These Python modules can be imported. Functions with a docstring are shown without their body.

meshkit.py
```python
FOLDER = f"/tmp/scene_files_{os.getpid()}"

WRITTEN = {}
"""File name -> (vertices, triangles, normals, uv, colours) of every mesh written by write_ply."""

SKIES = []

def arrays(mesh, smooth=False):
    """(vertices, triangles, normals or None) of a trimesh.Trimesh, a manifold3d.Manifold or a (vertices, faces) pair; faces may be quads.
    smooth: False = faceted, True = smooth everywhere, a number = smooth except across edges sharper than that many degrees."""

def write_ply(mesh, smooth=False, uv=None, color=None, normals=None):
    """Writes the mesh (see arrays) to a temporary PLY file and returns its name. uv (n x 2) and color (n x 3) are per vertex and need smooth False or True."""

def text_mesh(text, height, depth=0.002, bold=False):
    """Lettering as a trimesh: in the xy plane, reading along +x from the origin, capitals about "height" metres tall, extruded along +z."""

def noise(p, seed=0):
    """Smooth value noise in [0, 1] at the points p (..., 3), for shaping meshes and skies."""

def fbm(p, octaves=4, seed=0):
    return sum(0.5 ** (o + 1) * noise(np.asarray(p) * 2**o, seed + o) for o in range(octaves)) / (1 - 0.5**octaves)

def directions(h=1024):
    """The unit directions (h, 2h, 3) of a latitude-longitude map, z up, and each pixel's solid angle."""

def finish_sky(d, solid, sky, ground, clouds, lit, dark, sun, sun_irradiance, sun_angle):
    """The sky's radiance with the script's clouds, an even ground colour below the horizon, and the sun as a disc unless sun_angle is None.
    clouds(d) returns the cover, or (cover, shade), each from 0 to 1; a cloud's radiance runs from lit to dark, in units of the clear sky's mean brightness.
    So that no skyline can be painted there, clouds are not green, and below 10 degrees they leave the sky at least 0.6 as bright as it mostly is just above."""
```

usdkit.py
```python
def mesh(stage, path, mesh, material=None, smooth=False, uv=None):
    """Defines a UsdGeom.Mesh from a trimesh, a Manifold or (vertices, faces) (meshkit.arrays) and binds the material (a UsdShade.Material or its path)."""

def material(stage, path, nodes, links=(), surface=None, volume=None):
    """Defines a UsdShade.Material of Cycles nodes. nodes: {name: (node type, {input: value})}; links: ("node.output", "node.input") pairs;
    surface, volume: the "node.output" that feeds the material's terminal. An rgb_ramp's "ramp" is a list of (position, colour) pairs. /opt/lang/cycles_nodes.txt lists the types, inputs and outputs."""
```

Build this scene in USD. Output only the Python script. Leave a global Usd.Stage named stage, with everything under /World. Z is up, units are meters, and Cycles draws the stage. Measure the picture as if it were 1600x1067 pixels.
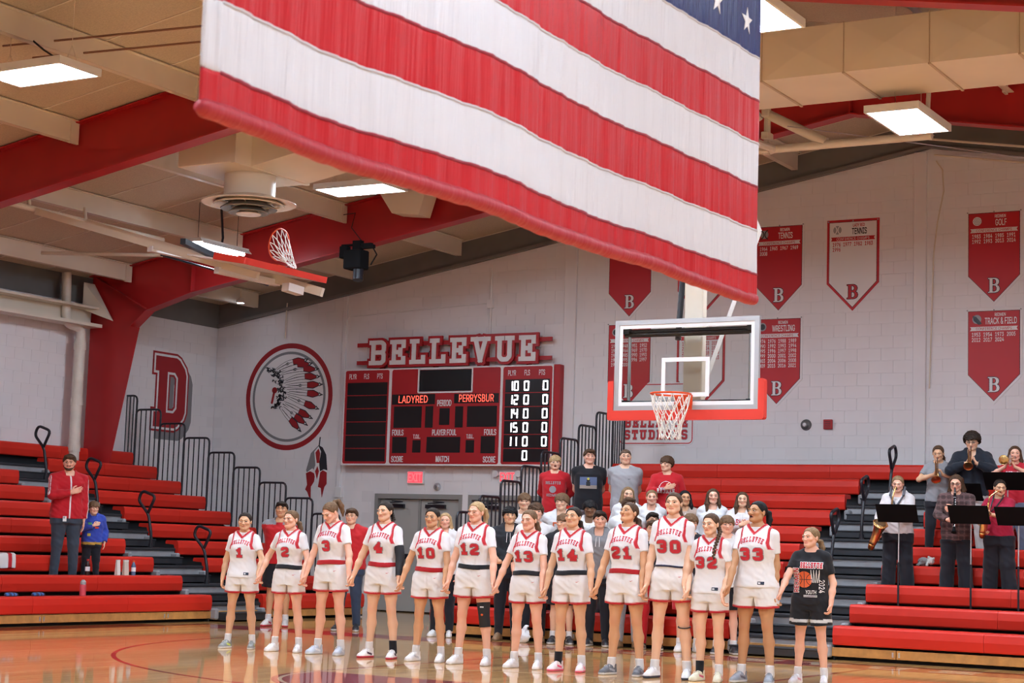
import math, random
import numpy as np
import trimesh, shapely, manifold3d
import shapely.geometry as sg
from shapely import affinity
from scipy.spatial import cKDTree
from pxr import Usd, UsdGeom, UsdShade, UsdLux, Gf, Sdf, Vt
import usdkit, meshkit

stage = Usd.Stage.CreateInMemory()
UsdGeom.SetStageUpAxis(stage, UsdGeom.Tokens.z)
UsdGeom.SetStageMetersPerUnit(stage, 1.0)
UsdGeom.Xform.Define(stage, '/World')
UsdGeom.Scope.Define(stage, '/World/Looks')

# ---------------------------------------------------------------- camera, light, exposure
EXPOSURE = 0.0
LAMP = 77.0               # radiance of the ceiling panels
CAM = np.array([8.8006, -19.1137, 1.2503])
YAW, PITCH, ROLL, FPX = 0.5276, 0.1131, 0.0317, 2838.3
fw = np.array([-math.sin(YAW) * math.cos(PITCH), math.cos(YAW) * math.cos(PITCH), math.sin(PITCH)])
r0 = np.array([math.cos(YAW), math.sin(YAW), 0.0]); u0 = np.cross(r0, fw)
rr = math.cos(ROLL) * r0 + math.sin(ROLL) * u0; uu = -math.sin(ROLL) * r0 + math.cos(ROLL) * u0
cam = UsdGeom.Camera.Define(stage, '/World/camera')
cam.AddTransformOp().Set(Gf.Matrix4d(*[float(v) for v in (*rr, 0, *uu, 0, *(-fw), 0, *CAM, 1)]))
cam.CreateHorizontalApertureAttr(36.0); cam.CreateVerticalApertureAttr(36.0 * 1067 / 1600)
cam.CreateFocalLengthAttr(36.0 * FPX / 1600); cam.CreateClippingRangeAttr(Gf.Vec2f(0.1, 200))
cam.CreateFStopAttr(4.5); cam.CreateFocusDistanceAttr(21.5)
cam.CreateExposureAttr(EXPOSURE)
# indoors: all light comes from the lit panel and tube lamps of the hall, built with their housings further down

# ---------------------------------------------------------------- helpers
USED = {}
def numbered(parent, name):
    k = (parent, name); n = USED.get(k, 0); USED[k] = n + 1
    return name if n == 0 else f'{name}_{n:03d}'
def pth(parent):
    return '/World' if parent is None else (parent if isinstance(parent, str) else str(parent.GetPath()))
def tag(prim, label=None, cat=None, group=None, kind=None):
    for k, v in (('label', label), ('category', cat), ('group', group), ('kind', kind)):
        if v: prim.SetCustomDataByKey(k, v)
    return prim
def lin(h):
    h = h.lstrip('#'); c = [int(h[i:i + 2], 16) / 255 for i in (0, 2, 4)]
    return tuple(x / 12.92 if x <= .04045 else ((x + .055) / 1.055) ** 2.4 for x in c)
MATS = {}
def mat(name, col=None, rough=.6, metal=0., noise=None, bump=None, coat=0., emit=0., spec=.5, sheen=0., attr=False, trans=0.):
    if name in MATS: return MATS[name]
    nodes = {'p': ('principled_bsdf', {'roughness': rough, 'metallic': metal, 'specular_ior_level': spec, 'coat_weight': coat, 'sheen_weight': sheen})}
    links = []
    if col is not None: nodes['p'][1]['base_color'] = col
    if emit: nodes['p'][1].update(emission_color=col, emission_strength=emit)
    if attr:
        nodes['a'] = ('attribute', {'attribute': 'Cd'}); links.append(('a.color', 'p.base_color'))
    if noise or bump: nodes['g'] = ('geometry', {})
    if noise:      # (scale, amount) fine grain of the material itself
        nodes['n'] = ('noise_texture', {'scale': noise[0], 'detail': 4.0})
        nodes['m'] = ('rgb_ramp', {'ramp': [(.3, tuple(c * (1 - noise[1]) for c in col)), (.7, tuple(min(1, c * (1 + noise[1])) for c in col))]})
        links += [('g.position', 'n.vector'), ('n.fac', 'm.fac'), ('m.color', 'p.base_color')]
    if bump:       # (scale, strength, distance)
        nodes['nb'] = ('noise_texture', {'scale': bump[0], 'detail': 3.0})
        nodes['b'] = ('bump', {'strength': bump[1], 'distance': bump[2]})
        links += [('g.position', 'nb.vector'), ('nb.fac', 'b.height'), ('b.normal', 'p.normal')]
    MATS[name] = usdkit.material(stage, '/World/Looks/' + name, nodes, links, surface='p.BSDF')
    return MATS[name]
SPLIT = {'hanger_pipe', 'step_end', 'hinge', 'stand_off', 'junction_box', 'conduit_run', 'cable_run', 'pipe_run', 'pipe_joint', 'rear_frame_post', 'brace', 'hanger', 'hanging_rope', 'lamp_tube', 'lamp_head', 'lamp_arm', 'support_arm', 'support_beam', 'key', 'key_rod', 'ring', 'drawstring', 'strap', 'stiffener', 'post', 'clamp', 'cross_pipe', 'push_bar', 'patch', 'grille'}
def mk(name, mesh, m, parent=None, label=None, cat=None, group=None, kind=None, smooth=False, cd=None):
    """ONE Mesh prim under parent (or /World)"""
    if isinstance(mesh, list) and name in SPLIT and len(mesh) > 1 and cd is None:
        return [mk(name, q, m, parent, label, cat, group, kind, smooth) for q in mesh][0]
    base = pth(parent); path = base + '/' + numbered(base, name)
    if isinstance(mesh, list): mesh = trimesh.util.concatenate(mesh)
    me = usdkit.mesh(stage, path, mesh, m, smooth=smooth)
    if cd is not None:
        UsdGeom.PrimvarsAPI(me).CreatePrimvar('Cd', Sdf.ValueTypeNames.Color3fArray, 'vertex').Set(Vt.Vec3fArray.FromNumpy(np.ascontiguousarray(cd, np.float32)))
    tag(me.GetPrim(), label, cat, group, kind)
    return me.GetPrim()
def thing(name, label=None, cat=None, loc=(0, 0, 0), rotz=0., group=None, kind=None, parent=None):
    base = pth(parent)
    x = UsdGeom.Xform.Define(stage, base + '/' + numbered(base, name))
    if any(loc): x.AddTranslateOp().Set(Gf.Vec3d(*map(float, loc)))
    if rotz: x.AddRotateZOp().Set(float(rotz))
    return tag(x.GetPrim(), label, cat, group, kind)
def copy_of(src, loc, label, rotz=0., group=None):
    c = src.GetCustomData()
    t = thing(src.GetName().rstrip('0123456789').rstrip('_'), label, c.get('category'), loc, rotz, group or c.get('group'))
    t.GetReferences().AddInternalReference(src.GetPath()); t.SetInstanceable(True)
    return t
def box(x0, x1, y0, y1, z0, z1):
    return trimesh.creation.box(extents=(x1 - x0, y1 - y0, z1 - z0), transform=trimesh.transformations.translation_matrix(((x0 + x1) / 2, (y0 + y1) / 2, (z0 + z1) / 2)))
def cbox(x0, x1, y0, y1, z0, z1, c=.006):
    """box with chamfered edges"""
    P = []
    for sx in (0, 1):
        for sy in (0, 1):
            for sz in (0, 1):
                q = np.array([(x0, x1)[sx], (y0, y1)[sy], (z0, z1)[sz]]); s = np.array([1 - 2 * sx, 1 - 2 * sy, 1 - 2 * sz]) * c
                for k in range(3):
                    e = s.copy(); e[k] = 0; P.append(q + e)
    return trimesh.convex.convex_hull(np.array(P))
def frame_to(a, b):
    a, b = np.asarray(a, float), np.asarray(b, float); d = b - a; L = np.linalg.norm(d); d = d / L
    up = np.array([0, 0, 1.]) if abs(d[2]) < .95 else np.array([0, 1., 0])
    s = np.cross(up, d); s /= np.linalg.norm(s); u = np.cross(d, s)
    T = np.eye(4); T[:3, 0] = s; T[:3, 1] = u; T[:3, 2] = d; T[:3, 3] = (a + b) / 2
    return T, L
def bar(a, b, w, h):
    """rectangular bar from a to b: w sideways, h upwards"""
    T, L = frame_to(a, b)
    return trimesh.creation.box(extents=(w, h, L), transform=T)
def rod(a, b, r, n=12):
    T, L = frame_to(a, b)
    return trimesh.creation.cylinder(radius=r, height=L, sections=n, transform=T)
def tube(path, r, n=8, closed=False):
    """swept round tube along a polyline; r a number or a list"""
    P = np.asarray(path, float); m = len(P); R = np.full(m, r) if np.ndim(r) == 0 else np.asarray(r)
    T = np.zeros_like(P)
    if closed: T = np.roll(P, -1, 0) - np.roll(P, 1, 0)
    else: T[1:-1] = P[2:] - P[:-2]; T[0] = P[1] - P[0]; T[-1] = P[-1] - P[-2]
    T /= np.linalg.norm(T, axis=1)[:, None] + 1e-12
    ref = np.array([0, 0, 1.]) if abs(T[0][2]) < .9 else np.array([1., 0, 0]); N = np.cross(T[0], ref); N /= np.linalg.norm(N)
    rings = []; ang = np.linspace(0, 2 * np.pi, n, endpoint=False)
    for i in range(m):
        N = N - T[i] * (N @ T[i]); N /= np.linalg.norm(N) + 1e-12; B = np.cross(T[i], N)
        rings.append(P[i] + R[i] * (np.cos(ang)[:, None] * N + np.sin(ang)[:, None] * B))
    V = np.vstack(rings); F = []
    for i in range(m if closed else m - 1):
        j = (i + 1) % m
        for k in range(n):
            l = (k + 1) % n
            F += [(i * n + k, i * n + l, j * n + l), (i * n + k, j * n + l, j * n + k)]
    if not closed:
        V = np.vstack([V, P[:1], P[-1:]]); a, b = len(V) - 2, len(V) - 1
        for k in range(n):
            l = (k + 1) % n; F += [(a, l, k), (b, (m - 1) * n + k, (m - 1) * n + l)]
    return trimesh.Trimesh(V, F, process=False)
def arc(c, r, a0, a1, n, ax=(1, 0, 0), ay=(0, 0, 1)):
    a = np.radians(np.linspace(a0, a1, n)); return np.asarray(c, float) + r * (np.cos(a)[:, None] * np.asarray(ax, float) + np.sin(a)[:, None] * np.asarray(ay, float))
def rounded(path, r, n=4):
    """round the corners of a polyline"""
    P = [np.asarray(p, float) for p in path]; out = [P[0]]
    for a, b, c in zip(P, P[1:], P[2:]):
        u = a - b; v = c - b; lu, lv = np.linalg.norm(u), np.linalg.norm(v); q = min(r, lu * .45, lv * .45)
        s, e = b + u / lu * q, b + v / lv * q
        for t in np.linspace(0, 1, n + 1): out.append((1 - t) ** 2 * s + 2 * t * (1 - t) * b + t * t * e)
    return np.array(out + [P[-1]])
def lathe(prof, n=32):
    return trimesh.creation.revolve(np.asarray(prof, float), sections=n)
def ext(poly, depth):
    """extrude a shapely polygon (xy) along +z"""
    g = [q for q in getattr(poly, 'geoms', [poly]) if q.area > 1e-9 and q.geom_type == 'Polygon']
    return trimesh.util.concatenate([trimesh.creation.extrude_polygon(q, depth, engine='earcut') for q in g])
def stand(m, y, x0=0., z0=0.):
    """xy drawing -> xz plane whose +z (depth) looks to -Y, front face on the wall side y"""
    v = m.vertices.copy(); m = m.copy(); m.vertices = np.c_[v[:, 0] + x0, y - v[:, 2], v[:, 1] + z0]
    return m      # (x,y,z)->(x,-z,y): a rotation, keeps winding
def face_x(m, x, y0=0., z0=0.):
    """xy drawing -> YZ plane whose depth looks to +X (seen from +X, drawing x runs along +Y)"""
    v = m.vertices.copy(); m = m.copy(); m.vertices = np.c_[x + v[:, 2], y0 + v[:, 0], z0 + v[:, 1]]
    return m
def rect(x0, y0, x1, y1): return sg.box(min(x0, x1), min(y0, y1), max(x0, x1), max(y0, y1))
def rrect(x0, y0, x1, y1, r): return sg.box(min(x0, x1) + r, min(y0, y1) + r, max(x0, x1) - r, max(y0, y1) - r).buffer(r, quad_segs=4)

# lettering: plain (sans) and slab college letters, as shapely shapes of cap height 1
FONT = {}
def sans(text, h, bold=True, cond=1.0, x=0., y=0., anchor='l'):
    """shapely outline of sans lettering (from text_mesh's own faces)"""
    key = (text, bold)
    if key not in FONT:
        m = meshkit.text_mesh(text, 1.0, .1, bold)
        v, f = np.asarray(m.vertices), np.asarray(m.faces)
        top = (v[f][:, :, 2] > .099).all(1)
        FONT[key] = shapely.union_all([sg.Polygon(t[:, :2]).buffer(1e-4) for t in v[f[top]]]).simplify(.004)
    g = affinity.scale(FONT[key], h * cond, h, origin=(0, 0))
    b = g.bounds; dx = {'l': -b[0], 'c': -(b[0] + b[2]) / 2, 'r': -b[2]}[anchor]
    return affinity.translate(g, x + dx, y)
SK = {  # skeleton strokes on a 0..w x 0..1 box, (width, strokes, serif stubs)
 'B': (.62, [[(.0, .0), (.5, .0), (.62, .1), (.62, .42), (.52, .51), (.62, .6), (.62, .9), (.5, 1), (0, 1)], [(.08, 0), (.08, 1)], [(.08, .51), (.52, .51)]], [(-.08, 0), (-.08, 1)]),
 'E': (.56, [[(.56, 0), (.08, 0)], [(.08, 0), (.08, 1)], [(.56, 1), (.08, 1)], [(.08, .5), (.4, .5)], [(.56, 0), (.56, .2)], [(.56, 1), (.56, .8)], [(.4, .38), (.4, .62)]], [(-.08, 0), (-.08, 1)]),
 'L': (.56, [[(.08, 1), (.08, 0)], [(.08, 0), (.56, 0)], [(.56, 0), (.56, .22)], [(.0, 1), (.24, 1)]], [(-.08, 0), (-.08, 1)]),
 'V': (.68, [[(.1, 1), (.34, .0)], [(.34, .0), (.58, 1)], [(-.04, 1), (.24, 1)], [(.44, 1), (.72, 1)]], []),
 'U': (.64, [[(.08, 1), (.08, .14), (.2, 0), (.44, 0), (.56, .14), (.56, 1)], [(-.04, 1), (.2, 1)], [(.44, 1), (.68, 1)]], []),
 'D': (.62, [[(.0, 0), (.46, 0), (.62, .16), (.62, .84), (.46, 1), (0, 1)], [(.1, 0), (.1, 1)]], [(-.08, 0), (-.08, 1)]),
 'S': (.56, [[(.56, .78), (.56, .9), (.46, 1), (.1, 1), (0, .9), (0, .6), (.1, .52), (.46, .48), (.56, .4), (.56, .1), (.46, 0), (.1, 0), (0, .1), (0, .22)]], []),
 'T': (.6, [[(0, 1), (.6, 1)], [(.3, 1), (.3, 0)], [(0, 1), (0, .8)], [(.6, 1), (.6, .8)], [(.16, 0), (.44, 0)]], []),
 'N': (.66, [[(.08, 0), (.08, 1)], [(.08, 1), (.58, 0)], [(.58, 0), (.58, 1)], [(-.04, 0), (.2, 0)], [(-.04, 1), (.1, 1)], [(.46, 1), (.7, 1)]], []),
 'R': (.62, [[(0, 1), (.5, 1), (.6, .9), (.6, .6), (.5, .5), (.08, .5)], [(.08, 0), (.08, 1)], [(.34, .5), (.58, 0)], [(.5, 0), (.68, 0)]], [(-.08, 0), (-.08, 1)]),
 'M': (.8, [[(.08, 0), (.08, 1)], [(.08, 1), (.4, .3)], [(.4, .3), (.72, 1)], [(.72, 1), (.72, 0)], [(-.04, 0), (.2, 0)], [(.6, 0), (.84, 0)]], []),
 '0': (.5, [[(.1, 0), (.4, 0), (.5, .1), (.5, .9), (.4, 1), (.1, 1), (0, .9), (0, .1), (.1, 0)]], []),
 '1': (.3, [[(.16, 0), (.16, 1)], [(.0, 0), (.32, 0)], [(.16, 1), (.0, .84)]], []),
 '2': (.5, [[(0, .72), (0, .9), (.1, 1), (.4, 1), (.5, .9), (.5, .62), (.0, .2), (.0, 0), (.5, 0), (.5, .16)]], []),
 '3': (.5, [[(0, .78), (0, .9), (.1, 1), (.4, 1), (.5, .9), (.5, .6), (.4, .52), (.16, .52)], [(.4, .52), (.5, .42), (.5, .1), (.4, 0), (.1, 0), (0, .1), (0, .22)]], []),
 '4': (.54, [[(.34, 0), (.34, 1)], [(.34, 1), (.0, .42)], [(.0, .36), (.54, .36)], [(.2, 0), (.48, 0)]], []),
}
def slab(text, h, wt=.2, wide=1.0, gap=.2, x=0., y=0., anchor='l', arcd=0.):
    """college block lettering; outer cap height h, stroke wt*h"""
    parts, cx = [], 0.; t = wt
    for ch in text:
        if ch == ' ': cx += .4; continue
        w, st, ser = SK[ch]
        g = []
        for s in st:
            q = [(px * wide, t / 2 + py * (1 - t)) for px, py in s]
            ring = len(q) > 2 and q[0] == q[-1]
            g.append(sg.LineString(q).buffer(t / 2, cap_style='flat' if len(q) > 2 and not ring else 'square', join_style='bevel') if not ring else sg.Polygon(q).buffer(t / 2, join_style='bevel').difference(sg.Polygon(q).buffer(-t / 2, join_style='mitre')))
        for px, py in ser:
            yy = t / 2 + py * (1 - t); g.append(rect(px * wide - t * .25, yy - t / 2, .3 * wide, yy + t / 2))
        g = shapely.union_all(g); b = g.bounds
        g = affinity.translate(g, cx - b[0], 0); parts.append((g, cx + (b[2] - b[0]) / 2)); cx += b[2] - b[0] + gap
    W = cx - gap
    if arcd: parts = [(affinity.rotate(affinity.translate(g, 0, -arcd * ((2 * c / W - 1) ** 2)), -math.degrees(math.atan(4 * arcd * (2 * c / W - 1) / W)), origin=(c, .5)), c) for g, c in parts]
    g = shapely.union_all([q for q, _ in parts])
    g = affinity.scale(g, h, h, origin=(0, 0)); W *= h
    return affinity.translate(g, x - {'l': 0, 'c': W / 2, 'r': W}[anchor], y)
def serifB(h, x, y):
    """book-serif capital B centred on x, standing on y"""
    w = .78; o = sg.Polygon([(0, 0), (.5, 0), (.66, .05), (.75, .15), (.78, .28), (.73, .42), (.6, .51), (.7, .6), (.74, .74), (.7, .88), (.58, .97), (.45, 1), (0, 1), (0, .95), (.1, .92), (.1, .08), (0, .05)])
    a = sg.Polygon([(.3, .57), (.42, .57), (.53, .65), (.54, .8), (.45, .92), (.3, .93)]); b = sg.Polygon([(.3, .07), (.45, .07), (.56, .15), (.58, .32), (.5, .47), (.3, .5)])
    return affinity.translate(affinity.scale(o.difference(a).difference(b), h, h, origin=(0, 0)), x - w * h / 2, y)

# ---------------------------------------------------------------- materials
M_wall = mat('painted_block', (.80, .78, .80), .55, noise=(1.2, .03), bump=(90, .08, .004))
M_wallj = mat('mortar_joint', (.76, .74, .76), .6)
M_gray = mat('gray_insulation', (.17, .165, .16), .8, noise=(3, .08))
M_deck = mat('wood_fibre_panel', (.55, .46, .35), .9, noise=(45, .10), bump=(160, .35, .006))
M_seam = mat('panel_tee', (.72, .64, .54), .4)
M_cream = mat('cream_steel', (.72, .64, .53), .45, noise=(2, .04))
M_duct = mat('cream_duct', (.76, .65, .51), .45, noise=(1.5, .04))
M_ductseam = mat('duct_seam', (.55, .42, .29), .5)
M_beam = mat('red_steel', (.40, .012, .014), .38, noise=(2, .08))
M_bench = mat('red_bench', (.62, .026, .014), .40, noise=(1.3, .04), bump=(300, .05, .002), spec=.3)
M_dkred = mat('dark_red', (.42, .012, .018), .45)
M_red = mat('sign_red', (.52, .012, .022), .45)
M_white = mat('white_paint', (.80, .79, .80), .5)
M_black = mat('black_steel', (.014, .015, .022), .38)
M_blackm = mat('black_matte', (.008, .008, .009), .9, spec=.12)
M_step = mat('aisle_gray', (.30, .305, .325), .55, noise=(6, .08))
M_tread = mat('black_tread', (.022, .024, .03), .6)
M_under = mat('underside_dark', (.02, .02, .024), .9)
M_kick = mat('wood_kickboard', (.50, .25, .075), .4, noise=(9, .18))
M_lamp = mat('lamp_diffuser', (.80, .94, 1.10), .5, emit=LAMP)
M_housing = mat('lamp_housing', (.72, .70, .66), .5)
M_pipe = mat('white_pipe', (.72, .66, .58), .5, noise=(4, .1))
M_door = mat('gray_door', (.40, .40, .385), .45)
M_dframe = mat('door_frame', (.27, .27, .26), .45)
M_alu = mat('aluminium', (.55, .55, .57), .35, metal=.7)
M_orange = mat('rim_orange', (.75, .08, .015), .4)
M_net = mat('net_white', (.80, .77, .72), .8)
M_pad = mat('pad_red', (.72, .045, .028), .4)
M_graypaint = mat('mural_gray', (.22, .22, .235), .6)
M_murblack = mat('mural_black', (.02, .02, .028), .6)
M_murred = mat('mural_red', (.34, .010, .016), .6)
M_silver = mat('letter_silver', (.34, .34, .36), .6)
M_screen = mat('led_black', (.006, .006, .008), .35)
M_ledw = mat('led_white', (.95, .96, 1.0), .5, emit=2.4)
M_ledr = mat('led_red', (1.0, .08, .05), .5, emit=2.4)
M_exit = mat('exit_red', (1.0, .05, .07), .5, emit=1.6)

# ---------------------------------------------------------------- the room
L_, W_, BACK = -14.66, 9.35, -32.0
def wall_top(x): return 7.92 - .168 * abs(x)
def deck_z(x): return 8.40 - .168 * abs(x)

def floor_mat():
    n = {'g': ('geometry', {}), 's': ('separate_xyz', {}),
         'br': ('brick_texture', {'scale': 1.0, 'brick_width': 1.9, 'row_height': .057, 'mortar_size': .0012, 'offset': .37, 'offset_frequency': 2, 'color1': (.74, .39, .12), 'color2': (.90, .54, .20), 'mortar': (.42, .20, .06), 'bias': 0.}),
         'r': ('vector_rotate', {'rotation_type': 'z_axis'} if 0 else {}), 'mp': ('mapping', {'rotation': (0, 0, math.pi / 2)}),
         'm2': ('mapping', {'scale': (14., .9, 1.)}), 'n': ('noise_texture', {'scale': 1.6, 'detail': 5.}),
         'rp': ('rgb_ramp', {'ramp': [(.25, (.80, .76, .72)), (.75, (1., 1., 1.))]}), 'mx': ('mix_color', {'blend_type': 'multiply', 'fac': 1.0}),
         'n2': ('noise_texture', {'scale': 1.1, 'detail': 2.}), 'b': ('bump', {'strength': .12, 'distance': .004}),
         'p': ('principled_bsdf', {'roughness': .30, 'coat_weight': .9, 'coat_roughness': .05, 'coat_ior': 1.5})}
    n.pop('s'); n.pop('r')
    l = [('g.position', 'mp.vector'), ('mp.vector', 'br.vector'), ('g.position', 'm2.vector'), ('m2.vector', 'n.vector'), ('n.fac', 'rp.fac'), ('br.color', 'mx.a'), ('rp.color', 'mx.b'), ('mx.result', 'p.base_color'),
         ('g.position', 'n2.vector'), ('n2.fac', 'b.height'), ('b.normal', 'p.coat_normal')]
    return usdkit.material(stage, '/World/Looks/maple_floor', n, l, surface='p.BSDF')
M_floor = floor_mat()
M_line = mat('court_paint', (.36, .014, .020), .3, coat=.9)
M_linew = mat('court_cream', (.70, .55, .36), .3, coat=.9)
fl = thing('floor', kind='structure')
mk('maple_boards', box(-15.2, 15.2, BACK - .3, 10, -.12, 0), M_floor, fl)
def flat(poly, z0=.0004, t=.0008):
    m = ext(poly, t); m.apply_translation((0, 0, z0)); return m
hoop = sg.Point(0, -.38)
arc3 = hoop.buffer(6.02 + .05, quad_segs=48).difference(hoop.buffer(6.02, quad_segs=48)).intersection(rect(-7, -8, 7, 1.22 - 1.6))
mk('three_point_line', flat(arc3), M_line, fl)
key = rect(-1.83, -4.57, 1.83, 1.22); ftc = sg.Point(0, -4.57).buffer(1.83, quad_segs=32)
mk('free_throw_circle', flat(ftc.difference(rect(-3, -4.57, 3, 2))), M_line, fl)
mk('circle_line', flat(ftc.buffer(-.06).difference(ftc.buffer(-.10)), .0014), M_linew, fl)
mk('key_line', flat(key.difference(key.buffer(-.05, join_style='mitre'))), M_line, fl)
mk('side_line', flat(rect(-7.67, -26, -7.62, 1.22)), M_line, fl); mk('side_line', flat(rect(7.62, -26, 7.67, 1.22)), M_line, fl)
mk('baseline_apron', flat(rect(-8.6, 1.22, 8.6, 2.05)), M_line, fl)
wtext = []
for i, ch in enumerate('BELLEVUE'): pass
mk('apron_lettering', flat(slab('BELLEVUE', .5, wide=1.3, gap=.5, x=0, y=1.38, anchor='c'), .0014), M_linew, fl)
mk('sideline_apron', flat(rect(-9.0, -26, -7.95, 1.1)), mat('apron_stain', (.50, .055, .02), .3, coat=.9), fl)

# walls: painted concrete block
def in_gable(x0, x1, z1): return z1 <= min(wall_top(x0), wall_top(x1)) + .001
wl = thing('wall_far', kind='structure')
gab = sg.Polygon([(L_, 0), (-L_, 0), (-L_, wall_top(-L_)), (0, wall_top(0)), (L_, wall_top(L_))])
holes = rect(-10.66, 0, -8.72, 2.19).union(rect(-8.60, 0, -6.7, 2.19))
mk('wall_core', stand(ext(gab.difference(holes), .25), W_ + .255), M_wallj, wl)
bw, bh = .4064, .2032
near_b, far_b = [], []
for r in range(39):
    z0 = r * bh
    for i in range(-37, 38):
        x0 = i * bw + (bw / 2 if r % 2 else 0)
        if x0 < L_ or x0 + bw > -L_: continue
        ztop = min(wall_top(x0), wall_top(x0 + bw))
        if z0 > ztop - .06: continue
        zt = min(z0 + bh, ztop)
        if z0 < 2.2 and x0 + bw > -10.68 and x0 < -6.68: 
            continue
        b = (x0, zt, z0)
        vis = -5.0 < x0 < 1.7 and 2.7 < z0 < 7.9
        (near_b if vis else far_b).append(b)
near_b.sort(key=lambda b: -b[0]); far_b += near_b[300:]; near_b = near_b[:300]
def blockmesh(b, g=.0016):
    x0, zt, z0 = b
    return cbox(x0 + g, x0 + bw - g, W_, W_ + .012, z0 + g, zt - g, .0016)
for b in near_b: mk('block', blockmesh(b), M_wall, wl)
def many_boxes(arr):
    """joined boxes, arr rows x0,x1,y0,y1,z0,z1"""
    A = np.asarray(arr, float); u = trimesh.creation.box(extents=(1, 1, 1)); v, f = np.asarray(u.vertices) + .5, np.asarray(u.faces)
    V = A[:, None, 0::2] + v[None] * (A[:, None, 1::2] - A[:, None, 0::2])
    return trimesh.Trimesh(V.reshape(-1, 3), (f[None] + 8 * np.arange(len(A))[:, None, None]).reshape(-1, 3), process=False)
mk('block_field', many_boxes([(x0 + .0016, x0 + bw - .0016, W_, W_ + .012, z0 + .0016, zt - .0016) for x0, zt, z0 in far_b]), M_wall, wl, kind='stuff')
mk('door_head', box(-10.7, -6.65, W_, W_ + .02, 2.19, 2.24), M_wall, wl)
ws = thing('wall_left', kind='structure')
mk('wall_core', box(L_ - .25, L_ - .005, BACK, W_ + .25, 0, 5.46), M_wallj, ws)
lb = []
for r in range(27):
    for i in range(0, 60):
        y0 = W_ - (i + 1) * bw - (bw / 2 if r % 2 else 0)
        lb.append((L_ - .012, L_, y0 + .0016, y0 + bw - .0016, r * bh + .0016, min((r + 1) * bh, 5.46) - .0016))
mk('block_field', many_boxes(lb), M_wall, ws, kind='stuff')
mk('wall_right', box(-L_, -L_ + .25, BACK, W_ + .25, 0, 5.46), M_wall, kind='structure')
wb = thing('wall_back', kind='structure'); mk('wall_core', stand(ext(gab, .25), BACK), M_wall, wb)
# gray insulation band between wall top and roof deck
band = sg.Polygon([(L_, wall_top(L_)), (0, wall_top(0)), (-L_, wall_top(L_)), (-L_, deck_z(L_)), (0, deck_z(0)), (L_, deck_z(L_))])
tb = thing('trim_1', kind='structure'); mk('insulation_band', stand(ext(band, .12), W_ + .12), M_gray, tb)
for s in (-1, 1):
    mk('edge_angle', bar((s * 14.6, W_ - .04, wall_top(14.6) + .03), (0, W_ - .04, wall_top(0) + .03), .09, .05), mat('angle_gray', (.20, .19, .18), .5), tb)
tb = thing('trim_2', kind='structure')
mk('insulation_band', box(L_ - .1, L_ + .02, BACK, W_, 5.46, deck_z(L_) + .02), M_gray, tb); mk('insulation_band', box(-L_ - .02, -L_ + .1, BACK, W_, 5.46, deck_z(L_) + .02), M_gray, tb)
# pilasters, conduits
for i, (xa, xb) in enumerate(((-6.70, -6.46), (-.27, -.06), (-11.54, -11.46))):
    xm = (xa + xb) / 2
    mk(f'trim_{3 + i}', cbox(xa, xb, W_ - .05, W_ + .01, 0, wall_top(xm) - .02, .008), M_wall, kind='structure')
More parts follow.
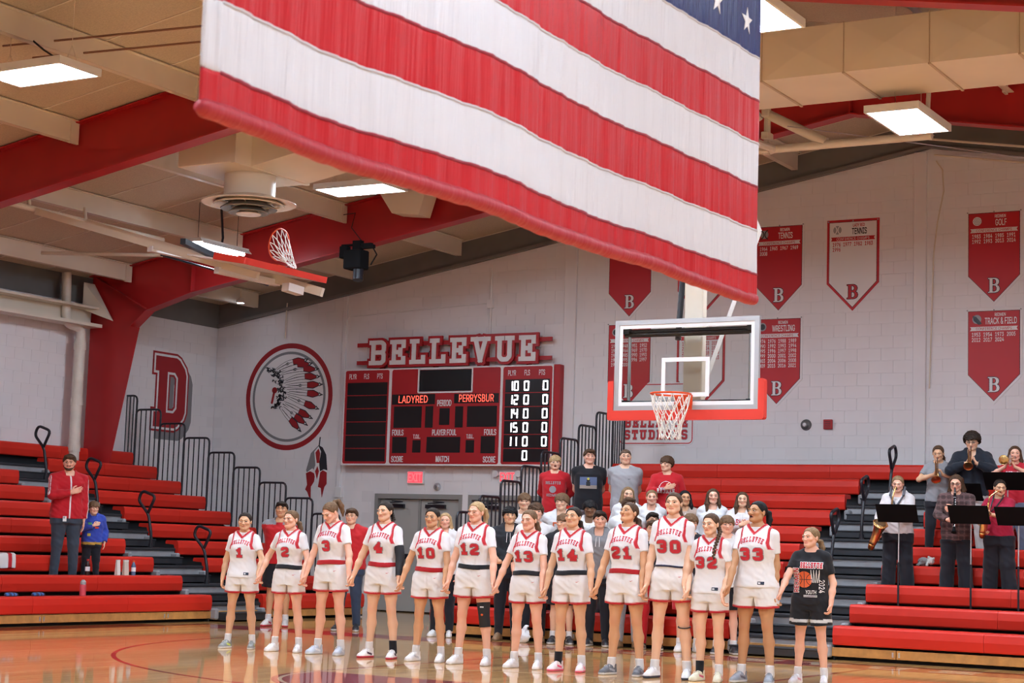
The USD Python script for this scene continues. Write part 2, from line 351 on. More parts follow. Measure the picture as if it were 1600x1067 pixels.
# roof deck: panels of wood fibre carried by purlins
PUR = [0] + [s * x for x in (2.25, 4.45, 6.65, 8.85, 11.05, 13.55) for s in (-1, 1)]
PUR.sort()
ce = thing('ceiling', kind='structure')
mk('roof_sheet', [bar((s * 15, -11.4, deck_z(15) + .14), (0, -11.4, deck_z(0) + .14), 43, .06) for s in (-1, 1)], M_seam, ce)
xs = [L_ - .05] + PUR + [-L_ + .05]; rest = []
for i in range(len(xs) - 1):
    xa, xb = xs[i] + .012, xs[i + 1] - .012
    if xb - xa < .3: continue
    for j in range(34):
        y1 = W_ - j * 1.22; y0 = y1 - 1.22
        m = bar((xa, (y0 + y1) / 2, deck_z(xa) + .03), (xb, (y0 + y1) / 2, deck_z(xb) + .03), 1.205, .06)
        if y0 > -7.5 and xb < 6.7: mk('panel', m, M_deck, ce)
        else: rest.append(m)
mk('panel_field', rest, M_deck, ce, kind='stuff')
tees = []
for j in range(15):
    y = W_ - j * 1.22
    for s in (-1, 1): tees.append(bar((s * 14.6, y, deck_z(14.6) - .004), (0, y, deck_z(0) - .004), .022, .012))
mk('panel_tee_bar', tees, M_seam, ce)
def purlin(x, y0, y1):
    zt = deck_z(x) - .005; zb = zt - .30; s = -1 if x < 0 else 1
    return [box(x - .008, x + .008, y0, y1, zb, zt), box(x - (.10 if s < 0 else .0), x + (.0 if s < 0 else .10), y0, y1, zb, zb + .012), box(x - (.0 if s < 0 else .07), x + (.07 if s < 0 else .0), y0, y1, zt - .012, zt)]
FR = (5.55, -.85)
bays = [(5.60, 9.2), (-.80, 5.50), (-9, -.90)]
for x in PUR:
    if x > 9: continue
    for b in bays:
        mk('purlin', purlin(x, *b), M_cream, ce)
        if abs(x) > 1 and b[0] < 5: # end clips
            mk('purlin_clip', [box(x - .02, x + .02, b[1] - .16, b[1], deck_z(x) - .33, deck_z(x) - .03)], M_cream, ce)
# red steel frames
def low(x): return 7.63 - .172 * abs(x)
def rigid_frame(y):
    t = thing('steel_frame', 'dark red steel roof frame nearest the scoreboard wall' if y > 0 else 'red steel roof frame crossing the upper left above the panel lamp', 'roof beam')
    for s in (-1, 1):
        xk = 13.1                                   # haunch
        web = sg.Polygon([(0, low(0)), (s * 12.1, low(12.1)), (s * xk, 5.28), (s * 13.45, 5.0), (s * 14.1, 2.0), (s * 14.1, 0), (s * 14.5, 0), (s * 14.5, deck_z(14.6) - .02), (0, deck_z(0) - .02)])
        mk('web', stand(ext(web if s < 0 else web, .02), y + .01), M_beam, t)
        path = [(0, low(0)), (s * 12.1, low(12.1)), (s * xk, 5.28), (s * 13.45, 5.0), (s * 14.1, 2.0), (s * 14.1, 0)]
        for (xa, za), (xb, zb) in zip(path, path[1:]): mk('flange', bar((xa, y, za), (xb, y, zb), .24, .022), M_beam, t)
        mk('top_flange', bar((s * 14.5, y, deck_z(14.5) - .03), (0, y, deck_z(0) - .03), .24, .02), M_beam, t)
        mk('stiffener', [box(s * x - .008, s * x + .008, y - .11, y + .11, low(x) + .01, deck_z(x) - .03) for x in (12.1, 6.0)], M_beam, t)
        mk('stiffener', bar((s * 13.1, y, 5.28), (s * 14.4, y, deck_z(14.4) - .05), .2, .016), M_beam, t)
    mk('stiffener', box(-.01, .01, y - .11, y + .11, low(0), deck_z(0) - .03), M_beam, t)
for y in FR: rigid_frame(y)

# ---------------------------------------------------------------- ceiling lamps
def lamp(label, c, sx, sy):
    t = thing('ceiling_lamp', label, 'lamp', c)
    hx, hy = sx / 2, sy / 2
    mk('housing', [box(-hx - .03, hx + .03, -hy - .03, -hy, .0, .09), box(-hx - .03, hx + .03, hy, hy + .03, .0, .09), box(-hx - .03, -hx, -hy, hy, .0, .09), box(hx, hx + .03, -hy, hy, .0, .09), box(-hx, hx, -hy, hy, .07, .09)], M_housing, t)
    mk('diffuser', box(-hx, hx, -hy, hy, .004, .02), M_lamp, t)
    top = deck_z(c[0]) - c[2]
    ends = (((0, -hy * .8), (0, hy * .8)) if sy > sx else ((-hx * .8, 0), (hx * .8, 0)))
    mk('hanger', [tube([(px + .1 * (sx > sy), py, .09), (px, py, .3), (px, py, top)], .004, 5) for px, py in ends] + [tube([(px - .1 * (sx > sy), py, .09), (px, py, .3)], .004, 5) for px, py in ends], M_seam, t)
    if sx > sy: mk('power_cord', tube([(.15, .1, .09), (.18, .1, .2), (-.1, .15, .35), (-.5, .2, .62), (-.8, .2, top)], .012, 6), M_black, t)
    return t
LAMPS = [((2.05, 1.80, 6.5), .61, 1.24, 'white panel lamp below the cream duct at upper right'),
         ((2.02, -3.08, 6.5), .61, 1.24, 'white panel lamp partly behind the blue canton of the flag'),
         ((-6.34, -4.17, 6.5), 1.22, .62, 'white panel lamp at the upper left corner of the photo'),
         ((-6.85, 3.05, 6.54), 1.22, .61, 'white panel lamp just under the hem of the flag, right of the round vent'),
         ((-2.05, 1.80, 6.5), .61, 1.24, None), ((-2.05, -3.08, 6.5), .61, 1.24, None), ((-2.05, -9.5, 6.9), .61, 1.24, None), ((2.05, -8.4, 6.9), .61, 1.24, None), ((-6.34, -10.5, 6.5), 1.22, .62, None), ((6.8, -6, 6.4), 1.22, .62, None), ((6.8, 1.5, 6.5), 1.22, .61, None),
         ((6.8, -12.5, 6.4), 1.22, .62, None), ((-2.2, -16, 6.9), 1.22, .61, None), ((2.05, -14.5, 6.9), .61, 1.24, None), ((-6.34, -16.5, 6.5), 1.22, .62, None), ((6.8, -19, 6.4), 1.22, .62, None), ((2.05, -21, 6.9), .61, 1.24, None), ((-3, -23, 6.9), .61, 1.24, None),
         ((11.2, -3, 5.7), 1.22, .62, None), ((11.2, -10, 5.7), 1.22, .62, None), ((11.2, -17, 5.7), 1.22, .62, None), ((11.2, 4, 5.7), 1.22, .62, None)]
for k, (c, sx, sy, lab) in enumerate(LAMPS):
    tag(lamp(lab or 'white panel lamp hidden behind the flag or beyond the frame, outside the photo', c, sx, sy), group=None if lab else 'panel lamps outside the photo')
t = thing('strip_lamp', 'long bright tube lamp behind the folded basketball hoop', 'lamp', (-10.3, 3.95, 5.98))
mk('housing', [box(-.16, .16, -.62, .62, .03, .09), bar((-.16, 0, .06), (-.22, 0, .0), 1.24, .01), bar((.16, 0, .06), (.22, 0, .0), 1.24, .01)], M_housing, t)
mk('lamp_tube', [rod((-.07, -.6, .0), (-.07, .6, .0), .03), rod((.07, -.6, .0), (.07, .6, .0), .03)], M_lamp, t)
mk('hanger', [tube([(0, s * .5, .09), (0, s * .5, deck_z(-10.3) - 5.98)], .005, 5) for s in (-1, 1)], M_black, t)
mk('cord', tube([(0, .1, .09), (0.02, .1, .2), (0, .05, deck_z(-10.3) - 5.98)], .02, 6), M_black, t)
t = thing('spot_lamp', 'small round spot lamp on a purlin at the corner of the hall', 'lamp', (-13.35, 8.4, 5.80))
m = lathe([(0, 0), (.07, 0), (.085, .03), (.05, .09), (0, .10)], 16); mk('shade', m, M_housing, t)
m = lathe([(0, -.006), (.065, -.006), (.065, .0), (0, .0)], 16); mk('lens', m, M_lamp, t); mk('stem', rod((0, 0, .1), (0, 0, .28), .012), M_cream, t)

# ---------------------------------------------------------------- duct and round vent
t = thing('air_duct', 'large cream sheet metal air duct crossing the ceiling below the roof', 'duct')
ya, yb = .2, 1.5
xl = [-4.2 + i * 1.0 for i in range(15)]
def crossbroken(x0, x1, z0, z1, y, s):
    c = ((x0 + x1) / 2, y - s * .02, (z0 + z1) / 2); q = [(x0, y, z0), (x1, y, z0), (x1, y, z1), (x0, y, z1)]
    f = [(0, 1, 4), (1, 2, 4), (2, 3, 4), (3, 0, 4)]
    return trimesh.Trimesh(q + [c], f if s > 0 else [(b, a, d) for a, b, d in f], process=False)
for x0, x1 in zip(xl, xl[1:]):
    mk('duct_section', [box(x0, x1, ya + .01, yb, 6.76, 7.34), crossbroken(x0, x1, 6.76, 7.34, ya + .01, 1)], M_duct, t)
    mk('seam_strip', [box(x1 - .014, x1 + .014, ya, yb + .01, 6.742, 6.762), box(x1 - .005, x1 + .005, ya - .004, ya + .012, 6.75, 7.35)], M_ductseam, t)
slope = sg.Polygon([(-6.70, 6.33), (-4.2, 6.76), (-4.2, 7.34), (-6.0, 7.12), (-6.70, 7.02)])
mk('duct_section', stand(ext(slope, yb - ya), yb), M_duct, t)
mk('duct_section', cbox(-7.70, -6.72, ya - .33, yb + .03, 6.33, 6.92, .01), M_duct, t)
mk('seam_strip', [box(-6.75, -6.68, ya - .35, yb + .05, 6.318, 6.93)], M_duct, t)
t2 = thing('air_vent', 'round cream ceiling vent with concentric rings below the end of the duct', 'vent', (-7.10, .72, 5.93))
prof = [(.36, .42), (.36, .10), (.40, .08), (.60, .02), (.66, .01), (.665, .0), (.64, -.005), (.58, .0), (.385, .055), (.35, .09), (.35, .42)]
mk('collar', lathe(prof, 40), M_cream, t2, smooth=30)
for k, (ra, rb, z) in enumerate(((.50, .36, -.015), (.40, .26, -.07), (.29, .16, -.125))):
    mk('vent_ring', lathe([(ra, z), (ra - .01, z - .012), (rb, z + .075), (rb + .012, z + .085), (ra, z)], 40), M_cream if k == 0 else mat('vent_ring_dark', (.20, .17, .13), .6), t2, smooth=30)
mk('vent_ring', lathe([(0, -.155), (.17, -.155), (.18, -.145), (.12, -.09), (0, -.09)], 32), M_cream, t2)
mk('vent_throat', lathe([(0, .12), (.35, .12), (.35, .13), (0, .13)], 32), M_blackm, t2)
mk('spoke', [bar((.0, 0, -.06), (.48 * math.cos(a), .48 * math.sin(a), .0), .012, .02) for a in np.radians(np.arange(0, 360, 60))], M_cream, t2)
t = thing('wedge_baffle', 'small cream wedge shaped box hanging under the red frame', 'box', (-7.42, 5.05, 6.60))
mk('shell', trimesh.convex.convex_hull([(-.45, 0, .34), (.45, 0, .34), (-.45, .35, .34), (.45, .35, .34), (-.2, 0, .0), (.32, 0, -.06), (-.2, .35, .0), (.32, .35, -.06)]), M_duct, t)
mk('bracket', box(-.1, .1, .1, .2, .34, .44), M_cream, t)
# projector / camera rig on the frame
t = thing('stage_projector', 'black projector with lens hanging from the red frame', 'projector', (-8.42, 5.25, 5.72))
mk('body', [cbox(-.18, .16, -.14, .14, .02, .34, .02), cbox(-.32, -.18, -.06, .08, .22, .42, .01)], M_blackm, t)
mk('lens', rod((.06, -.02, .03), (.08, -.06, -.17), .085, 20), M_black, t)
mk('clamp', [box(-.06, .1, -.05, .05, .34, .5), box(.12, .34, -.04, .04, .36, .42), box(-.3, .3, -.03, .03, .42, .45), tube([(.3, 0, .4), (.4, 0, .25), (.3, -.02, .08)], .012, 6)], M_blackm, t)
mk('cable', tube([(.1, .05, .45), (-.2, .1, .75), (-.15, .12, 1.0), (-.9, .2, .98)], .008, 5), M_black, t)
# left eave tray, rain pipe
t = thing('eave_channel', 'cream steel channel running along the left eave to the frame', 'beam')
prof = sg.Polygon([(-14.5, 4.98), (-14.12, 4.98), (-14.12, 5.04), (-14.42, 5.06), (-14.42, 5.30), (-14.12, 5.30), (-14.12, 5.34), (-14.5, 5.34)])
m = ext(prof, 20); m.vertices = np.c_[m.vertices[:, 0], m.vertices[:, 2] - 14.56, m.vertices[:, 1]]; m.invert()
mk('channel', m, M_cream, t); mk('gusset', trimesh.convex.convex_hull([(-14.4, 5.2, 5.3), (-14.4, 5.5, 5.3), (-13.9, 5.48, 5.1), (-14.4, 5.2, 5.8), (-14.4, 5.48, 5.8), (-14.38, 5.2, 5.3), (-13.88, 5.46, 5.1)]), M_cream, t)
t = thing('drain_pipe', 'white drain pipe standing in the corner beside the red column', 'pipe')
mk('pipe_run', [rod((-14.35, 5.14, 0), (-14.35, 5.14, 4.75), .10, 20), tube(rounded([(-14.35, 5.14, 4.7), (-14.35, 5.14, 4.95), (-14.35, 4.75, 5.0), (-14.35, 4.7, 5.9)], .15), .085, 16)], M_pipe, t, smooth=40)
mk('pipe_joint', [rod((-14.35, 5.14, z), (-14.35, 5.14, z + .12), .112, 20) for z in (2.72, 3.55, 4.55)], M_pipe, t)
t = thing('wall_conduit', 'thin white conduit with box on the wall above the scoreboard', 'conduit')
mk('conduit_run', [tube([(-8.25, W_ - .02, 6.45), (-8.25, W_ - .02, 5.1)], .022, 6), tube([(-8.25, W_ - .02, 5.72), (-11.4, W_ - .02, 5.58), (-11.47, W_ - .02, 5.5), (-11.47, W_ - .02, 2.2)], .012, 6)], M_white, t)
mk('junction_box', [cbox(-8.31, -8.19, W_ - .07, W_, 5.62, 5.78), cbox(-11.55, -11.4, W_ - .08, W_, 2.1, 2.3)], M_white, t)
t = thing('wall_cable', 'thin cable looping down the far wall near the roof peak', 'cable')
mk('cable_run', [tube([(.1, W_ - .05, 7.7), (.2, W_ - .04, 7.55), (.22, W_ - .03, 7.2), (.12, W_ - .03, 6.7), (.06, W_ - .03, 6.2), (.0, W_ - .03, 4.0)], .012, 6), tube([(-12.9, W_ - .05, 5.9), (-12.93, W_ - .03, 5.72), (-12.93, W_ - .03, 5.2)], .012, 6)], M_cream, t)
t = thing('ceiling_pipe', 'long thin cream pipe under the roof slope at the right', 'pipe')
mk('pipe_run', [rod((.1, 8.9, 7.98), (6, 8.9, 6.99), .02, 8), rod((.1, 9.2, 7.78), (6, 9.2, 6.79), .016, 8)], M_cream, t)
t = thing('guy_cable', 'steel cable stretched from the hoop frame towards the right wall', 'cable')
mk('cable_run', tube([(.3, 2.3, 6.72), (1.6, 5, 6.9), (4.2, 8.9, 6.95)], .008, 5), M_alu, t)

t = thing('ceiling_conduit', 'pair of thin conduits under the roof at the upper left corner', 'conduit')
mk('conduit_run', [rod((-7.4, -3.75, 7.08), (-4.0, -3.35, 7.08), .014, 8), rod((-7.4, -3.25, 7.06), (-4.0, -2.85, 7.06), .014, 8)], mat('conduit_brown', (.24, .12, .08), .5), t)
# ---------------------------------------------------------------- hanging flag (hangs along the court at x = 4.3)
FX, FY0, FY1, FZ = 4.28, -13.80, -8.28, 2.90
ST = .2855
def flagpts(y, z, off=0.):
    """cloth waves: the same field for every piece of the flag"""
    u = (y - FY0) / (FY1 - FY0); dn = np.clip((6.4 - z) / 3.6, 0, 1)
    w = .006 * np.sin(17 * y + 2.3 * np.sin(.9 * z)) + .004 * np.sin(41 * y + 1.1 * z) + .035 * np.sin(2.1 * y + .7) + .0025 * np.sin(93 * y + 3 * np.sin(2 * z))
    dz = .010 * np.sin(3.1 * y + .5) * dn + .003 * np.sin(7 * y + 1)
    return np.c_[FX + w * (.35 + .65 * dn) + off, y, z + dz]
def sheet(y0, y1, z0, z1, ny, nz, th=.004, off=0.):
    yy, zz = np.meshgrid(np.linspace(y0, y1, ny), np.linspace(z0, z1, nz)); a = flagpts(yy.ravel(), zz.ravel(), off + th / 2); b = flagpts(yy.ravel(), zz.ravel(), off - th / 2)
    F = []; idx = np.arange(ny * nz).reshape(nz, ny); n = ny * nz
    q = np.stack([idx[:-1, :-1], idx[:-1, 1:], idx[1:, 1:], idx[1:, :-1]], -1).reshape(-1, 4)
    F = np.vstack([q[:, [0, 1, 2]], q[:, [0, 2, 3]]]); Fb = F[:, ::-1] + n
    ring = np.r_[idx[0, :], idx[1:, -1], idx[-1, -2::-1], idx[-2:0:-1, 0]]; nx = np.roll(ring, -1)
    side = np.vstack([np.c_[ring, ring + n, nx + n], np.c_[ring, nx + n, nx]])
    return trimesh.Trimesh(np.vstack([a, b]), np.vstack([F, Fb, side]), process=False)
def cloth_mat(name, col):
    n = {'g': ('geometry', {}), 'm': ('mapping', {'scale': (1, 26, 1.2)}), 'n': ('noise_texture', {'scale': 1.5, 'detail': 4.}), 'b': ('bump', {'strength': .55, 'distance': .02}),
         'p': ('principled_bsdf', {'base_color': col, 'roughness': .42, 'specular_ior_level': .3}), 't': ('translucent_bsdf', {'color': col}), 'x': ('mix_closure', {'fac': .22})}
    return usdkit.material(stage, '/World/Looks/' + name, n, [('g.position', 'm.vector'), ('m.vector', 'n.vector'), ('n.fac', 'b.height'), ('b.normal', 'p.normal'), ('p.BSDF', 'x.closure1'), ('t.BSDF', 'x.closure2')], surface='x.closure')
M_fr, M_fw, M_fb = cloth_mat('flag_red', (.62, .010, .018)), cloth_mat('flag_white', (.78, .77, .81)), cloth_mat('flag_blue', (.022, .032, .17))
t = thing('flag', 'huge american flag hanging lengthwise over the court', 'flag')
top = FZ + 12.55 * ST
yc = FY1 - .76 * 13 * ST
for k in range(13):      # k = 0 lowest, red; its lower half is folded into the hem
    z0 = FZ + (k - .45) * ST if k else FZ; z1 = FZ + (k + .55) * ST
    ye = FY1 if k < 6 else yc
    mk('stripe', sheet(FY0 + .10, ye, z0, z1, 240, 10), M_fr if k % 2 == 0 else M_fw, t, smooth=True)
    mk('fly_hem', sheet(FY0, FY0 + .10, z0, z1, 8, 10, .012), M_fr if k % 2 == 0 else M_fw, t, smooth=True)
    if k < 12: mk('seam', sheet(FY0, ye if k != 5 else FY1, z1 - .007, z1 + .007, 240, 2, .010), mat('flag_seam_red', (.30, .02, .04), .7) if k % 2 == 0 else mat('flag_seam_white', (.55, .50, .52), .7), t, smooth=True)
mk('canton', sheet(yc, FY1, FZ + 5.55 * ST, top, 120, 40), M_fb, t, smooth=True)
yy = np.linspace(FY0 - .01, FY1 + .02, 160); hp = flagpts(yy, np.full(160, FZ - .015)); hp[:, 0] = FX + .3 * (hp[:, 0] - FX)
hp[:, 2] += .012
mk('hem_sleeve', tube(hp, (.040 + .0015 * np.sin(40 * yy) + .0012 * np.sin(23 * yy)) * np.r_[.6, .95, np.ones(156), .95, .6], 14), cloth_mat('flag_hem', (.52, .05, .07)), t, smooth=True)
star = sg.Polygon([(.5 * (.09 if i % 2 == 0 else .0345) * 2 * math.sin(i * math.pi / 5), .5 * (.09 if i % 2 == 0 else .0345) * 2 * math.cos(i * math.pi / 5)) for i in range(10)])
hcan = top - (FZ + 5.55 * ST); wcan = FY1 - yc
for r in range(9):
    for c in range(6 - r % 2):
        m = ext(star, .004); v = m.vertices
        cy, cz = FY1 - wcan * (c * 2 + 1 + r % 2) / 12, FZ + 5.55 * ST + hcan * (r + 1) / 10
        p3 = flagpts(cy + v[:, 0], cz + v[:, 1]); p3[:, 0] += .003 + v[:, 2]
        mk('star', trimesh.Trimesh(p3, m.faces, process=False), mat('star_white', (.82, .82, .86), .5), t)
mk('top_pole', rod((FX, FY0, top + .03), (FX, FY1, top + .03), .03), M_cream, t)
mk('hanging_rope', [rod((FX, y, top), (FX, y, deck_z(FX)), .006, 6) for y in (FY0 + .1, (FY0 + FY1) / 2, FY1 - .1)], M_seam, t)

# ---------------------------------------------------------------- basketball hoops
def net(c, r, n=12, rows=((.0, 1.0), (-.13, .90), (-.23, .74), (-.34, .60), (-.44, .54), (-.50, .56)), sway=(0, 0), th=.006):
    """diamond mesh net: cords from ring c downwards"""
    P = []
    for k, (z, s) in enumerate(rows):
        a = np.arange(n) * 2 * np.pi / n + (np.pi / n if k % 2 else 0)
        P.append(np.c_[c[0] + r * s * np.cos(a) + sway[0] * -z, c[1] + r * s * np.sin(a) + sway[1] * -z, c[2] + z + .008 * np.sin(5 * a)])
    out = []
    for k in range(len(P) - 1):
        for i in range(n):
            j = (i + 1) % n if k % 2 == 0 else i
            jj = i if k % 2 == 0 else (i + 1) % n
            A = P[k][i]
            for B in (P[k + 1][i], P[k + 1][(i - 1) % n if k % 2 == 0 else (i + 1) % n]):
                mid = (A + B) / 2 + np.array([0, 0, -.008])
                out.append(tube([A, mid, B], th, 5))
    return out
def glass_mat():
    n = {'f': ('fresnel', {'IOR': 1.45}), 't': ('transparent_bsdf', {'color': (.955, .975, .97)}), 'g': ('glossy_bsdf', {'color': (1, 1, 1), 'roughness': .02}), 'x': ('mix_closure', {})}
    return usdkit.material(stage, '/World/Looks/backboard_glass', n, [('f.fac', 'x.fac'), ('t.BSDF', 'x.closure1'), ('g.BSDF', 'x.closure2')], surface='x.closure')
M_glass = glass_mat()
t = thing('basketball_hoop', 'glass basketball backboard with orange rim and white net in front of the scoreboard wall', 'basketball hoop')
bx, z0b, z1b = .915, 2.896, 3.963
mk('glass', box(-bx + .05, bx - .05, -.002, .010, z0b + .05, z1b - .05), M_glass, t)
fr_ = rect(-bx, z0b, bx, z1b).difference(rect(-bx + .055, z0b + .055, bx - .055, z1b - .055))
mk('frame', stand(ext(fr_, .05), .035), M_alu, t)
wl_ = rect(-bx + .055, z0b + .055, bx - .055, z1b - .055); mk('border_line', stand(ext(wl_.difference(wl_.buffer(-.045, join_style='mitre')), .003), -.002), M_white, t)
sq = rect(-.305, 3.05, .305, 3.51); mk('target_square', stand(ext(sq.difference(sq.buffer(-.05, join_style='mitre')), .003), -.002), M_white, t)
pad = rect(-bx - .045, z0b - .085, bx + .045, z0b + .32).buffer(.03).difference(rect(-bx - .002, z0b + .0, bx + .002, z0b + .9))
mk('edge_pad', stand(ext(pad, .09), .06), M_pad, t)
pl = [rect(-.11, 2.95, .11, 3.06)]
mk('rim_bracket', [box(-.085, .085, -.10, -.01, 2.945, 3.06), box(-.10, .10, -.03, -.005, 2.90, 3.07), bar((-.05, -.12, 3.03), (-.05, -.16, 3.045), .03, .03), bar((.05, -.12, 3.03), (.05, -.16, 3.045), .03, .03)], M_orange, t)
mk('rim', tube(arc((0, -.382, 3.05), .2286, 0, 360, 41, ay=(0, 1, 0))[:-1], .011, 8, True), M_orange, t, smooth=True)
mk('net', net((0, -.382, 3.035), .225), M_net, t)
mk('rear_frame', [rod((-.83, .09, 3.80), (.83, .09, 3.80), .03), rod((-.83, .09, 2.99), (.83, .09, 2.99), .03), box(-.8, .8, .06, .1, 3.83, 3.86)] + [box(s * .8 - .05, s * .8 + .05, .02, .09, z - .05, z + .05) for s in (-1, 1) for z in (3.86, 2.97)], M_black, t)
mk('rear_frame_post', [rod((s * .77, .09, 3.0), (s * .77, .09, 3.8), .02) for s in (-1, 1)], M_alu, t)
mk('mast', [cbox(-.17, .07, .30, .42, 3.0, 6.42, .01)], M_cream, t)
mk('brace', [bar((-.02, .62, 3.3), (.52, .9, 5.1), .08, .05), bar((.52, .9, 5.1), (.05, .6, 6.4), .08, .05)], M_white, t)
mk('lift_actuator', [rod((-.22, .25, 3.75), (-.25, .5, 5.2), .035)], M_black, t)
t = thing('hoop_truss', 'cream pipe truss under the roof that carries the glass hoop', 'pipe frame')
TY, TZ = 2.85, 6.57
mk('pipe', rod((-2.3, TY, TZ), (2.02, TY, TZ), .055, 16), M_cream, t, smooth=40); mk('pipe', rod((-2.3, .46, 6.42), (.3, .46, 6.42), .055, 16), M_cream, t, smooth=40)
mk('diagonal_pipe', rod((-.2, TY, TZ + .48), (.62, TY, TZ + .03), .065, 16), M_cream, t, smooth=40); mk('diagonal_pipe', rod((-.3, TY, TZ + .48), (-1.15, TY, TZ + .03), .065, 16), M_cream, t, smooth=40)
mk('post', [rod((-.2, TY, TZ - .07), (-.2, TY, deck_z(0) - .3), .045), rod((1.95, TY, TZ), (2.0, TY, deck_z(2) - .25), .03)], M_cream, t); mk('cross_pipe', [rod((-.8, .4, 6.42), (-.8, TY, TZ), .04), rod((-.1, .4, 6.42), (-.1, TY, TZ), .05)], M_cream, t)
mk('clamp', [cbox(-.25, -.15, TY - .1, TY + .1, z - .05, z + .05, .01) for z in (TZ, TZ + .18, TZ + .48)], M_cream, t)
# folded side hoop
t = thing('folded_hoop', 'side basketball hoop folded up under the roof with its red padded edge facing out', 'basketball hoop', (-7.05, 1.51, 5.06))
e, f_ = np.array([-.985, 0, .17]), np.array([.17, 0, .985])       # board up-direction, board face normal
def tilt(m):
    v = m.vertices; m = m.copy(); m.vertices = v[:, :1] * np.array([0, 1., 0]) + v[:, 1:2] * e + v[:, 2:] * f_; return m
mk('backboard', tilt(ext(rect(-.9, .03, .9, 1.05), .025)), M_white, t)
mk('edge_pad', tilt(ext(rect(-.95, -.05, .95, .5).buffer(.02).difference(rect(-.89, .02, .89, .9)), .09)), M_pad, t)
rc = e * .17 + f_ * .40
mk('rim', tube(np.array([rc + .2286 * (math.cos(a) * np.array([0, 1., 0]) + math.sin(a) * f_) for a in np.linspace(0, 2 * np.pi, 40, endpoint=False)]), .011, 8, True), M_orange, t, smooth=True)
P = []
ctr = [(rc, .225), (rc + np.array([.03, .05, -.07]), .2), (rc + np.array([.07, .1, -.15]), .15), (rc + np.array([.10, .13, -.22]), .12), (rc + np.array([.12, .15, -.28]), .11)]
for k, (c0, r) in enumerate(ctr):
    a = np.arange(12) * np.pi / 6 + (np.pi / 12 if k % 2 else 0); q = k / 4.
    P.append(np.array([c0 + r * (math.cos(x) * np.array([0, 1., 0]) + math.sin(x) * ((1 - .6 * q) * f_ + .6 * q * np.array([-.9, 0, .2]))) for x in a]))
nn = []
for k in range(4):
    for i in range(12):
        for B in (P[k + 1][i], P[k + 1][(i - 1) % 12 if k % 2 == 0 else (i + 1) % 12]): nn.append(tube([P[k][i], B], .007, 5))
mk('net', nn, M_net, t)
mk('rim_bracket', tilt(ext(rect(-.08, .05, .08, .17), .11)), M_orange, t)
o_ = np.array((-7.05, 1.51, 5.06)); Q = lambda x, y, z: np.array((x, y, z)) - o_
mk('support_beam', [bar(Q(-10.95, 1.58, 6.04), Q(-6.98, 2.38, 4.90), .09, .13), bar(Q(-10.95, .5, 6.04), Q(-7.3, 1.25, 5.0), .09, .10)], M_cream, t)
mk('support_arm', [bar(Q(-7.9, 1.05, 5.08), Q(-7.75, 2.3, 5.06), .10, .09), bar(Q(-9.0, .85, 5.42), Q(-8.9, 2.1, 5.42), .10, .08), bar(Q(-7.3, 1.9, 4.93), Q(-7.25, 2.2, 4.9), .15, .12)], M_white, t)
mk('hinge_pipe', rod(Q(-11.0, -.6, 6.08), Q(-11.0, 3.4, 6.08), .045), M_cream, t)
mk('hanger_pipe', [rod(Q(-11.0, y, 6.08), Q(-11.05, y, 6.3), .03) for y in (.4, 1.6)], M_cream, t)
mk('brace_pipe', rod(Q(-13.3, 3.0, 5.93), Q(-11.3, 3.75, 5.9), .03), M_cream, t)
mk('lift_bar', bar(Q(-7.87, .26, 5.37), Q(-8.28, 1.53, 5.35), .08, .08), M_black, t); mk('brace_rod', rod(Q(-11.3, 3.72, 5.9), Q(-8.4, 2.9, 5.15), .018), M_black, t)

# ---------------------------------------------------------------- scoreboard and school sign
SY = W_ - .2
def on_board(poly, d=.004, y=SY): return stand(ext(poly, d), y)
t = thing('scoreboard', 'red basketball scoreboard on the far wall with lit player panel', 'scoreboard')
mk('cabinet', cbox(-11.33, -6.66, SY + .004, W_ - .002, 2.71, 4.53, .01), M_dkred, t)
allb = rect(-11.33, 2.71, -6.78, 4.53); pans = [rrect(-11.305, 2.74, -10.30, 4.505, .04), rrect(-10.24, 2.74, -7.87, 4.505, .04), rrect(-7.82, 2.74, -6.80, 4.505, .04)]
vid = rrect(-9.66, 4.05, -8.46, 4.52, .03)
mk('white_trim', on_board(allb.difference(shapely.union_all(pans)).union(vid.difference(vid.buffer(-.03))), .02), M_white, t)
for q in pans: mk('panel', on_board(q.difference(vid) if q is pans[1] else q, .012), M_dkred, t)
scr = [rect(-9.62, 4.09, -8.50, 4.48), rect(-10.22, 3.845, -9.27, 4.035), rect(-8.85, 3.855, -7.90, 4.03)]
scr += [rect(a, c, b, d) for a, c, b, d in ((-10.17, 3.41, -9.55, 3.81), (-9.47, 3.41, -9.30, 3.81), (-9.16, 3.46, -8.94, 3.77), (-8.82, 3.41, -8.65, 3.80), (-8.56, 3.42, -7.93, 3.80), (-10.18, 2.94, -9.86, 3.24), (-9.73, 2.95, -9.55, 3.18), (-9.42, 2.95, -8.69, 3.24), (-8.57, 2.95, -8.39, 3.18), (-8.25, 2.94, -7.95, 3.25))]
for x0, x1 in ((-11.25, -10.34), (-7.77, -6.85)):
    for k in range(6): scr.append(rect(x0, 2.785 + .2505 * k, x1, 2.785 + .2505 * k + .235))
for q in scr: mk('display', on_board(q, .016), M_screen, t)
def put_text(s, x, z, h, c, m=None, d=.016, parent=None, bold=True, name='lettering', anchor='l', y=SY): mk(name, on_board(sans(s, h, bold, c, x, z, anchor), d, y), m or M_white, parent or t)
for x0 in (-11.22, -7.72):
    for s, dx in (('PLYR', 0), ('FLS', .34), ('PTS', .64)): put_text(s, x0 + dx, 4.345, .095, .52)
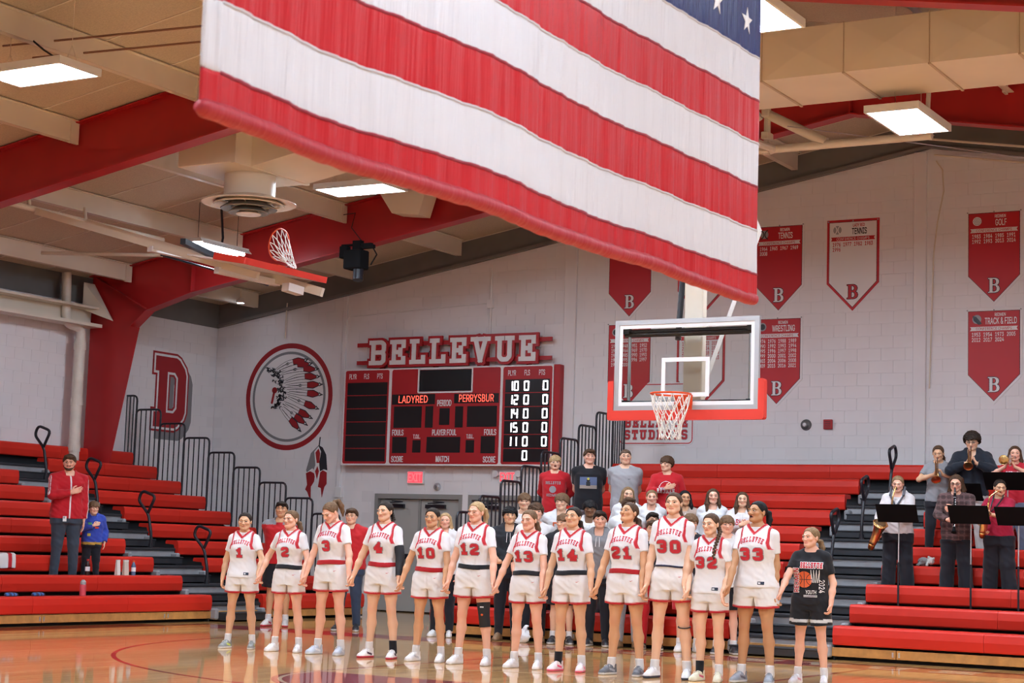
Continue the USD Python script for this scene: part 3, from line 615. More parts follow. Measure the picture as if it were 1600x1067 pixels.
for s, x, z, h, a in (('FOULS', -10.19, 3.27, .105, 'l'), ('FOULS', -7.93, 3.27, .105, 'r'), ('PLAYER FOUL', -9.04, 3.27, .105, 'c'), ('SCORE', -10.19, 2.775, .105, 'l'), ('SCORE', -7.93, 2.775, .105, 'r'), ('MATCH', -9.06, 2.78, .105, 'c'), ('PERIOD', -9.06, 3.81, .11, 'c'), ('T.O.L.', -9.64, 3.21, .075, 'c'), ('T.O.L.', -8.48, 3.21, .075, 'c'), ('DAKTRONICS', -9.05, 4.512, .022, 'c')):
    put_text(s, x, z, h, 1.0 if s[0] == 'D' and len(s) > 6 else .55, anchor=a, d=.024)
SEG = {'0': 'abcdef', '1': 'bc', '2': 'abged', '4': 'fgbc', '5': 'afgcd', '-': ''}
def segs(ch, x, z, w, h, tk=.021):
    S = {'a': rect(x + tk * .7, z + h - tk, x + w - tk * .7, z + h), 'd': rect(x + tk * .7, z, x + w - tk * .7, z + tk), 'g': rect(x + tk * .7, z + h / 2 - tk / 2, x + w - tk * .7, z + h / 2 + tk / 2),
         'f': rect(x, z + h / 2 + .004, x + tk, z + h - tk * .4), 'b': rect(x + w - tk, z + h / 2 + .004, x + w, z + h - tk * .4), 'e': rect(x, z + tk * .4, x + tk, z + h / 2 - .004), 'c': rect(x + w - tk, z + tk * .4, x + w, z + h / 2 - .004)}
    return [S[s].buffer(.004) for s in SEG[ch]]
for k, s in enumerate(('10', '12', '14', '15', '11', '')):
    z = 2.785 + .2505 * (5 - k) + .03
    for j, ch in enumerate(s): mk('led_digit', on_board(shapely.union_all(segs(ch, -7.70 + .115 * j, z, .092, .175)), .019), M_ledw, t)
    mk('led_digit', on_board(shapely.union_all(segs('0', -7.38, z, .105, .175)), .019), M_ledw, t)
    if s: mk('led_digit', on_board(shapely.union_all(segs('0', -6.99, z, .105, .175)), .019), M_ledw, t)
for s, xc, zc in (('LADYRED', -9.75, 3.875), ('PERRYSBUR', -8.375, 3.88)):
    mk('led_team_name', on_board(affinity.scale(sans(s, .135, False, .78 if len(s) < 8 else .70, xc, zc, 'c'), 1, 1), .019), M_ledr, t)
t = thing('school_sign', 'red and white BELLEVUE letter sign standing on top of the scoreboard', 'sign')
zb, hh = 4.60, .47
word = 'BELLEVUE'; cx = -10.78; letters = []
for ch in word:
    g = slab(ch, hh, .175, .84, 0, 0, 0); b = g.bounds; letters.append((affinity.translate(g, cx - b[0], zb), ch)); cx += (b[2] - b[0]) + .085
k_ = (-7.16 - -10.78) / (cx - .085 - -10.78)
letters = [affinity.scale(g, k_, 1, origin=(-10.78, 0)) for g, _ in letters]
for g in letters:
    mk('letter_backing', stand(ext(g.buffer(.048, join_style='mitre'), .05), W_ - .16), M_dkred, t); mk('letter', stand(ext(g, .02), W_ - .208), M_white, t)
for z in (4.62, 4.96): mk('red_bar', box(-11.11, -6.87, W_ - .15, W_ - .12, z, z + .075), M_dkred, t)
mk('stand_off', [box(x, x + .05, W_ - .12, W_, 4.5, 5.0) for x in (-10.6, -9.4, -8.3, -7.4)], M_dkred, t)
mk('sign_cable', tube([(-9.75, W_ - .05, 5.0), (-9.8, W_ - .05, 4.85), (-9.6, W_ - .04, 4.75), (-9.5, W_ - .05, 4.9), (-9.4, W_ - .04, 4.72)], .012, 6), M_black, t)

# ---------------------------------------------------------------- murals
t = thing('letter_mural', 'big red block letter D painted on the left wall behind the railings', 'mural')
D = slab('D', 1.46, .26, .82, 0, 0, 0); b = D.bounds; D = affinity.translate(affinity.scale(D, 1.0 / (b[2] - b[0]), 1, origin=(b[0], 0)), 7.5 - b[0], 3.31)
Dm = lambda g, d, m, n='letter_layer': mk(n, face_x(ext(g, d), L_ + .001), m, t)
Dm(affinity.translate(D.buffer(.03, join_style='mitre'), .13, -.16), .003, M_graypaint, 'letter_shadow'); Dm(D.buffer(.04, join_style='mitre'), .006, M_murred); Dm(D, .008, M_white); Dm(D.buffer(-.045, join_style='mitre'), .010, M_murred)
t = thing('emblem_mural', 'round painted emblem with feather headdress in red and gray rings left of the scoreboard', 'mural')
ec = (-12.80, 4.055)
def ring(r1, r2): return sg.Point(ec).buffer(r1, quad_segs=24).difference(sg.Point(ec).buffer(r2, quad_segs=24))
put = lambda g, m, d, n: mk(n, stand(ext(g, d), W_ - .0005), m, t)
put(sg.Point(ec).buffer(1.05, quad_segs=24), M_white, .002, 'white_disc'); put(ring(1.05, .95), M_murred, .005, 'red_ring'); put(ring(.885, .835), M_graypaint, .005, 'gray_ring')
cr = lambda x, y: (-12.80 + ((360 + x / 3.81) - 452) / 64.5, 4.055 - ((510 + y / 3.81) - 620) / 80.5)
roots = [cr(*q) for q in ((262, 262), (275, 268), (290, 282), (302, 300), (318, 330), (330, 356), (338, 385), (336, 412), (330, 436), (322, 455), (312, 470), (304, 482))]
tips = [cr(*q) for q in ((432, 204), (458, 226), (496, 258), (506, 304), (522, 350), (524, 408), (508, 486), (474, 540), (448, 576), (414, 608))]
rts = [roots[int(round(k * 11 / 9))] for k in range(10)]
for k, ((rx, rz), (px, pz)) in enumerate(zip(rts, tips)):
    r_ = np.array((rx, rz)); v = np.array((px, pz)) - r_; Lf = np.linalg.norm(v); v /= Lf; n_ = np.array([-v[1], v[0]]); bow = (.05 if k < 4 else .0)
    def leaf(a, b, w0, w1, w2, m=12):
        s_ = np.linspace(0, 1, m); ww = np.interp(s_, (0, .5, 1), (w0, w1, w2)); P_ = [r_ + v * (a + (b - a) * q) + n_ * (bow * math.sin(math.pi * (a + (b - a) * q) / Lf)) for q in s_]
        return sg.Polygon([p_ + n_ * w for p_, w in zip(P_, ww)] + [p_ - n_ * w for p_, w in list(zip(P_, ww))[::-1]])
    lt = .25
    put(leaf(.0, Lf - lt + .05, .030, .058, .060), M_murblack, .004 + .0002 * k, 'feather_outline'); put(leaf(.0, Lf - lt + .05, .022, .049, .052), M_white, .0055 + .0002 * k, 'feather'); put(leaf(.05, Lf - lt, .004, .007, .003), M_murblack, .008, 'feather_quill')
    if k % 2 == 0: put(leaf(Lf * .35, Lf * .55, .002, .03, .004).difference(leaf(0, Lf, .012, .012, .012)), M_murblack, .008, 'feather_split')
    put(leaf(Lf - lt, Lf + .01, .050, .066, .022).buffer(.010), M_murblack, .0085 + .0002 * k, 'tip_outline'); put(leaf(Lf - lt, Lf + .01, .044, .060, .018), M_murred, .011 + .0002 * k, 'feather_tip')
    e_ = np.array((px, pz)) + v * .03; put(sg.LineString([e_ + n_ * .035, e_ + v * .04, e_ - n_ * .03, e_ + v * .08, e_ + n_ * .02]).buffer(.0065), M_murblack, .006, 'feather_tuft')
rs = random.Random(3)
for i in range(95):
    q = i / 95 * 11; k = int(q); x = roots[k][0] + (roots[min(k + 1, 11)][0] - roots[k][0]) * (q - k) - .07; z = roots[k][1] + (roots[min(k + 1, 11)][1] - roots[k][1]) * (q - k)
    dx, dz = rs.uniform(-.13, .07), rs.uniform(-.06, .06); a = rs.uniform(0, 6.28)
    put(sg.LineString([(x + dx, z + dz), (x + dx + .035 * math.cos(a), z + dz + .035 * math.sin(a)), (x + dx + .045 * math.cos(a + .9), z + dz + .045 * math.sin(a + .9))]).buffer(.0075), M_murblack, .0125, 'fur_stroke')
put(sg.Point(cr(265, 380)).buffer(.06), M_murred, .013, 'rosette'); put(sg.LineString([cr(262, 395), cr(252, 455)]).buffer(.022), M_murred, .013, 'ribbon')
t = thing('feather_mural', 'painted pair of hanging feathers below the round emblem', 'mural')
def feather(q, m, d, n='feather'): mk(n, stand(ext(sg.Polygon(q), d), W_ - .0005), m, t)
mk('cord', stand(ext(sg.LineString([(-12.0, 3.25), (-12.02, 3.02)]).buffer(.012), .004), W_ - .0005), M_murblack, t)
feather([(-12.03, 3.1), (-12.2, 2.95), (-12.3, 2.62), (-12.28, 2.58), (-12.15, 2.66), (-12.1, 2.6), (-12.05, 2.85)], M_graypaint, .004); feather([(-12.3, 2.56), (-12.2, 2.60), (-12.08, 2.55), (-12.1, 2.4), (-12.17, 2.3), (-12.16, 2.02), (-12.25, 2.2), (-12.3, 2.25), (-12.26, 2.34)], M_murred, .006)
feather([(-12.02, 3.1), (-11.93, 3.06), (-11.84, 2.92), (-11.80, 2.62), (-11.88, 2.64), (-11.97, 2.6), (-12.0, 2.8)], M_murblack, .005); feather([(-11.96, 2.58), (-11.9, 2.62), (-11.81, 2.58), (-11.8, 2.36), (-11.85, 2.3), (-11.9, 2.1), (-11.93, 2.28), (-12.0, 2.3), (-11.98, 2.42)], M_murred, .007)
feather([(-12.02, 3.08), (-12.12, 2.98), (-12.08, 2.72), (-12.12, 2.62), (-12.06, 2.42), (-12.0, 2.36), (-11.97, 2.62), (-12.0, 2.72), (-11.96, 2.98)], M_white, .008); feather([(-12.02, 3.04), (-12.09, 2.96), (-12.05, 2.76), (-11.99, 2.76), (-11.98, 2.95)], M_murred, .010); feather([(-12.03, 2.70), (-12.08, 2.6), (-12.03, 2.44), (-11.99, 2.6)], M_murred, .010)
t = thing('student_sign', 'white BELLEVUE STUDENTS sign with red rounded outline behind the net', 'sign')
q = rrect(-5.56, 3.10, -4.12, 4.18, .1)
put(q, M_white, .012, 'plate'); put(q.buffer(-.02).difference(q.buffer(-.036)), M_red, .015, 'red_outline')
for s, z in (('BELLEVUE', 3.405), ('STUDENTS', 3.195)):
    g = slab(s, .165, .2, .95, .28, -4.84, z, 'c'); b = g.bounds; g = affinity.scale(g, 1.2 / (b[2] - b[0]), 1, origin=(-4.84, 0)); put(g.buffer(.010), M_silver, .014, 'lettering_edge'); put(g, M_red, .018, 'lettering')

# ---------------------------------------------------------------- champion banners
def banner(label, x0, ztop, sport, team, years, white, icon, x1=None):
    w = .90; t = thing('wall_banner', label, 'banner', (x0 + w / 2, W_ - .001, ztop))
    hw = w / 2
    shape = sg.Polygon([(-hw, 0), (hw, 0), (hw, -1.07), (0, -1.53), (-hw, -1.07)])
    P = lambda g, m, d, n: mk(n, stand(ext(g, d), 0), m, t)
    inner = shape.buffer(-.045, join_style='mitre')
    red, paper = (M_red, M_white)
    P(shape, red if white else paper, .008, 'board'); P(inner.buffer(.008, join_style='mitre'), mat('banner_edge', (.06, .05, .06), .6), .010, 'edge_line'); P(inner, paper if white else red, .012, 'field')
    ink = red if white else paper
    P(sans(team, .05, True, .62, .10, -.125, 'c'), ink, .014, 'team_name')
    g = sans(sport, .10, True, .50, .11, -.25, 'c'); b = g.bounds
    if b[2] - b[0] > .56: g = affinity.scale(g, .56 / (b[2] - b[0]), 1, origin=(.11, 0))
    P(g, M_black if white else paper, .014, 'sport_name')
    P(sg.Point(-.27, -.17).buffer(.072), M_silver if not icon == 'golf' else paper, .013, 'sport_icon')
    if icon == 'tennis': P(sg.LineString(arc((-.36, 0, -.17), .08, -70, 70, 9)[:, [0, 2]]).buffer(.008).union(sg.LineString(arc((-.18, 0, -.17), .08, 110, 250, 9)[:, [0, 2]]).buffer(.008)), M_black if not white else M_white, .0145, 'icon_detail')
    elif icon == 'golf': P(shapely.union_all([sg.Point(-.27 + .027 * (i + .5 * (j % 2)), -.17 + .024 * j).buffer(.007) for i in range(-2, 3) for j in range(-2, 3) if i * i + j * j < 6]), M_silver, .0145, 'icon_detail')
    elif icon == 'shoe': P(sg.Polygon([(-.34, -.11), (-.28, -.13), (-.22, -.2), (-.19, -.24), (-.24, -.26), (-.32, -.19)]), M_black, .0145, 'icon_detail')
    else: P(sg.Point(-.27, -.17).buffer(.05), M_black, .0145, 'icon_detail')
    rb = sg.Polygon([(-.38, -.29), (.38, -.29), (.36, -.32), (.38, -.355), (-.38, -.355), (-.36, -.32)]); P(rb, ink, .014, 'ribbon')
    P(sans('CONFERENCE CHAMPS', .042, False, .88, 0, -.343, 'c'), paper if white else red, .016, 'ribbon_lettering')
    for k, yv in enumerate(years): P(sans(yv, .062, True, .66, -.35 + (k % 4) * .185, -.445 - (k // 4) * .083), ink, .014, 'year')
    bb = serifB(.235, 0, -1.33); P(bb.buffer(.01), M_black, .0135, 'letter_edge'); P(bb, ink, .016, 'letter')
    mk('screw', [stand(ext(sg.Point(sx, -.025).buffer(.012), .016), 0) for sx in (-hw + .025, 0, hw - .025)], M_silver, t)
ROW1, ROW2 = 6.84, 5.26
banner('red pennant banner with white B above the glass hoop, mostly hidden by the flag', -5.86, ROW1, 'SOCCER', 'REDMEN', [], False, 'ball')
banner('white pennant banner with red border half hidden behind flag hem and hoop mast', -4.48, ROW1, 'SOCCER', 'LADY RED', [], True, 'ball')
banner('red tennis banner listing 1964 to 2008 partly behind the flag edge', -3.06, ROW1, 'TENNIS', 'REDMEN', ['1964', '1965', '1967', '1969', '2008'], False, 'tennis')
banner('white tennis banner with red border alone right of the flag', -1.76, ROW1, 'TENNIS', 'LADY RED', ['1976', '1977', '1982', '1983', '1996'], True, 'tennis')
banner('red golf banner at the upper right with a golf ball', .58, ROW1, 'GOLF', 'REDMEN', ['1983', '1984', '1985', '1991', '1992', '1993', '2013', '2014'], False, 'golf')
banner('red banner listing years seen through the left part of the glass backboard', -5.84, ROW2, 'BASEBALL', 'REDMEN', ['1947', '1948', '1951', '1952', '1954', '1964', '1969', '1970', '1975', '1985', '1990', '1993', '1994', '1995', '1996', '1997', '1999', '2000'], False, 'ball')
banner('white banner with red border seen through the middle of the glass backboard', -4.47, ROW2, 'VOLLEYBALL', 'LADY RED', ['1971', '1998', '2003', '2011', '2012', '2013', '2014', '2015', '2016', '2017', '2018', '2019', '2020', '2021', '2022', '2023'], True, 'ball')
banner('red wrestling banner with many years right of the glass backboard', -3.07, ROW2, 'WRESTLING', 'REDMEN', ['1974', '1976', '1988', '1989', '1990', '1992', '1993', '1994', '1995', '1996', '1997', '1998', '1999', '2000', '2001', '2002', '2003', '2004', '2006', '2008', '2009', '2015', '2016', '2021'], False, 'wrestle')
banner('red track and field banner with a shoe below the golf banner', .58, ROW2, 'TRACK & FIELD', 'REDMEN', ['1953', '1954', '1973', '2005', '2012', '2017', '2024'], False, 'shoe')

# ---------------------------------------------------------------- doors, exit signs, small wall things
for i, (x0, x1) in enumerate(((-10.66, -8.72), (-8.60, -6.68))):
    t = thing(f'door_{i + 1}', kind='structure')
    fr_ = rect(x0, 0, x1, 2.19).difference(rect(x0 + .08, -.1, x1 - .08, 2.10)); mk('frame', stand(ext(fr_, .22), W_ + .2), M_dframe, t)
    xm = (x0 + x1) / 2
    for a, b in ((x0 + .09, xm - .03), (xm + .03, x1 - .09)):
        mk('leaf', cbox(a, b, W_ + .06, W_ + .11, .02, 2.09), M_door, t)
        mk('closer', [box(a + .12, a + .55, W_ + .0, W_ + .06, 1.93, 2.0), bar((a + .2, W_ - .02, 2.02), (a + .6, W_ - .12, 2.04), .03, .02), bar((a + .6, W_ - .12, 2.04), (a + .3, W_ + .0, 2.06), .03, .02)], M_black, t)
        mk('push_bar', [box(a + .08, b - .08, W_ - .02, W_ + .04, .98, 1.08)], M_black, t)
    mk('mullion', box(xm - .028, xm + .028, W_ + .05, W_ + .12, 0, 2.10), M_dframe, t)
    mk('dark_lobby', box(x0 - .1, x1 + .1, W_ + .24, W_ + .27, 0, 2.3), M_under, t)
mk('trim_6', box(-8.72, -8.60, W_ - .02, W_ + .2, 0, 2.24), M_wall, kind='structure')
for k, (xc, zc, lab) in enumerate(((-9.745, 2.5, 'red lit exit sign over the left double door'), (-7.76, 2.52, 'red EXIT sign with lamp heads partly behind the black end rails'))):
    t = thing('exit_sign', lab, 'exit sign', (xc, W_ - .06, zc))
    mk('case', cbox(-.18, .18, 0, .058, -.12, .12, .01), M_white, t); mk('face', box(-.16, .16, -.004, .001, -.10, .10), mat('exit_face', (.75, .62, .62), .5) if k else M_exit, t)
    mk('lettering', stand(ext(sans('EXIT', .15, True, .62, 0, -.075, 'c'), .003), -.0045), M_exit if k else mat('exit_letter', (.9, .25, .28), .5, emit=.5), t)
    if k:
        mk('lamp_head', [stand(ext(sg.Point(s * .24, .06).buffer(.06), .06), .02) for s in (-1, 1)], M_white, t)
        mk('lamp_arm', [box(min(0, s * .24), max(0, s * .24), .02, .04, .03, .06) for s in (-1, 1)], M_white, t)
def dome(name, label, cat, x, z, r, m, m2, y=W_):
    t = thing(name, label, cat, (x, y, z))
    q = lathe([(0, .075), (r * .5, .07), (r * .85, .045), (r, .0), (0, 0)], 24); v = q.vertices; q.vertices = np.c_[v[:, 0], -v[:, 2], v[:, 1]]; mk('gong', q, m, t, smooth=30)
    q = lathe([(0, .09), (r * .3, .088), (r * .36, .07), (0, .07)], 16); v = q.vertices; q.vertices = np.c_[v[:, 0], -v[:, 2], v[:, 1]]; mk('cap', q, m2, t)
dome('bell', 'round gray alarm bell on the wall right of the hoop', 'bell', -2.09, 3.43, .095, mat('bell_gray', (.16, .16, .16), .4, metal=.5), M_alu)
dome('door_chime', 'small round gray speaker above the double door', 'speaker', -9.28, 2.33, .075, M_alu, M_graypaint)
t = thing('fire_alarm', 'dark red square alarm box on the wall beside the bell', 'alarm', (-1.70, W_, 3.435))
mk('box', cbox(-.075, .075, -.05, 0, -.08, .08, .008), M_dkred, t); mk('grille', [box(-.05, .05, -.056, -.05, z, z + .012) for z in (-.05, -.02, .01, .04)], mat('alarm_dark', (.12, .01, .01), .5), t)
t = thing('wall_notice', 'white paper notice on the wall left of the double door', 'paper', (-11.15, W_, 1.45)); mk('sheet', box(-.13, .13, -.004, 0, -.17, .17), M_white, t)

# ---------------------------------------------------------------- bleachers
def seat_profile(): return [(0, -.115), (.012, -.03), (.03, -.006), (.05, 0), (.26, 0), (.275, -.02), (.275, -.06), (.10, -.07), (.05, -.225), (.03, -.235), (.012, -.22)]
def module(L):
    p = sg.Polygon(seat_profile()); m = ext(p, L)                     # xy profile (depth, height), z along
    tabs = []
    k = int(L / .4572)
    for i in range(k): tabs.append(box(.014, .024, -.062, -.035, (i + .5) * L / k - .05, (i + .5) * L / k + .05))
    return trimesh.util.concatenate([m] + tabs)
def bleacher(label, nrow, ox, d, z1, dz, place, secs, aisle, outer, full_from, rails, hrails, rail_at):
    """place(u along, w depth, z) -> world vertices; rows rise with w"""
    t = thing('bleacher_bank', label, 'bleachers')
    PL = lambda m: (lambda v: trimesh.Trimesh(place(v[:, 0], v[:, 1], v[:, 2]), m.faces if not FLIP else m.faces[:, ::-1], process=False))(np.asarray(m.vertices))
    for k in range(nrow):
        row = thing('bench_row', parent=t)
        zs, w0 = z1 + dz * k, ox + d * k
        spans = secs if k < full_from else [(secs[0][0], secs[-1][1])]
        for a, b in spans:
            n = max(1, round((b - a) / 1.83)); L = (b - a) / n
            for i in range(n):
                m = module(L - .004); v = np.asarray(m.vertices); q = trimesh.Trimesh(np.c_[a + i * L + .002 + v[:, 2], w0 + v[:, 0], zs + v[:, 1]], m.faces, process=False)
                mk('seat_module', PL(q), M_bench, row)
        zd = dz * (k + 1) if k else 0
    U0, U1 = secs[0][0], secs[-1][1]
    a0, a1 = aisle
    for k in range(nrow):
        zt, w0 = dz * (k + 1), ox + d * k + .06
        if k == nrow - 1: d_ = .5
        else: d_ = d
        lo = dz * k
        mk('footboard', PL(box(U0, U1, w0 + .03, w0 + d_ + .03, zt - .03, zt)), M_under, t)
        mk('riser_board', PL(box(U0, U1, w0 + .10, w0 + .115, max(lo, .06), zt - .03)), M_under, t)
        if k < full_from:
            e = .012
            # gray riser above, black half step below, black nosing
            mk('aisle_riser', PL(cbox(a0 + e, a1 - e, w0 + .005, w0 + .1, zt - .135, zt - .034, .004)), M_step, t)
            mk('aisle_nosing', PL(cbox(a0 + e, a1 - e, w0 - .02, w0 + d_, zt - .036, zt + .004, .006)), M_tread, t)
            if lo >= 0 and k >= 0:
                mk('aisle_step', [PL(cbox(a0 + .10, a1 - .10, w0 - .25, w0 + .01, lo + .02, zt - .130, .008)), PL(cbox(a0 + .09, a1 - .09, w0 - .262, w0, zt - .150, zt - .128, .006))], M_tread, t)
                mk('step_end', [PL(cbox(u, u + .085, w0 - .13, w0 + .02, lo + .03, zt - .07, .02)) for u in (a0 + e, a1 - .085 - e)], M_step, t)
        for u in (a0 - .02, a1 + .005):
            if k < full_from: mk('row_end_panel', PL(box(u, u + .015, w0 - .02, w0 + .3, lo, z1 + dz * k - .23)), M_under, t)
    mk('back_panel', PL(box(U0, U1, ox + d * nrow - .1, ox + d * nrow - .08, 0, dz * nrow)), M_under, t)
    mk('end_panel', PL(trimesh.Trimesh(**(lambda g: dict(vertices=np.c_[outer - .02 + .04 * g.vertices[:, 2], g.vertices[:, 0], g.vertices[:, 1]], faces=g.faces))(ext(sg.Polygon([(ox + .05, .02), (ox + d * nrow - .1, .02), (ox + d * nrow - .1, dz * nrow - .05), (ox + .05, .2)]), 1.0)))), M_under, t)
    # wooden kickboards at the floor, in lengths
    n = max(1, round((U1 - U0) / 2.4)); L = (U1 - U0) / n
    for i in range(n):
        mk('kickboard', PL(cbox(U0 + i * L + .004, U0 + (i + 1) * L - .004, ox + .03, ox + .07, .045, .155, .006)), M_kick, t)
        mk('hinge', [PL(box(U0 + i * L - .05 + .08 * j, U0 + i * L - .03 + .08 * j, ox + .022, ox + .03, .07, .13)) for j in (0, 1)], M_alu, t)
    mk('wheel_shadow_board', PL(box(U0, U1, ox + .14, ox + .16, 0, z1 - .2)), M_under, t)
    for k in rails:     # end rails: upside-down U frames with bars
        w0 = ox + d * (k - 1) + .03; zt = z1 + dz * (k - 1) + 1.07; zb = dz * k - .05; u = rail_at
        wd = .60 if k < nrow else .42
        fr = rounded([(u, w0, zb), (u, w0, zt), (u, w0 + wd, zt), (u, w0 + wd, zb)], .1)
        rl = thing('end_rail', parent=t)
        mk('rail_frame', PL(tube(fr, .019, 8)), M_black, rl, smooth=True)
        for i in range(1, 5): mk('rail_bar', PL(tube([(u, w0 + wd * i / 5, zb), (u, w0 + wd * i / 5, zt)], .0125, 6)), M_black, rl)
    for k in hrails:    # looped hand rails in the aisle
        w0 = ox + d * (k - 1) + .22; zb = dz * k; u = HU
        J = (w0 + .02, zb + .56)
        loop = [(J[0] - .01, J[1] - .02), (J[0] + .22, J[1] + .20), (J[0] + .15, J[1] + .36), (J[0] - .14, J[1] + .27), J]
        pts = [(u, w0 - .07, zb), (u, w0 - .07, zb + .22)] + [(u, a, b) for a, b in loop]
        mk('hand_rail', PL(tube(rounded(pts, .08), .024, 8)), M_black, t, smooth=True)
        mk('rail_socket', PL(tube([(u, w0 - .07, zb), (u, w0 - .07, zb + .07)], .036, 10)), M_black, t)
    return t
FLIP = False; HU = .12
bleacher('red bleachers below the banners with students and the band standing on them', 10, 2.6, .61, .42, .2545, lambda u, w, z: np.c_[u, w, z], [(-5.05, -.52), (.87, 8.4)], (-.52, .87), -5.05, 9, range(2, 11), (4, 6, 8), -5.05)
HU = 3.45
bleacher('red bleachers along the left wall with the man in the red jacket', 10, 9.02, .595, .40, .267, lambda u, w, z: np.c_[-w, u, z], [(-16.0, 2.70), (3.95, 6.75)], (2.70, 3.95), 6.75, 9, range(2, 11), (2, 4, 6, 8), 6.80)

# ---------------------------------------------------------------- people: one continuous skin surface each, clothes as fitted shells
def surface_nets(F, lo, h):
    """zero surface of a sampled field (negative inside) as a smooth triangle mesh"""
    nx, ny, nz = F.shape; S = F < 0
    c = S[:-1, :-1, :-1].astype(np.int8)
    for dx, dy, dz in ((1, 0, 0), (0, 1, 0), (0, 0, 1), (1, 1, 0), (1, 0, 1), (0, 1, 1), (1, 1, 1)):
        c = c + S[dx:nx - 1 + dx, dy:ny - 1 + dy, dz:nz - 1 + dz]
    mixed = (c > 0) & (c < 8); I = np.argwhere(mixed)
    if len(I) == 0: return np.zeros((0, 3)), np.zeros((0, 3), int)
    idx = np.full(mixed.shape, -1, np.int64); idx[mixed] = np.arange(len(I))
    cor = [(0, 0, 0), (1, 0, 0), (0, 1, 0), (1, 1, 0), (0, 0, 1), (1, 0, 1), (0, 1, 1), (1, 1, 1)]
    val = np.stack([F[I[:, 0] + a, I[:, 1] + b, I[:, 2] + d] for a, b, d in cor], 1)
    acc = np.zeros((len(I), 3)); cnt = np.zeros(len(I))
    for i in range(8):
        for k in range(3):
            j = i | (1 << k)
            if j == i: continue
            va, vb = val[:, i], val[:, j]; x = (va < 0) != (vb < 0)
            t = np.where(x, va / np.where(x, va - vb, 1), 0)
            p = np.array(cor[i], float)[None] + t[:, None] * (np.array(cor[j], float) - np.array(cor[i], float))
            acc += np.where(x[:, None], p, 0); cnt += x
    V = np.asarray(lo) + (I + acc / cnt[:, None]) * h
    Q = []
    for ax in range(3):
        o = [(1, 2), (2, 0), (0, 1)][ax]
        sl = [slice(1, -1)] * 3; sl[ax] = slice(0, None)
        a = S[tuple(slice(1, -1) if k != ax else slice(0, -1) for k in range(3))]; b = S[tuple(slice(1, -1) if k != ax else slice(1, None) for k in range(3))]
        E_ = np.argwhere(a != b)
        if not len(E_): continue
        up = a[tuple(E_.T)]; P = E_.copy()
        for k in range(3):
            if k != ax: P[:, k] += 1
        def cell(du, dv):
            q = P.copy(); q[:, o[0]] += du; q[:, o[1]] += dv; return idx[tuple(q.T)]
        q = np.stack([cell(-1, -1), cell(0, -1), cell(0, 0), cell(-1, 0)], 1)
        q[~up] = q[~up][:, ::-1]; Q.append(q)
    Q = np.vstack(Q); Q = Q[(Q >= 0).all(1)]
    return V, np.vstack([Q[:, [0, 1, 2]], Q[:, [0, 2, 3]]])
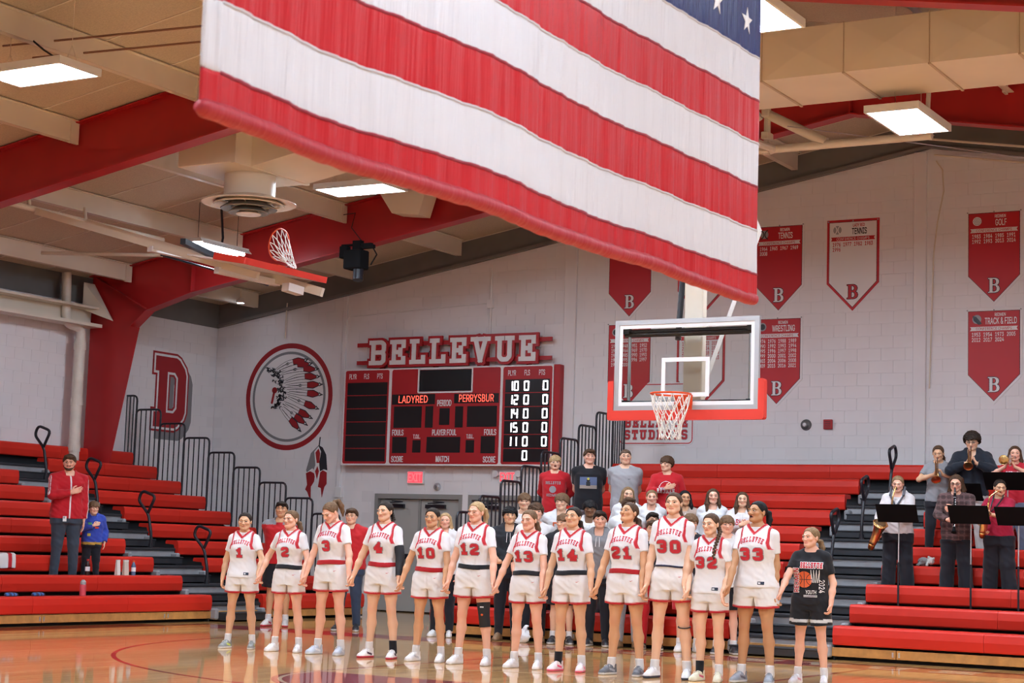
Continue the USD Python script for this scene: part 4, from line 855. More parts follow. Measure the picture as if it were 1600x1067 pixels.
class Grid:
    def __init__(s, lo, hi, h):
        s.lo, s.h = np.asarray(lo, float), h; s.n = np.ceil((np.asarray(hi) - s.lo) / h).astype(int) + 1
        s.ax = [(s.lo[k] + h * np.arange(s.n[k])).astype(np.float32) for k in range(3)]
    def new(s): return np.full(s.n, .3, np.float32)
    def sub(s, lo, hi):
        a = np.clip(np.floor((np.asarray(lo) - s.lo) / s.h).astype(int), 0, s.n); b = np.clip(np.ceil((np.asarray(hi) - s.lo) / s.h).astype(int) + 1, 0, s.n)
        sl = tuple(slice(int(x), int(y)) for x, y in zip(a, b))
        return sl, s.ax[0][sl[0]][:, None, None], s.ax[1][sl[1]][None, :, None], s.ax[2][sl[2]][None, None, :]
    def mix(s, F, sl, d, k, cut=False):
        a = F[sl]
        if a.size == 0: return
        if cut: d = -d; hh = np.maximum(k - np.abs(a - d), 0) / max(k, 1e-6); F[sl] = np.maximum(a, d) + hh * hh * k / 4; return
        hh = np.maximum(k - np.abs(a - d), 0) / max(k, 1e-6); F[sl] = np.minimum(a, d) - hh * hh * k / 4
    def cone(s, F, a, b, ra, rb, k=.02, m=.07, lim=None):
        a, b = np.asarray(a, float), np.asarray(b, float); R = max(ra, rb) + m
        sl, x, y, z = s.sub(np.minimum(a, b) - R, np.maximum(a, b) + R); ab = b - a; L2 = max(ab @ ab, 1e-9)
        t = np.clip(((x - a[0]) * ab[0] + (y - a[1]) * ab[1] + (z - a[2]) * ab[2]) / L2, 0, 1)
        d = np.sqrt((x - a[0] - t * ab[0]) ** 2 + (y - a[1] - t * ab[1]) ** 2 + (z - a[2] - t * ab[2]) ** 2) - (ra + (rb - ra) * t)
        if lim is not None:
            p, n = lim; d = np.maximum(d, (x - p[0]) * n[0] + (y - p[1]) * n[1] + (z - p[2]) * n[2])
        s.mix(F, sl, d.astype(np.float32), k)
    def ell(s, F, c, r, k=.02, m=.07, cut=False, R=None):
        c, r = np.asarray(c, float), np.asarray(r, float); q = r.max() + m if R is not None else r + m
        sl, x, y, z = s.sub(c - q, c + q); x, y, z = x - c[0], y - c[1], z - c[2]
        if R is not None: x, y, z = R[0, 0] * x + R[1, 0] * y + R[2, 0] * z, R[0, 1] * x + R[1, 1] * y + R[2, 1] * z, R[0, 2] * x + R[1, 2] * y + R[2, 2] * z
        g = np.sqrt((x / r[0]) ** 2 + (y / r[1]) ** 2 + (z / r[2]) ** 2)
        g2 = np.sqrt((x / r[0] ** 2) ** 2 + (y / r[1] ** 2) ** 2 + (z / r[2] ** 2) ** 2) + 1e-6
        s.mix(F, sl, (g * (g - 1) / g2).astype(np.float32), k, cut)
    def loft(s, F, K, k=.03, off=0., zlo=None, zhi=None, p=2.3):
        """K rows: z, half width, half depth, y centre"""
        K = np.asarray(K, float); z0 = K[0, 0] if zlo is None else zlo; z1 = K[-1, 0] if zhi is None else zhi
        A = K[:, 1].max() + off + .08; B = (K[:, 2] + np.abs(K[:, 3])).max() + off + .08
        sl, x, y, z = s.sub((-A, -B, z0 - .07), (A, B, z1 + .07)); zz = z.ravel()
        a, b, c = (np.interp(zz, K[:, 0], K[:, i])[None, None, :].astype(np.float32) for i in (1, 2, 3)); a, b = a + off, b + off
        q = (np.abs(x / a) ** p + np.abs((y - c) / b) ** p) ** (1 / p)
        d = (q - 1) * np.minimum(a, b); d = np.maximum(d, np.maximum(z0 - z, z - z1))
        s.mix(F, sl, d.astype(np.float32), k)
    def box(s): return np.meshgrid(*s.ax, indexing='ij', sparse=True)
    def net(s, F): return surface_nets(F, s.lo, s.h)
def rotm(yaw, pitch, roll=0.):
    """yaw turns to the person's left, pitch lifts the chin, roll tilts the head (degrees); the person faces -y"""
    a, b, c = np.radians((yaw, -pitch, roll)); ca, sa, cb, sb, cc, sc = math.cos(a), math.sin(a), math.cos(b), math.sin(b), math.cos(c), math.sin(c)
    return np.array([[ca, -sa, 0], [sa, ca, 0], [0, 0, 1]]) @ np.array([[1, 0, 0], [0, cb, -sb], [0, sb, cb]]) @ np.array([[cc, 0, sc], [0, 1, 0], [-sc, 0, cc]])
def vnoise(v, f, seed): return meshkit.noise(np.asarray(v) * f + 17.3 * seed, seed)
M_skin = None
def people_mats():
    global M_skin, M_cloth, M_hair, M_shoe, M_eye
    M_skin = mat('skin', None, .48, attr=True, spec=.4); M_cloth = mat('cloth', None, .82, attr=True, spec=.25, sheen=.15, bump=(260, .12, .003))
    M_hair = mat('hair', None, .6, attr=True, spec=.22, bump=(340, .4, .003)); M_shoe = mat('shoe', None, .45, attr=True); M_eye = mat('eye', None, .15, attr=True)
people_mats()
SKIN = {'fair': (.80, .49, .33), 'pink': (.82, .46, .33), 'tan': (.66, .36, .20), 'olive': (.70, .41, .25), 'brown': (.23, .11, .055), 'deep': (.53, .28, .145)}
HAIR = {'dark': (.022, .014, .010), 'brown': (.075, .040, .022), 'lbrown': (.15, .085, .045), 'blond': (.42, .28, .14), 'black': (.008, .007, .008), 'dblond': (.23, .145, .075), 'buzz': (.12, .075, .05)}
def head_mesh(skin, male, h=.0055, mouth='closed', sleepy=False, seed=0, k=1.0):
    """head with face in head space: centre between the ears, facing -y"""
    g = Grid((-.105, -.135, -.24), (.105, .12, .125), h); F = g.new()
    jw = .061 if male else .053
    g.ell(F, (0, .016, .026), (.074, .094, .088), .0); g.ell(F, (0, -.022, -.03), (jw + .003, .066, .082), .03); g.cone(F, (0, -.060, -.092), (0, -.070, -.096), .020, .017, .035)
    for s in (-1, 1):
        g.cone(F, (s * .046, -.01, -.065), (s * .018, -.060, -.095), .022, .017, .03); g.ell(F, (s * .038, -.062, -.022), (.024, .022, .020), .02)      # jaw, cheek
        g.ell(F, (s * .031, -.099, .004), (.017, .016, .011), .012, cut=True)                                                         # eye socket
        g.cone(F, (s * .014, -.085, .022), (s * .046, -.074, .023), .011, .009, .012)                                                 # brow
        g.ell(F, (s * .077, .012, -.008), (.009, .019, .031), .008)                                                                   # ear
        g.ell(F, (s * .011, -.098, -.034), (.008, .009, .007), .008)
    g.cone(F, (0, -.084, .004), (0, -.107, -.030), .009, .0115, .012)
    if mouth == 'open': g.ell(F, (0, -.094, -.064), (.017, .018, .013), .006, cut=True)
    g.ell(F, (0, -.086, -.056), (.023, .011, .006), .006); g.ell(F, (0, -.083, -.069 - (.010 if mouth == 'open' else 0)), (.020, .011, .007), .006)
    if mouth == 'open': g.ell(F, (0, -.100, -.064), (.015, .016, .010), .003, cut=True)
    g.cone(F, (0, .018, -.05), (0, .030, -.26), .052 if male else .045, .056 if male else .049, .03)
    V, Fc = g.net(F)
    C = np.tile(np.array(skin), (len(V), 1)); x, y, z = V.T
    lip = (np.abs(x) < .026) & (y < -.076) & (np.abs(z + .062) < (.018 if mouth == 'open' else .0115)); C[lip] = np.array(skin) * (.88, .60, .62)
    if mouth == 'open': C[lip & (np.abs(z + .064) < .011) & (np.abs(x) < .016)] = (.05, .012, .012)
    ck = np.exp(-(((np.abs(x) - .042) / .02) ** 2 + ((z + .028) / .022) ** 2)) * (y < -.03); C = C * (1 - .16 * ck[:, None] * np.array((0., 1., .9)))
    return V, Fc, C
def eye_parts(male, sleepy=False, hc=(.03, .02, .012), iris=(.05, .03, .02), look=0.):
    """(eyes, colours), (eyebrows)"""
    E, EC, B = [], [], []
    for s in (-1, 1):
        m = trimesh.creation.icosphere(2); v = m.vertices * (.0135, .008, .0022 if sleepy else .0062) + (s * .031, -.0855, .003 if not sleepy else -.001); E.append(trimesh.Trimesh(v, m.faces, process=False)); EC.append(np.tile((.03, .02, .02) if sleepy else (.62, .58, .56), (len(v), 1)))
        if not sleepy:
            m = trimesh.creation.icosphere(2); v = m.vertices * (.0062, .004, .0060) + (s * .031 + look, -.0912, .0032); E.append(trimesh.Trimesh(v, m.faces, process=False)); EC.append(np.tile(iris, (len(v), 1)))
            lid = tube([(s * .031 + q * .015, -.0905 + abs(q) * .006, .0088 - q * q * .004) for q in np.linspace(-1, 1, 7)], .0018, 5); E.append(lid); EC.append(np.tile((.03, .02, .018), (len(lid.vertices), 1)))
        B.append(tube([(s * (.012 + .036 * q), -.0955 + .016 * q * q, .0235 + .007 * math.sin(q * 2.4)) for q in np.linspace(0, 1, 7)], [.0018, .0024, .0026, .0025, .0021, .0016, .0009] if not male else [.0034, .0042, .0044, .0044, .0038, .003, .0018], 6))
    return (trimesh.util.concatenate(E), np.vstack(EC)), trimesh.util.concatenate(B)
def hair_mesh(style, col, male, h=.0065, seed=0):
    g = Grid((-.16, -.20, -.44), (.16, .24, .19), h); F = g.new(); t = .012
    if style in ('short', 'mop', 'fringe', 'afro', 'buzz', 'curly'):
        t = {'short': .016, 'mop': .026, 'fringe': .020, 'afro': .042, 'buzz': .005, 'curly': .028}[style]
        g.ell(F, (0, .022, .032), (.077 + t, .095 + t * .8, .088 + t), 0)
        lowz = -.035 if style in ('short', 'buzz') else -.055
        X, Y, Z = g.box()
        jag = .007 * np.sin(90 * X + seed) + .006 * np.sin(47 * X + 2 * seed) + .9 * np.maximum(.05 - np.abs(X), -.02) * (.25 if style in ('short', 'buzz') else -.12)
        F = np.maximum(F, np.where(Y < -.005, .043 + jag - .5 * (Y + .05) * (Y > -.05) - Z - (.022 if style in ('mop', 'fringe', 'curly') else 0.), lowz - .4 * np.minimum(Y - .02, 0) * 0 - Z + np.maximum(.045 - Y, 0) * .9)).astype(np.float32)
        if style in ('mop', 'fringe'):
            for q in np.linspace(-1, 1, 9): g.cone(F, (q * .055, -.055 + .02 * abs(q), .085), (q * .066 + .012, -.094 + .03 * q * q, .035 + .012 * math.sin(7 * q + seed)), .022, .008, .012)
        if style == 'short':
            for q in np.linspace(-1, 1, 7): g.cone(F, (q * .05, -.05 + .02 * abs(q), .095), (q * .05 + .01, -.088 + .03 * q * q, .085), .022, .014, .014)
    else:
        g.ell(F, (0, .020, .032), (.077 + t * .5, .096 + t * .5, .088 + t * .5), 0); X, Y, Z = g.box()
        # hairline: forehead and temples free
        face = np.where(Y < .0, .082 - 1.1 * np.maximum(np.abs(X) - .035, 0) - Z - .75 * np.maximum(Y + .07, 0), -.055 - Z + np.maximum(.035 - Y, 0) * .8)
        F = np.maximum(F, face).astype(np.float32)
        if style == 'bun': g.ell(F, (0, .115, .075), (.036, .034, .034), .015)
        if style in ('pony', 'highpony', 'lowpony'):
            zc = {'pony': .03, 'highpony': .085, 'lowpony': -.03}[style]
            g.ell(F, (.0, .118, zc), (.024, .022, .024), .012)
            pts = [(.0, .125, zc), (.015, .160, zc - .02), (.03, .165, zc - .09), (.035, .150, zc - .16), (.03, .135, zc - .22)]
            for (a, b), (r1, r2) in zip(zip(pts, pts[1:]), ((.020, .030), (.030, .032), (.032, .024), (.024, .008))): g.cone(F, a, b, r1, r2, .012)
        if style in ('braid', 'frontbraid'):
            pts = [(.03, .10, -.02), (.07, .08, -.10), (.085, -.01, -.19), (.085, -.06, -.28), (.083, -.075, -.38)] if style == 'braid' else [(.04, .09, -.02), (.085, .05, -.09), (.105, -.05, -.17), (.105, -.125, -.27), (.10, -.15, -.40)]
            P = np.array(pts); q = np.linspace(0, 1, 26); Q = np.stack([np.interp(q, np.linspace(0, 1, 5), P[:, k]) for k in range(3)], 1)
            for i in range(25): g.ell(F, Q[i] + (.008 * (-1) ** i, 0, 0), (.021 - .010 * q[i], .018 - .008 * q[i], .018), .004)
        if style in ('long', 'longfront', 'shoulder'):
            zl = -.22 if style == 'shoulder' else -.36
            for s in (-1, 1):
                for q, yy in ((0, -.012), (1, .03), (2, .07)):
                    g.cone(F, (s * .066, yy + .005, .05), (s * (.086 + .004 * q), yy - (.03 if style == 'longfront' else -.01), -.12), .020, .026, .02)
                    g.cone(F, (s * (.086 + .004 * q), yy - (.03 if style == 'longfront' else -.01), -.12), (s * (.088 - .01 * q), yy - (.055 if style == 'longfront' else -.03), zl), .026, .014, .02)
            g.cone(F, (0, .085, .0), (0, .105, -.15), .06, .055, .03); g.cone(F, (0, .105, -.15), (0, .11, zl), .055, .03, .03)
    V, Fc = g.net(F)
    if len(V) == 0: return None
    n = vnoise(V * (1, 1, .25), 95, seed) - .5; d = V - (0, .02, -.02 if style not in ('long', 'longfront', 'shoulder') else -.1); d /= np.linalg.norm(d, axis=1)[:, None]
    amp = {'afro': .016, 'curly': .014, 'mop': .008, 'fringe': .007, 'buzz': .001}.get(style, .004)
    if style in ('afro', 'curly'): n = vnoise(V, 60, seed) - .5
    V = V + d * (n * amp)[:, None]
    st = vnoise(V * (1, 1, .12), 150, seed + 3)
    return V, Fc, np.clip(np.array(col) * (.65 + .8 * st)[:, None], 0, 1)
HCACHE = {}
def hand_prims(g, F, w, d, n, side, curl=35., r=1.0, spread=.0, thumb_in=.5):
    """palm, four jointed fingers and a thumb. w wrist, d direction, n palm normal (palm faces n), side unit vector towards the thumb"""
    d = d / np.linalg.norm(d); n = n - d * (n @ d); n /= np.linalg.norm(n); s = side - d * (side @ d) - n * (side @ n); s /= np.linalg.norm(s)
    kn = []
    for i, (o, L) in enumerate(((.030, .088), (.010, .092), (-.010, .088), (-.029, .080))):
        k_ = w + d * L * r + s * o * r; kn.append(k_); g.cone(F, w + s * o * .55 * r + d * .012, k_, .0135 * r, .0115 * r, .012, .03)
    for i, (k_, L) in enumerate(zip(kn, (.072, .080, .074, .058))):
        q = np.radians(curl * (1 + .08 * i)); d1 = math.cos(q * .7) * d + math.sin(q * .7) * n + s * (.05 * (1.5 - i)) * spread; d2 = math.cos(q * 1.5) * d + math.sin(q * 1.5) * n; d3 = math.cos(q * 2.0) * d + math.sin(q * 2.0) * n
        a = k_; rr_ = .0088 * r
        for dd, f in ((d1, .48), (d2, .30), (d3, .22)):
            b = a + dd * L * f * r; g.cone(F, a, b, rr_, rr_ * .93, .004, .02); a = b; rr_ *= .93
    a = w + s * .020 * r + d * .020 * r; b = a + (s * .75 + d * .60 + n * .25 * thumb_in) * .042 * r; c = b + (s * .25 + d * .85 + n * .5 * thumb_in) * .034 * r; e = c + (d * .9 + n * .55 * thumb_in) * .026 * r
    g.cone(F, a, b, .014 * r, .0115 * r, .010, .03); g.cone(F, b, c, .0108 * r, .0098 * r, .004, .02); g.cone(F, c, e, .0098 * r, .0082 * r, .004, .02)
def ik(S, T, l1, l2, pole):
    v = T - S; D = np.linalg.norm(v); Dm = (l1 + l2) * .995
    if D > Dm: T = S + v * (Dm / D); D = Dm; v = T - S
    u = v / D; a = (l1 * l1 - l2 * l2 + D * D) / (2 * D); hgt = math.sqrt(max(l1 * l1 - a * a, 0)); p = pole - u * (pole @ u); p /= np.linalg.norm(p)
    return S + u * a + p * hgt, T
def front_map(V, Fc):
    """depth of a cloth's front surface at (x, z)"""
    n = np.cross(V[Fc[:, 1]] - V[Fc[:, 0]], V[Fc[:, 2]] - V[Fc[:, 0]]); c = V[Fc].mean(1); ok = n[:, 1] < -.25 * np.linalg.norm(n, axis=1); c = c[ok]; tr = cKDTree(c[:, [0, 2]])
    def f(x, z):
        d, i = tr.query(np.c_[x, z], k=6); y = c[i, 1]; y = np.where(y < y.min(1, keepdims=True) + .03, y, np.nan); w = 1 / (d + .003)
        return np.nansum(y * w, 1) / np.nansum(np.where(np.isnan(y), 0, w), 1)
    return f
def print_on(fm, poly, lift=.003, edge=.025):
    """flat print laid onto the cloth's front"""
    out = []
    for q in getattr(poly, 'geoms', [poly]):
        if q.area < 1e-6 or q.geom_type != 'Polygon': continue
        v, f = trimesh.creation.triangulate_polygon(q, engine='earcut'); v = np.c_[v, np.zeros(len(v))]
        v, f = trimesh.remesh.subdivide_to_size(v, f, edge); out.append(trimesh.Trimesh(v, f, process=False))
    m = trimesh.util.concatenate(out); x, z = m.vertices[:, 0].copy(), m.vertices[:, 1].copy(); y = fm(x, z) - lift
    f = m.faces; tri = np.c_[x, y, z]; n = np.cross(tri[f[:, 1]] - tri[f[:, 0]], tri[f[:, 2]] - tri[f[:, 0]])[:, 1]; f = np.where((n > 0)[:, None], f[:, ::-1], f)
    return trimesh.Trimesh(tri, f, process=False)
M_num = mat('print_red', (.55, .018, .035), .7); M_numedge = mat('print_gray', (.30, .30, .32), .7); M_pw = mat('print_white', (.78, .77, .78), .7); M_pk = mat('print_black', (.015, .015, .02), .7); M_por = mat('print_orange', (.72, .12, .03), .7); M_pmar = mat('print_maroon', (.22, .02, .03), .7)
def shoe_mesh(foot, yaw, c, sole, accent, r=1.0, h=.0075):
    """one trainer standing on z = foot[2]; toe towards -y before the yaw"""
    g = Grid((-.07, -.22, -.012), (.07, .10, .16), h); F = g.new()
    g.cone(F, (0, .045, .040), (0, -.085, .036), .042, .040, .0); g.cone(F, (0, -.085, .036), (.004, -.150, .030), .043, .034, .02); g.cone(F, (0, .05, .03), (0, .045, .105), .036, .040, .02); g.cone(F, (0, .025, .10), (0, -.075, .055), .036, .032, .03)
    g.cone(F, (0, .046, .02), (0, -.14, .018), .046, .044, .006)
    X, Y, Z = g.box(); F = np.maximum(F, np.maximum(-Z + .002, Z - .118 - .25 * Y * 0)).astype(np.float32)
    V, Fc = g.net(F); C = np.tile(np.array(c, float), (len(V), 1)); x, y, z = V.T
    C[(np.abs(x) > .033) & (z > .03) & (z < .075) & (y > -.06) & (y < .03) & (np.abs(z - .05 + .25 * y) < .012)] = accent
    C[(np.abs(x) < .016) & (z > .065) & (y < -.02) & (y > -.11)] = np.array(c) * .9
    C[z < .026] = sole; C[(z > .108)] = np.array(c) * .75
    V = V * r; a = math.radians(yaw); V = np.c_[math.cos(a) * V[:, 0] - math.sin(a) * V[:, 1], math.sin(a) * V[:, 0] + math.cos(a) * V[:, 1], V[:, 2]] + foot
    return V, Fc, C
def laces(foot, yaw, r=1.0):
    m = [tube([(-.022, -.03 - .022 * i, .083 - .011 * i), (0, -.036 - .022 * i, .092 - .011 * i), (.022, -.03 - .022 * i, .083 - .011 * i)], .004, 5) for i in range(4)] + [tube([(0, -.03, .094), (.03 * s, -.045, .104), (.04 * s, -.06, .088)], .0035, 5) for s in (-1, 1)]
    m = trimesh.util.concatenate(m); v = m.vertices * r; a = math.radians(yaw); m.vertices = np.c_[math.cos(a) * v[:, 0] - math.sin(a) * v[:, 1], math.sin(a) * v[:, 0] + math.cos(a) * v[:, 1], v[:, 2]] + foot
    return m
WH = (.78, .77, .79); BK = (.012, .012, .016); RD = (.52, .018, .030)
def person(pos, H, label, yaw=0., male=False, skin='fair', hair=('pony', 'brown'), head=(0, 0, 0), top=None, bottom=None, handR=None, handL=None, feet=((-.13, 0), (.13, 0)), toes=(-12, 12), shoes=((.75, .75, .78), (.75, .75, .78), (.6, .6, .62)), socks='white', mouth='closed', sleepy=False, wide=1.0, detail=1, seed=0, group=None, prints=None, extras=None, curl=35, hdirR=None, hdirL=None, poleR=None, poleL=None, lean=0.):
    """pos = ground point; targets and feet are in the person's own frame (metres), facing -y; their right hand is at -x"""
    s = H / 1.70; h = .0098 if detail else .0145
    t = thing('person', label, 'person', pos, yaw, group)
    sk = np.array(SKIN[skin]); sw = (.180 if male else .147) * s * (.4 + .6 * wide); wd = wide
    hipx = .088 * s
    HIP = [np.array((i * hipx, .0, .90 * s)) for i in (-1, 1)]
    ANK = [np.array((f[0], f[1] + .02, .095 * s)) for f in feet]
    KNE = [a * .53 + b * .47 + np.array((0, -.012 * s, 0)) for a, b in zip(HIP, ANK)]
    SHO = [np.array((i * sw, .008, 1.372 * s)) for i in (-1, 1)]
    l1, l2 = .285 * s, .250 * s
    tg = [handR, handL]; ELB, WRI = [], []
    for i in (0, 1):
        sg_ = (-1, 1)[i]; T = np.array(tg[i], float) if tg[i] is not None else np.array((sg_ * (sw + .075 * s), -.035, .875 * s))
        pole = np.array((poleR, poleL)[i] if (poleR, poleL)[i] is not None else (sg_ * .6, .8, -.1), float)
        e, w = ik(SHO[i], T, l1, l2, pole); ELB.append(e); WRI.append(w)
    lo = np.min(np.vstack(ELB + WRI + [(-.28, -.22, -.03)]), 0) - .16; hi = np.max(np.vstack(ELB + WRI + [(.28, .20, 1.56 * s)]), 0) + .16; lo[2] = -.03; hi[2] = 1.60 * s
    g = Grid(lo, hi, h)
    def torso(F, off=0., k=.03, zlo=.80, zhi=1.475):
        if male: K = [(.80, .155, .105, .01), (.90, .172, .118, .01), (1.0, .165, .112, .0), (1.10, .158, .105, -.004), (1.22, .170, .112, -.004), (1.32, .180, .112, .0), (1.38, .160, .088, .008), (1.43, .105, .066, .012), (1.47, .062, .056, .016)]
        else: K = [(.80, .150, .105, .01), (.89, .172, .118, .012), (.98, .150, .106, .004), (1.08, .124, .090, .0), (1.18, .142, .098, -.002), (1.28, .150, .100, -.002), (1.34, .142, .086, .004), (1.39, .118, .070, .008), (1.43, .082, .058, .012), (1.465, .054, .050, .016)]
        K = [(z * s, a * s * wd, b * s * (.3 + .7 * wd), c) for z, a, b, c in K]; g.loft(F, K, k, off, zlo * s, zhi * s)
        if not male:
            for q in (-1, 1): g.ell(F, (q * .066 * s, -.075 * s * wd, 1.255 * s), (.062 * s + off, .050 * s + off, .062 * s + off), .05)
        for i in (0, 1): g.cone(F, ((-.035, .035)[i] * s, .014, 1.445 * s), SHO[i], .034 * s + off, (.046 if male else .042) * s + off, .04)
    def arms(F, off=0., k=.03, upto=None, who=(0, 1), fore=True):
        for i in who:
            lim = None
            if upto is not None:
                a, b = (SHO[i], ELB[i]) if upto <= 1 else (ELB[i], WRI[i]); q = upto if upto <= 1 else upto - 1; d = (b - a) / np.linalg.norm(b - a); lim = (a + (b - a) * q, d)
            g.cone(F, SHO[i], ELB[i], (.050 if male else .045) * s * (.6 + .4 * wd) + off, (.038 if male else .036) * s * (.6 + .4 * wd) + off, k, lim=lim if upto is not None and upto <= 1 else None)
            if fore and (upto is None or upto > 1): fr_ = .038 if male else .034; g.cone(F, ELB[i], ELB[i] * .6 + WRI[i] * .4, (fr_ - .001) * s + off, fr_ * s + off, k, lim=lim); g.cone(F, ELB[i] * .6 + WRI[i] * .4, WRI[i], fr_ * s + off, .026 * s + off, k, lim=lim)
    def legs(F, off=0., k=.025, wid=1.0):
        for i in (0, 1):
            a = HIP[i]; g.cone(F, a, a * .4 + KNE[i] * .6, .092 * s * wd * wid + off, .066 * s * (.4 + .6 * wd) * wid + off, .03); g.cone(F, a * .4 + KNE[i] * .6, KNE[i], .066 * s * (.4 + .6 * wd) + off, .049 * s + off, k)
            m_ = KNE[i] * .66 + ANK[i] * .34 + (0, .018 * s, 0); g.cone(F, KNE[i], m_, .047 * s + off, .0515 * s + off, k); g.cone(F, m_, ANK[i], .0515 * s + off, .031 * s + off, k); g.cone(F, ANK[i], ANK[i] + (0, -.02, -.04 * s), .034 * s + off, .034 * s + off, k)
    # skin
    F = g.new(); torso(F); arms(F); legs(F); g.cone(F, (0, .020, 1.40 * s), (0, .012, 1.54 * s), .052 * s, (.050 if male else .045) * s, .03)
    V, Fc = g.net(F); C = np.tile(sk, (len(V), 1))
    kn = np.min([np.linalg.norm(V - (K_ + (0, -.05, 0)), axis=1) for K_ in KNE], 0); C = C * (1 - .14 * np.exp(-(kn / .05) ** 2)[:, None] * np.array((0, 1, 1)))
    SV, SF, SC = [V], [Fc], [C]
    R = rotm(*head); piv = np.array((0, .022, -.10)); hc = np.array((0, -.012, 1.589 * s))
    k_ = .965 * (.5 + .5 * s) * (1.0 if male else .97)
    def headpos(v): return (((np.asarray(v) * (1.05, 1.02, .94)) - piv) @ R.T + piv) * k_ + hc
    HV, HF, HC = head_mesh(sk, male, .0055 if detail else .0072, mouth, sleepy); SV.append(headpos(HV)); SF.append(HF + sum(len(x) for x in SV[:-1])); SC.append(HC)
    for i in (0, 1):
        sg_ = (-1, 1)[i]; fd = WRI[i] - ELB[i]; fd /= np.linalg.norm(fd); d = np.array((hdirR, hdirL)[i][0] if (hdirR, hdirL)[i] is not None else fd, float)
        n = np.array((hdirR, hdirL)[i][1] if (hdirR, hdirL)[i] is not None else (-sg_, 0, 0), float); sd = np.array((hdirR, hdirL)[i][2] if (hdirR, hdirL)[i] is not None and len((hdirR, hdirL)[i]) > 2 else (0, -1, 0), float)
        gh = Grid(WRI[i] - .20, WRI[i] + .20, .0048 if detail else .007); Fh = gh.new(); gh.cone(Fh, WRI[i] - fd * .05, WRI[i], .030 * s, .0255 * s, .02); hand_prims(gh, Fh, WRI[i], d, n, sd, curl, s * (1.0 if male else .92))
        v, f = gh.net(Fh); SV.append(v); SF.append(f + sum(len(x) for x in SV[:-1])); SC.append(np.tile(sk * (1, .93, .92), (len(v), 1)))
    mk('body', (np.vstack(SV), np.vstack(SF)), M_skin, t, smooth=True, cd=np.vstack(SC))
    hcol = HAIR[hair[1]]
    (em, ec), br = eye_parts(male, sleepy, hcol)
    em.vertices = headpos(em.vertices); br.vertices = headpos(br.vertices)
    mk('eyes', em, M_eye, t, smooth=True, cd=ec); mk('eyebrows', br, M_hair, t, smooth=True, cd=np.tile(np.array(hcol) * .8 + .004, (len(br.vertices), 1)))
    hm = hair_mesh(hair[0], hcol, male, .0065 if detail else .008, seed)
    if hm: mk('hair', (headpos(hm[0]), hm[1]), M_hair, t, smooth=True, cd=hm[2])
    if len(hair) > 2 and hair[2] == 'beard':
        gb = Grid((-.09, -.12, -.13), (.09, .06, .02), .007); Fb = gb.new(); gb.cone(Fb, (-.046, -.01, -.055), (-.015, -.068, -.096), .030, .026, .02); gb.cone(Fb, (.046, -.01, -.055), (.015, -.068, -.096), .030, .026, .02); gb.cone(Fb, (-.024, -.085, -.048), (.024, -.085, -.048), .009, .009, .01); v, f = gb.net(Fb); mk('beard', (headpos(v), f), M_hair, t, smooth=True, cd=np.tile(np.array(hcol) * 1.1, (len(v), 1)))
    if len(hair) > 2 and hair[2] == 'glasses':
        gl = [tube(np.array([(q * .031 + .018 * math.cos(a), -.098, .003 + .015 * math.sin(a)) for a in np.linspace(0, 6.283, 17)[:-1]]), .0024, 5, True) for q in (-1, 1)] + [tube([(-.013, -.098, .006), (.013, -.098, .006)], .0024, 5)] + [tube([(q * .048, -.096, .006), (q * .078, .01, .008)], .0024, 5) for q in (-1, 1)]
        gl = trimesh.util.concatenate(gl); gl.vertices = headpos(gl.vertices); mk('glasses', gl, M_black, t, smooth=True)
    rng = np.random.default_rng(seed + 11); ph = rng.uniform(0, 6.28, 8); X, Y, Z = g.box()
    def folds(F, amp=.006, fr=(13., 13., 17.), sd=0):
        I_ = np.nonzero(np.abs(F) < .035); P_ = np.stack([g.ax[k][I_[k]] for k in range(3)], 1).astype(float)
        r_ = P_[:, 0] * .5 + P_[:, 2] * .85; q_ = np.c_[P_[:, 0] * fr[0] * .7 + 6 * np.abs(P_[:, 0]), P_[:, 1] * fr[1], r_ * fr[2]] + seed * 3.1 + sd
        n_ = np.abs(2 * meshkit.noise(q_, 3) - 1) * .9 + .5 * meshkit.noise(q_ * 2.1, 5) - .55
        F = F.copy(); F[I_] += (amp * 1.5 * n_).astype(np.float32); return F
    # ---- top
    kind, tc = top[0], np.array(top[1], float); o = top[2] if len(top) > 2 else {}
    fm = None
    waist = o.get('waist', .60) * H; hem = o.get('hem', .545) * H
    if kind == 'jersey':
        hem = waist - .02 if o.get('tucked', True) else hem
        F = g.new(); torso(F, .0065, zlo=.95); arms(F, .011, upto=.60, fore=False); V1, F1 = g.net(np.maximum(folds(F, .002), np.maximum(waist - Z, np.where(Y < .0, Z - 1.452 * s, Z - 1.468 * s))).astype(np.float32)); mk('undershirt', (V1, F1), M_cloth, t, smooth=True, cd=np.tile(WH, (len(V1), 1)))
        F = g.new(); torso(F, .0205, zlo=.78)
        K = [(.80, .168, .118, .0), (.90, .178, .124, .0), (1.0, .138 if o.get('tucked', True) else .160, .104, -.002), (1.06, .128 if o.get('tucked', True) else .152, .102, -.004), (1.12, .138, .108, -.006), (1.22, .150, .114, -.006), (1.30, .150, .112, -.004)]
        g.loft(F, [(z * s, a * s * wd, b * s * (.3 + .7 * wd), c) for z, a, b, c in K], .03, .004 if o.get('tucked', True) else .013, hem, 1.30 * s)
        F = folds(F, .0042)
        ax_ = (.150 if male else .136) * s * (.5 + .5 * wd); arm = np.abs(X) - (ax_ + np.maximum(1.30 * s - Z, 0) * .35)        # armhole
        neck = (1.402 * s + np.abs(X) * .95) - Z; neck = np.where(Y < .03, neck, 1.455 * s + .2 * np.abs(X) - Z)
        side = np.where(Z < 1.24 * s, -1., arm)
        region = np.maximum(np.maximum(hem - Z, side), -neck)
